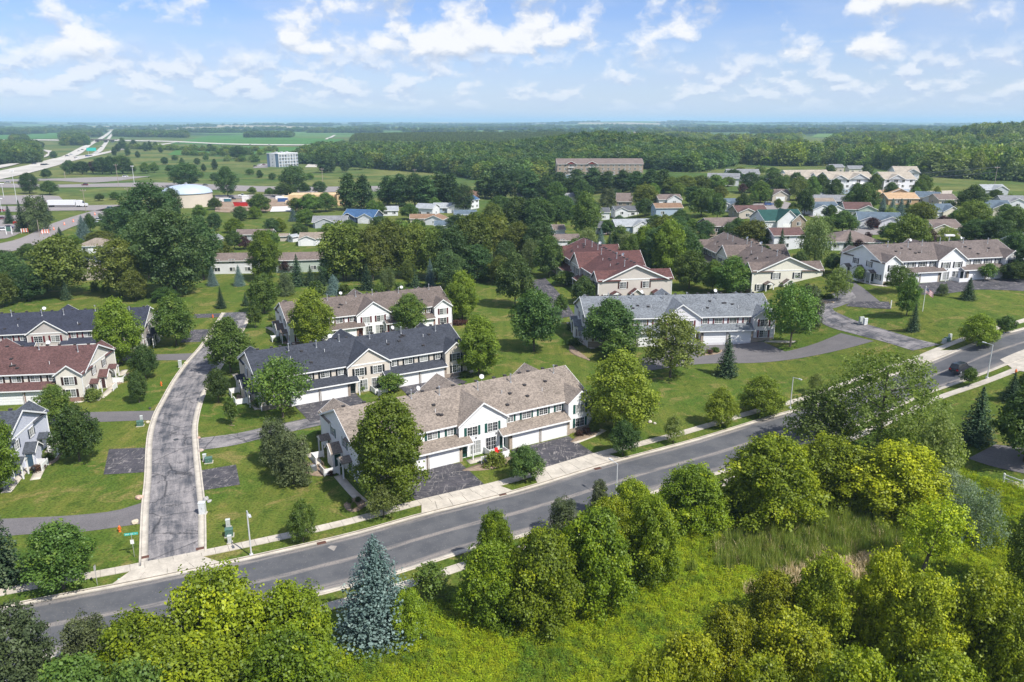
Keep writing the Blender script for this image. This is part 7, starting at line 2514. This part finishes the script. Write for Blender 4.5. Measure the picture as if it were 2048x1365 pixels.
def chair(root, x, y, label, mat=RED):
    w = local(root, x, y)
    r = tag(empty('garden_chair', (w.x, w.y, gz(w.x, w.y) + 0.05), root.rotation_euler.z), label, 'chair', 'garden chairs')
    MB().box(-0.28, -0.28, 0.38, 0.28, 0.28, 0.44).build('seat', mat, r)
    MB().add([(-0.28, 0.24, 0.44), (0.28, 0.24, 0.44), (0.28, 0.42, 1.05), (-0.28, 0.42, 1.05), (-0.28, 0.29, 0.44), (0.28, 0.29, 0.44), (0.28, 0.47, 1.05), (-0.28, 0.47, 1.05)], [(0, 1, 2, 3), (7, 6, 5, 4), (0, 4, 5, 1), (1, 5, 6, 2), (2, 6, 7, 3), (3, 7, 4, 0)]).build('backrest', mat, r)
    for sx in (-1, 1):
        for sy in (-1, 1):
            MB().box(sx * 0.24 - 0.03, sy * 0.24 - 0.03, -0.05, sx * 0.24 + 0.03, sy * 0.24 + 0.03, 0.4).build('leg', mat, r)
        MB().box(sx * 0.3 - 0.05, -0.28, 0.62, sx * 0.3 + 0.05, 0.32, 0.67).build('armrest', mat, r)


chair(T1, 21.6, -2.4, 'red garden chair on the tan row patio behind the white fence')
chair(T2, 21.4, -1.8, 'dark garden chair on the navy row patio', plain('chair_dark', (0.04, 0.04, 0.05), 0.5))
w = local(T6, L_ + 2.2, 3.2)
r = tag(empty('grill', (w.x, w.y, 0.05), 0.4), 'black kettle grill at the slate house door', 'grill')
MB().lathe([(0.05, 0.62), (0.26, 0.7), (0.33, 0.86), (0.30, 1.0), (0.18, 1.12), (0.03, 1.16)], 14).build('kettle', BLACK, r, smooth=True)
for k in range(3):
    a = k * 2.094
    MB().tube((0.15 * math.cos(a), 0.15 * math.sin(a), 0.68), (0.36 * math.cos(a), 0.36 * math.sin(a), -0.05), 0.02, n=5).build('leg', BLACK, r)
for rt, x, y, lb in ((T1, 18.6, -4.7, 'dark air conditioner beside the clipped golden yew'), (T1, -4.2, 6.6, 'grey air conditioner in the gravel bed at the tan gable'), (T2, 20.6, -4.1, 'dark air conditioner at the navy row patio')):
    w = local(rt, x, y)
    r = tag(empty('air_conditioner', (w.x, w.y, gz(w.x, w.y)), 0.5), lb, 'air conditioner', 'air conditioners')
    MB().box(-0.42, -0.42, -0.1, 0.42, 0.42, 0.85).build('casing', plain('ac_grey', (0.10, 0.11, 0.12), 0.5), r)
    MB().lathe([(0.34, 0.85), (0.34, 0.9), (0.1, 0.91)], 16).build('fan_grille', METAL, r)
w = local(T1, -2.9, 7.0)
r = tag(empty('bench', (w.x, w.y, 0.05), T1.rotation_euler.z), 'small wooden bench at the tan gable porch', 'bench')
TEAK = plain('bench_wood', (0.22, 0.17, 0.12), 0.8)
MB().box(-0.22, -0.6, 0.40, 0.22, 0.6, 0.46).build('seat', TEAK, r); MB().box(0.18, -0.6, 0.46, 0.24, 0.6, 0.9).build('backrest', TEAK, r)
for sx in (-.18, .18):
    for sy in (-.55, .55):
        MB().box(sx - .03, sy - .03, -0.05, sx + .03, sy + .03, 0.41).build('leg', TEAK, r)

# red deck and stair at the white ranch
p = at(480, 541)
r = tag(empty('deck', p, R(6)), 'red stained wooden deck with a stair at the white ranch house', 'deck')
DK = plain('deck_red', (0.22, 0.035, 0.028), 0.7)
MB().box(-6, -2.6, 2.3, 1.5, 0.0, 2.5).build('platform', DK, r)
for x in (-5.9, -2.2, 1.4):
    MB().box(x - .1, -2.55, -0.3, x + .1, -2.35, 3.4).build('post', DK, r)
MB().box(-6, -2.58, 3.3, 1.5, -2.48, 3.42).build('rail', DK, r); MB().box(-6, -2.56, 2.75, 1.5, -2.5, 2.82).build('rail', DK, r)
for k in range(9):
    MB().box(-5 + k * 0.8, -3.6, 2.1 - k * 0.26, -4.2 + k * 0.8, -2.6, 2.2 - k * 0.26).build('step', DK, r)
MB().add([(-5, -3.65, 2.6), (2.4, -3.65, 0.3), (2.4, -3.65, 0.9), (-5, -3.65, 3.3), (-5, -3.58, 2.6), (2.4, -3.58, 0.3), (2.4, -3.58, 0.9), (-5, -3.58, 3.3)], [(0, 1, 2, 3), (7, 6, 5, 4), (0, 4, 5, 1), (1, 5, 6, 2), (2, 6, 7, 3), (3, 7, 4, 0)]).build('stair_rail', DK, r)


# ---- vehicles
PAINT = dict(black=(0.012, 0.014, 0.02), red=(0.42, 0.012, 0.012), white=(0.72, 0.72, 0.72), silver=(0.42, 0.43, 0.45), blue=(0.03, 0.09, 0.26), grey=(0.12, 0.125, 0.13), maroon=(0.14, 0.015, 0.03), purple=(0.06, 0.025, 0.09), teal=(0.03, 0.14, 0.19))


def paint(c):
    k = 'paint_' + c
    if k in MATS: return MATS[k]
    m, t, b = material(k)
    b.inputs['Base Color'].default_value = (*PAINT[c], 1)
    b.inputs['Roughness'].default_value = 0.3; b.inputs['Coat Weight'].default_value = 0.6
    MATS[k] = m
    return m


def car_body(kind):
    m = MB()
    ht = {'car': (0.80, 1.42), 'suv': (0.98, 1.74), 'pickup': (0.98, 1.75)}[kind]
    z0, z1 = 0.32, ht[0]
    L2 = {'car': 2.3, 'suv': 2.35, 'pickup': 2.75}[kind]
    side = [(-L2, z0 + .05), (-L2 + .1, z0), (L2 - .1, z0), (L2, z0 + .08), (L2 - .02, z1 - .2), (L2 - .35, z1 - .05), (0.9, z1), (-L2 + .2, z1 + .02), (-L2, z1 - .15)]
    m.extrude(side, 'y', -0.9, 0.9)
    xa, xb, xc, xd = {'car': (-1.75, 1.15, 0.35, -1.1), 'suv': (-2.25, 1.2, 0.55, -2.0), 'pickup': (-0.75, 1.2, 0.6, -0.5)}[kind]
    lo = [(xa, -.8, z1), (xb, -.8, z1), (xb, .8, z1), (xa, .8, z1)]
    hi = [(xd, -.62, ht[1]), (xc, -.62, ht[1]), (xc, .62, ht[1]), (xd, .62, ht[1])]
    g = MB().add(lo + hi, [(0, 1, 5, 4), (1, 2, 6, 5), (2, 3, 7, 6), (3, 0, 4, 7)])
    m.add([(q[0], q[1], q[2]) for q in hi] + [(q[0] * .98, q[1] * .95, q[2] + .05) for q in hi], [(0, 1, 5, 4), (1, 2, 6, 5), (2, 3, 7, 6), (3, 0, 4, 7), (4, 5, 6, 7)])
    for i in range(4):
        m.tube(lo[i], hi[i], 0.05, n=4)
    if kind == 'pickup':
        for s in (-1, 1):
            m.box(-2.7, s * .9 - .06, z1, -0.8, s * .9 + .06, z1 + .25)
        m.box(-2.74, -.88, z1, -2.64, .88, z1 + .25)
    return m, g, L2, z1


def vehicle(kind, color, px, py, heading, label, group='cars', scale=1.0):
    p = at(px, py)
    r = empty({'car': 'car', 'suv': 'car', 'pickup': 'pickup_truck'}[kind], (p.x, p.y, p.z + (0.05 if py > 520 else 0.25)), heading, scale)
    tag(r, label, 'pickup' if kind == 'pickup' else 'car', group)
    m, g, L2, z1 = car_body(kind)
    link('body', shared(('carbody', kind, color), lambda: m.mesh('body', paint(color))), r)
    link('window', shared(('carglass', kind), lambda: g.mesh('window', plain('car_glass', (0.015, 0.018, 0.022), 0.1, spec=0.7))), r)
    wm = shared('wheel', lambda: MB().tube((0, -0.11, 0), (0, 0.11, 0), 0.34, n=14).mesh('wheel', plain('tyre', (0.015, 0.015, 0.015), 0.9)))
    rm = shared('rim', lambda: MB().tube((0, -0.125, 0), (0, 0.125, 0), 0.2, n=10).mesh('rim', METAL))
    for sx in (-1, 1):
        for sy in (-1, 1):
            w = link('wheel', wm, r, (sx * L2 * 0.62, sy * 0.82, 0.34))
            link('rim', rm, w)
    tl = shared('taillight', lambda: MB().box(-0.04, -0.2, -0.12, 0.04, 0.2, 0.12).mesh('taillight', plain('tail_red', (0.5, 0.01, 0.01), 0.3)))
    hl = shared('headlight', lambda: MB().box(-0.04, -0.2, -0.08, 0.04, 0.2, 0.08).mesh('headlight', plain('head_white', (0.7, 0.7, 0.7), 0.2)))
    for sy in (-1, 1):
        link('taillight', tl, r, (-L2, sy * 0.66, z1 - 0.2)); link('headlight', hl, r, (L2 - 0.02, sy * 0.62, z1 - 0.28))
    return r


v = vehicle('suv', 'black', 1920, 744, R(32), 'dark car with red tail lights driving up the street')
VE = [
    ('pickup', 'red', 40, 449, 0.2, 'red pickup in the far car park under the pines'), ('car', 'purple', 18, 458, 0.3, 'purple car in the far car park'), ('suv', 'white', 8, 463, 0.25, 'white car in the far car park beside the purple one'),
    ('car', 'maroon', 4, 440, 0.2, 'maroon car at the far car park border'), ('car', 'red', 2, 424, 0.1, 'red car at the border above the little spruce'), ('car', 'red', 58, 443, 0.1, 'red car half hidden behind the pines'),
    ('suv', 'teal', 219, 420, 2.6, 'teal car turning beside the dark trees'), ('car', 'silver', 187, 447, 0.35, 'silver car on the road with orange barrels, lower one'), ('car', 'silver', 198, 442, 0.35, 'silver car on the road with orange barrels, upper one'),
    ('suv', 'maroon', 170, 372, 3.1, 'dark red car on the wide road'), ('car', 'silver', 16, 367, 0.0, 'silver car on the wide road at the border'), ('suv', 'white', 251, 355, 0.1, 'white car on the ramp'),
    ('car', 'grey', 411, 372, 0.1, 'grey car behind the water tank'), ('pickup', 'white', 485, 394, 0.1, 'white pickup beside the building site'), ('suv', 'black', 465, 400, 0.1, 'black car beside the building site'), ('car', 'white', 574, 394, 0.1, 'white car near the plywood building'),
    ('car', 'blue', 760, 456, 0.3, 'blue car on the cul de sac'), ('suv', 'grey', 1125, 473, 0.4, 'grey car before the brown roofed garage'), ('suv', 'blue', 1537, 412, 0.2, 'dark blue car before the white garage door'),
    ('car', 'black', 510, 334, 0.3, 'black car beside the flat roofed block, first'), ('suv', 'white', 520, 332, 0.3, 'white car beside the flat roofed block'), ('car', 'maroon', 528, 331, 0.3, 'dark red car beside the flat roofed block'),
    ('car', 'red', 1595, 400, 1.4, 'small red car by the beige house'), ('suv', 'red', 1752, 457, 1.2, 'red car by the plum tree'),
    ('car', 'white', 1210, 470, 1.4, 'white car at the dark grey garage'),
]
hwy = [(69, 330, 'grey'), (87, 332, 'black'), (93, 331, 'black'), (135, 314, 'grey'), (143, 311, 'silver'), (153, 318, 'white'), (175, 314, 'blue'), (181, 313, 'grey'), (158, 304, 'silver'), (165, 301, 'black'), (177, 291, 'black'), (195, 305, 'white'), (211, 286, 'black'), (203, 295, 'grey'), (357, 287, 'grey'), (500, 291, 'white'), (538, 291, 'white'), (186, 311, 'white')]
for a in VE:
    vehicle(*a)
NTH = ['first', 'second', 'third', 'fourth', 'fifth', 'sixth']
cnt = {}
hwy.sort(key=lambda q: (q[2], q[0]))
for px, py, c in hwy:
    cnt[c] = cnt.get(c, 0) + 1
    vehicle('suv' if (px + py) % 2 else 'car', c, px, py, R(60) if px < 300 else R(170), '%s car on the motorway, %s of that colour from the west' % (c, NTH[cnt[c] - 1]), 'cars on the motorway', 1.25)

# lorry
p = at(137, 415)
r = tag(empty('lorry', (p.x, p.y, p.z + 0.25), R(3)), 'long white lorry with trailer passing the pines', 'lorry')
MB().box(-11.5, -1.3, 1.2, 4.6, 1.3, 4.1).build('trailer', plain('trailer_white', (0.72, 0.73, 0.75), 0.4), r)
MB().box(-11.3, -1.32, 0.9, 4.4, 1.32, 1.2).build('trailer_frame', BLACK, r)
MB().extrude([(5.2, 0.6), (11.2, 0.6), (11.3, 1.9), (9.4, 2.2), (8.6, 3.3), (7.6, 3.95), (5.2, 4.0)], 'y', -1.2, 1.2).build('cab', paint('white'), r)
MB().extrude([(8.75, 3.2), (9.45, 2.3), (9.5, 2.35), (8.8, 3.25)], 'y', -1.1, 1.1).build('windscreen', plain('car_glass', (0.015, 0.018, 0.022), 0.1, spec=0.7), r)
for x in (-10.4, -9.2, 5.9, 7.1, 10.2):
    for s in (-1, 1):
        MB().tube((x, s * 1.25, 0.5), (x, s * 0.9, 0.5), 0.52, n=12).build('wheel', plain('tyre', (0.015, 0.015, 0.015), 0.9), r)

# motorway bridge
p0, p1 = at(155, 284), at(228, 285)
d = (p1 - p0); L = d.to_2d().length
r = tag(empty('overpass_bridge', (p0.x, p0.y, 0), math.atan2(d.y, d.x)), 'long road bridge crossing the motorway', 'bridge')
MB().box(-20, -6, 5.6, L + 20, 6, 7.0).build('deck', plain('bridge_concrete', (0.48, 0.44, 0.38), 0.8), r)
MB().box(-20, -6.2, 7.0, L + 20, -5.8, 8.0).build('parapet', plain('bridge_concrete', (0.48, 0.44, 0.38), 0.8), r)
MB().box(0, -6.1, 4.2, L, -5.7, 6.1).build('girder', plain('girder_brown', (0.09, 0.055, 0.045), 0.7), r)
for k in (0.08, 0.32, 0.54, 0.78, 0.96):
    MB().box(L * k - 1.2, -5, -1, L * k + 1.2, 5, 5.6).build('pier', plain('bridge_concrete', (0.48, 0.44, 0.38), 0.8), r)
# green gantry sign of the motorway
p = at(184, 309)
r = tag(empty('motorway_sign', (p.x, p.y, 0), 0.2), 'green direction board beside the motorway', 'road sign')
MB().box(-7, -0.1, 5, 7, 0.1, 10).build('board', SG, r)
for s in (-5, 5):
    MB().tube((s, 0, -1), (s, 0, 6), 0.3, n=6).build('post', METAL, r)


def pole(px, py, top, label, arm=False, grp='utility poles', mat=None, light=False):
    p = at(px, py)
    h = rise(p, top)
    r = tag(empty('light_pole' if light else 'utility_pole', p), label, 'light pole' if light else 'utility pole', grp)
    mt = mat or plain('pole_wood', (0.30, 0.25, 0.21), 0.9)
    rad = max(0.16, 0.55 * m_per_px(p))
    MB().tube((0, 0, -0.5), (0, 0, h), rad, rad * 0.7, 8).build('pole', mt, r)
    if arm:
        MB().box(-1.6, -0.15, h - 1.2, 1.6, 0.15, h - 0.9).build('crossarm', mt, r)
        for s in (-1.4, 0, 1.4):
            MB().tube((s, 0, h - 0.9), (s, 0, h - 0.5), 0.12, n=6).build('insulator', METAL, r)
    if light:
        MB().box(-1.3, -0.4, h - 0.1, 1.3, 0.4, h + 0.35).build('lamp_head', WHITE, r)
    return r, p, h


GM = plain('lamp_grey', (0.62, 0.63, 0.64), 0.4, 0.2, var=0.05)
for px, py, top, lb, ar, li in [
    (35, 411, 343, 'tall white light pole by the lorry park, inner one', False, True), (8, 396, 368, 'white light pole by the lorry park, border one', False, True), (4, 425, 398, 'white light pole at the border car park', False, True),
    (68, 461, 396, 'tall light pole rising from the pines of the car park', False, True), (80, 475, 440, 'thin pole at the roadside near the barrels', False, False), (172, 424, 378, 'grey pole in front of the lorry cab', True, False),
    (258, 408, 375, 'leaning utility pole east of the lorry', True, False), (237, 372, 328, 'utility pole by the wide road behind the lorry', True, False), (269, 370, 333, 'light pole on the ramp', False, True), (131, 360, 343, 'thin pole before the tree clump', False, False),
    (646, 373, 336, 'utility pole before the two poplars', True, False), (1986, 388, 332, 'tall utility pole at the eastern wood edge', True, False), (1793, 388, 362, 'utility pole beside the apartment block', True, False), (1899, 452, 437, 'short pole before the slate roofed gable house', False, False),
    (830, 360, 338, 'utility pole in the poplars', True, False), (1275, 432, 404, 'white pole by the charcoal roof', False, False), (72, 322, 302, 'mast light beside the motorway', False, True), (61, 320, 305, 'thin pole beside the motorway', False, False), (1888, 545, 472, 'grey lamp pole behind the white row', False, True)]:
    pole(px, py, top, lb, ar, 'light poles' if li else 'utility poles', GM if li else None, li)


def wire(label, a, b, sag, rad=0.05):
    pts = []
    for t in np.linspace(0, 1, 25):
        q = Vector(a).lerp(Vector(b), t); q.z -= sag * 4 * t * (1 - t); pts.append(q)
    m = MB()
    for i in range(24):
        m.tube(pts[i], pts[i + 1], rad, n=4, cap=False)
    o = m.build('power_line', plain('wire_grey', (0.10, 0.11, 0.12), 0.6), None)
    tag(o, label, 'power line', 'power lines')


pe = at(1986, 388); pw = at(1440, 380); he = rise(pe, 334)
wire('upper power line strung along the eastern wood edge', (pe.x, pe.y, pe.z + he), (pw.x, pw.y, pw.z + rise(pw, 352)), 3, 0.12)
wire('lower power line strung along the eastern wood edge', (pe.x, pe.y, pe.z + he - 3), (pw.x, pw.y, pw.z + rise(pw, 360)), 3, 0.12)

# orange barrels and barricades on the closed road
OB = plain('barrel_orange', (0.75, 0.14, 0.03), 0.6)
for k, (px, py) in enumerate([(190, 431), (147, 445), (129, 451), (108, 461), (84, 468), (86, 463), (176, 436)]):
    p = at(px, py)
    r = tag(empty('traffic_barrel', (p.x, p.y, p.z + 0.2)), 'orange traffic barrel on the closed road, %s from the bottom of the row' % ['seventh', 'fifth', 'fourth', 'third', 'first', 'second', 'sixth'][k], 'traffic barrel', 'orange traffic barrels')
    MB().lathe([(0.45, 0), (0.45, 0.1), (0.36, 0.1), (0.33, 1.15), (0.2, 1.25)], 12).build('body', OB, r)
    for z in (0.4, 0.8):
        MB().lathe([(0.37, z), (0.36, z + 0.16)], 12).build('band', SW, r)
for px, py, lb in ((92, 470, 'orange and white barricade across the closed road'), (50, 468, 'orange and white roadworks board on the verge')):
    p = at(px, py)
    r = tag(empty('barricade', (p.x, p.y, p.z + 0.2), 0.4), lb, 'barricade', 'barricades')
    for z in (0.6, 1.2, 1.8):
        for k in range(6):
            MB().box(-1.5 + k * 0.5, -0.05, z, -1.0 + k * 0.5, 0.05, z + 0.35).build('board', OB if (k % 2) else SW, r)
    for s in (-1.3, 1.3):
        MB().box(s - 0.06, 0.05, 0, s + 0.06, 0.15, 2.2).build('post', WHITE, r)

p = at(19, 470)
r = tag(empty('monument_sign', (p.x, p.y, p.z + 0.2), 0.1), 'white framed green board at the car park entrance', 'sign')
for s in (-1.2, 1.2):
    MB().box(s - 0.15, -0.15, -0.2, s + 0.15, 0.15, 3.6).build('post', WHITE, r)
MB().box(-1.05, -0.08, 1.4, 1.05, 0.08, 3.4).build('board', GREENB, r)

# building site goods
LUM = plain('lumber', (0.68, 0.55, 0.36), 0.8)
for k, (px, py, w, d_, h, mt, lb) in enumerate([(483, 413, 9, 3, 2.4, 'red', 'red skip on the building site'), (585, 408, 8, 4, 2.0, 'lum', 'stack of pale lumber on the building site, front one'), (566, 404, 6, 3, 2.4, 'blue', 'blue wrapped stack on the building site'),
                                             (578, 398, 9, 3, 2.0, 'lum', 'stack of pale lumber on the building site, rear one'), (594, 402, 4, 3, 2.2, 'lum', 'short lumber stack by the green container'), (604, 408, 4, 3, 2.4, 'teal', 'teal container on the building site'),
                                             (560, 399, 5, 4, 1.8, 'white', 'white wrapped stack on the building site'), (456, 404, 4, 3, 2.0, 'teal', 'teal wrapped stack west of the red skip'), (445, 404, 3, 3, 2.0, 'white', 'white wrapped stack beside the water tank'), (492, 404, 4, 3, 3.6, 'white', 'white site cabin above the red skip')]):
    p = at(px, py)
    r = tag(empty('material_stack' if mt not in ('red',) else 'skip', (p.x, p.y, p.z + 0.1), 0.1), lb, 'skip' if mt == 'red' else 'stack', 'building site goods')
    mat_ = LUM if mt == 'lum' else paint(mt)
    if mt == 'lum':
        for q in range(5):
            MB().box(-w / 2, -d_ / 2 + q * d_ / 5 + 0.03, -0.1, w / 2, -d_ / 2 + (q + 1) * d_ / 5 - 0.03, h).build('timber_bundle', mat_, r)
    elif mt == 'red':
        MB().extrude([(-w / 2 + .8, -0.1), (w / 2 - .8, -0.1), (w / 2, h), (-w / 2, h)], 'y', -d_ / 2, d_ / 2).build('body', mat_, r)
        MB().box(-w / 2 - .1, -d_ / 2 - .1, h - .1, w / 2 + .1, d_ / 2 + .1, h + .1).build('rim', mat_, r)
    else:
        MB().box(-w / 2, -d_ / 2, -0.1, w / 2, d_ / 2, h).build('body', mat_, r)
        MB().box(-w / 2 - .1, -d_ / 2 - .1, h, w / 2 + .1, d_ / 2 + .1, h + .15).build('top', plain('wrap_white', (0.7, 0.7, 0.7), 0.6), r)
sheet('sand_lot', P((540, 425), (583, 424)), P((545, 415), (584, 414)), plain('sheet_white', (0.65, 0.64, 0.62), 0.8), 0.35, 3, 8)
sheet('dirt_lot', P((430, 424), (480, 426), (620, 418), (700, 410)), P((430, 400), (520, 398), (620, 396), (700, 396)), soil('site_dirt', (0.30, 0.24, 0.18), (0.24, 0.17, 0.12), 0.1), 0.18, 4, 8)
sheet('dirt_lot', P((880, 402), (960, 398)), P((885, 388), (955, 380)), soil('site_dirt_red', (0.16, 0.09, 0.06), (0.2, 0.12, 0.08), 0.1), 0.2, 4, 8)
sheet('gravel_lot', P((1735, 402), (1830, 406), (1900, 398)), P((1740, 386), (1830, 384), (1905, 382)), soil('site_gravel', (0.46, 0.42, 0.36), (0.38, 0.33, 0.27), 0.1), 0.25, 4, 8)

# ---- the air
hz = MB().box(-33000, -120, -3, 33000, 43500, 130).mesh('haze')
mh = bpy.data.materials.new('haze_air'); mh.use_nodes = True
t = NT(mh.node_tree)
for n in list(t.n):
    t.n.remove(n)
o_ = t.new('ShaderNodeOutputMaterial'); pv = t.new('ShaderNodeVolumePrincipled')
pv.inputs['Color'].default_value = (0.50, 0.74, 1.0, 1)
pv.inputs['Density'].default_value = 0.95e-4
pv.inputs['Anisotropy'].default_value = 0.0
t.l.new(pv.outputs[0], o_.inputs['Volume'])
hz.materials.append(mh)
tag(link('haze', hz), kind='stuff')
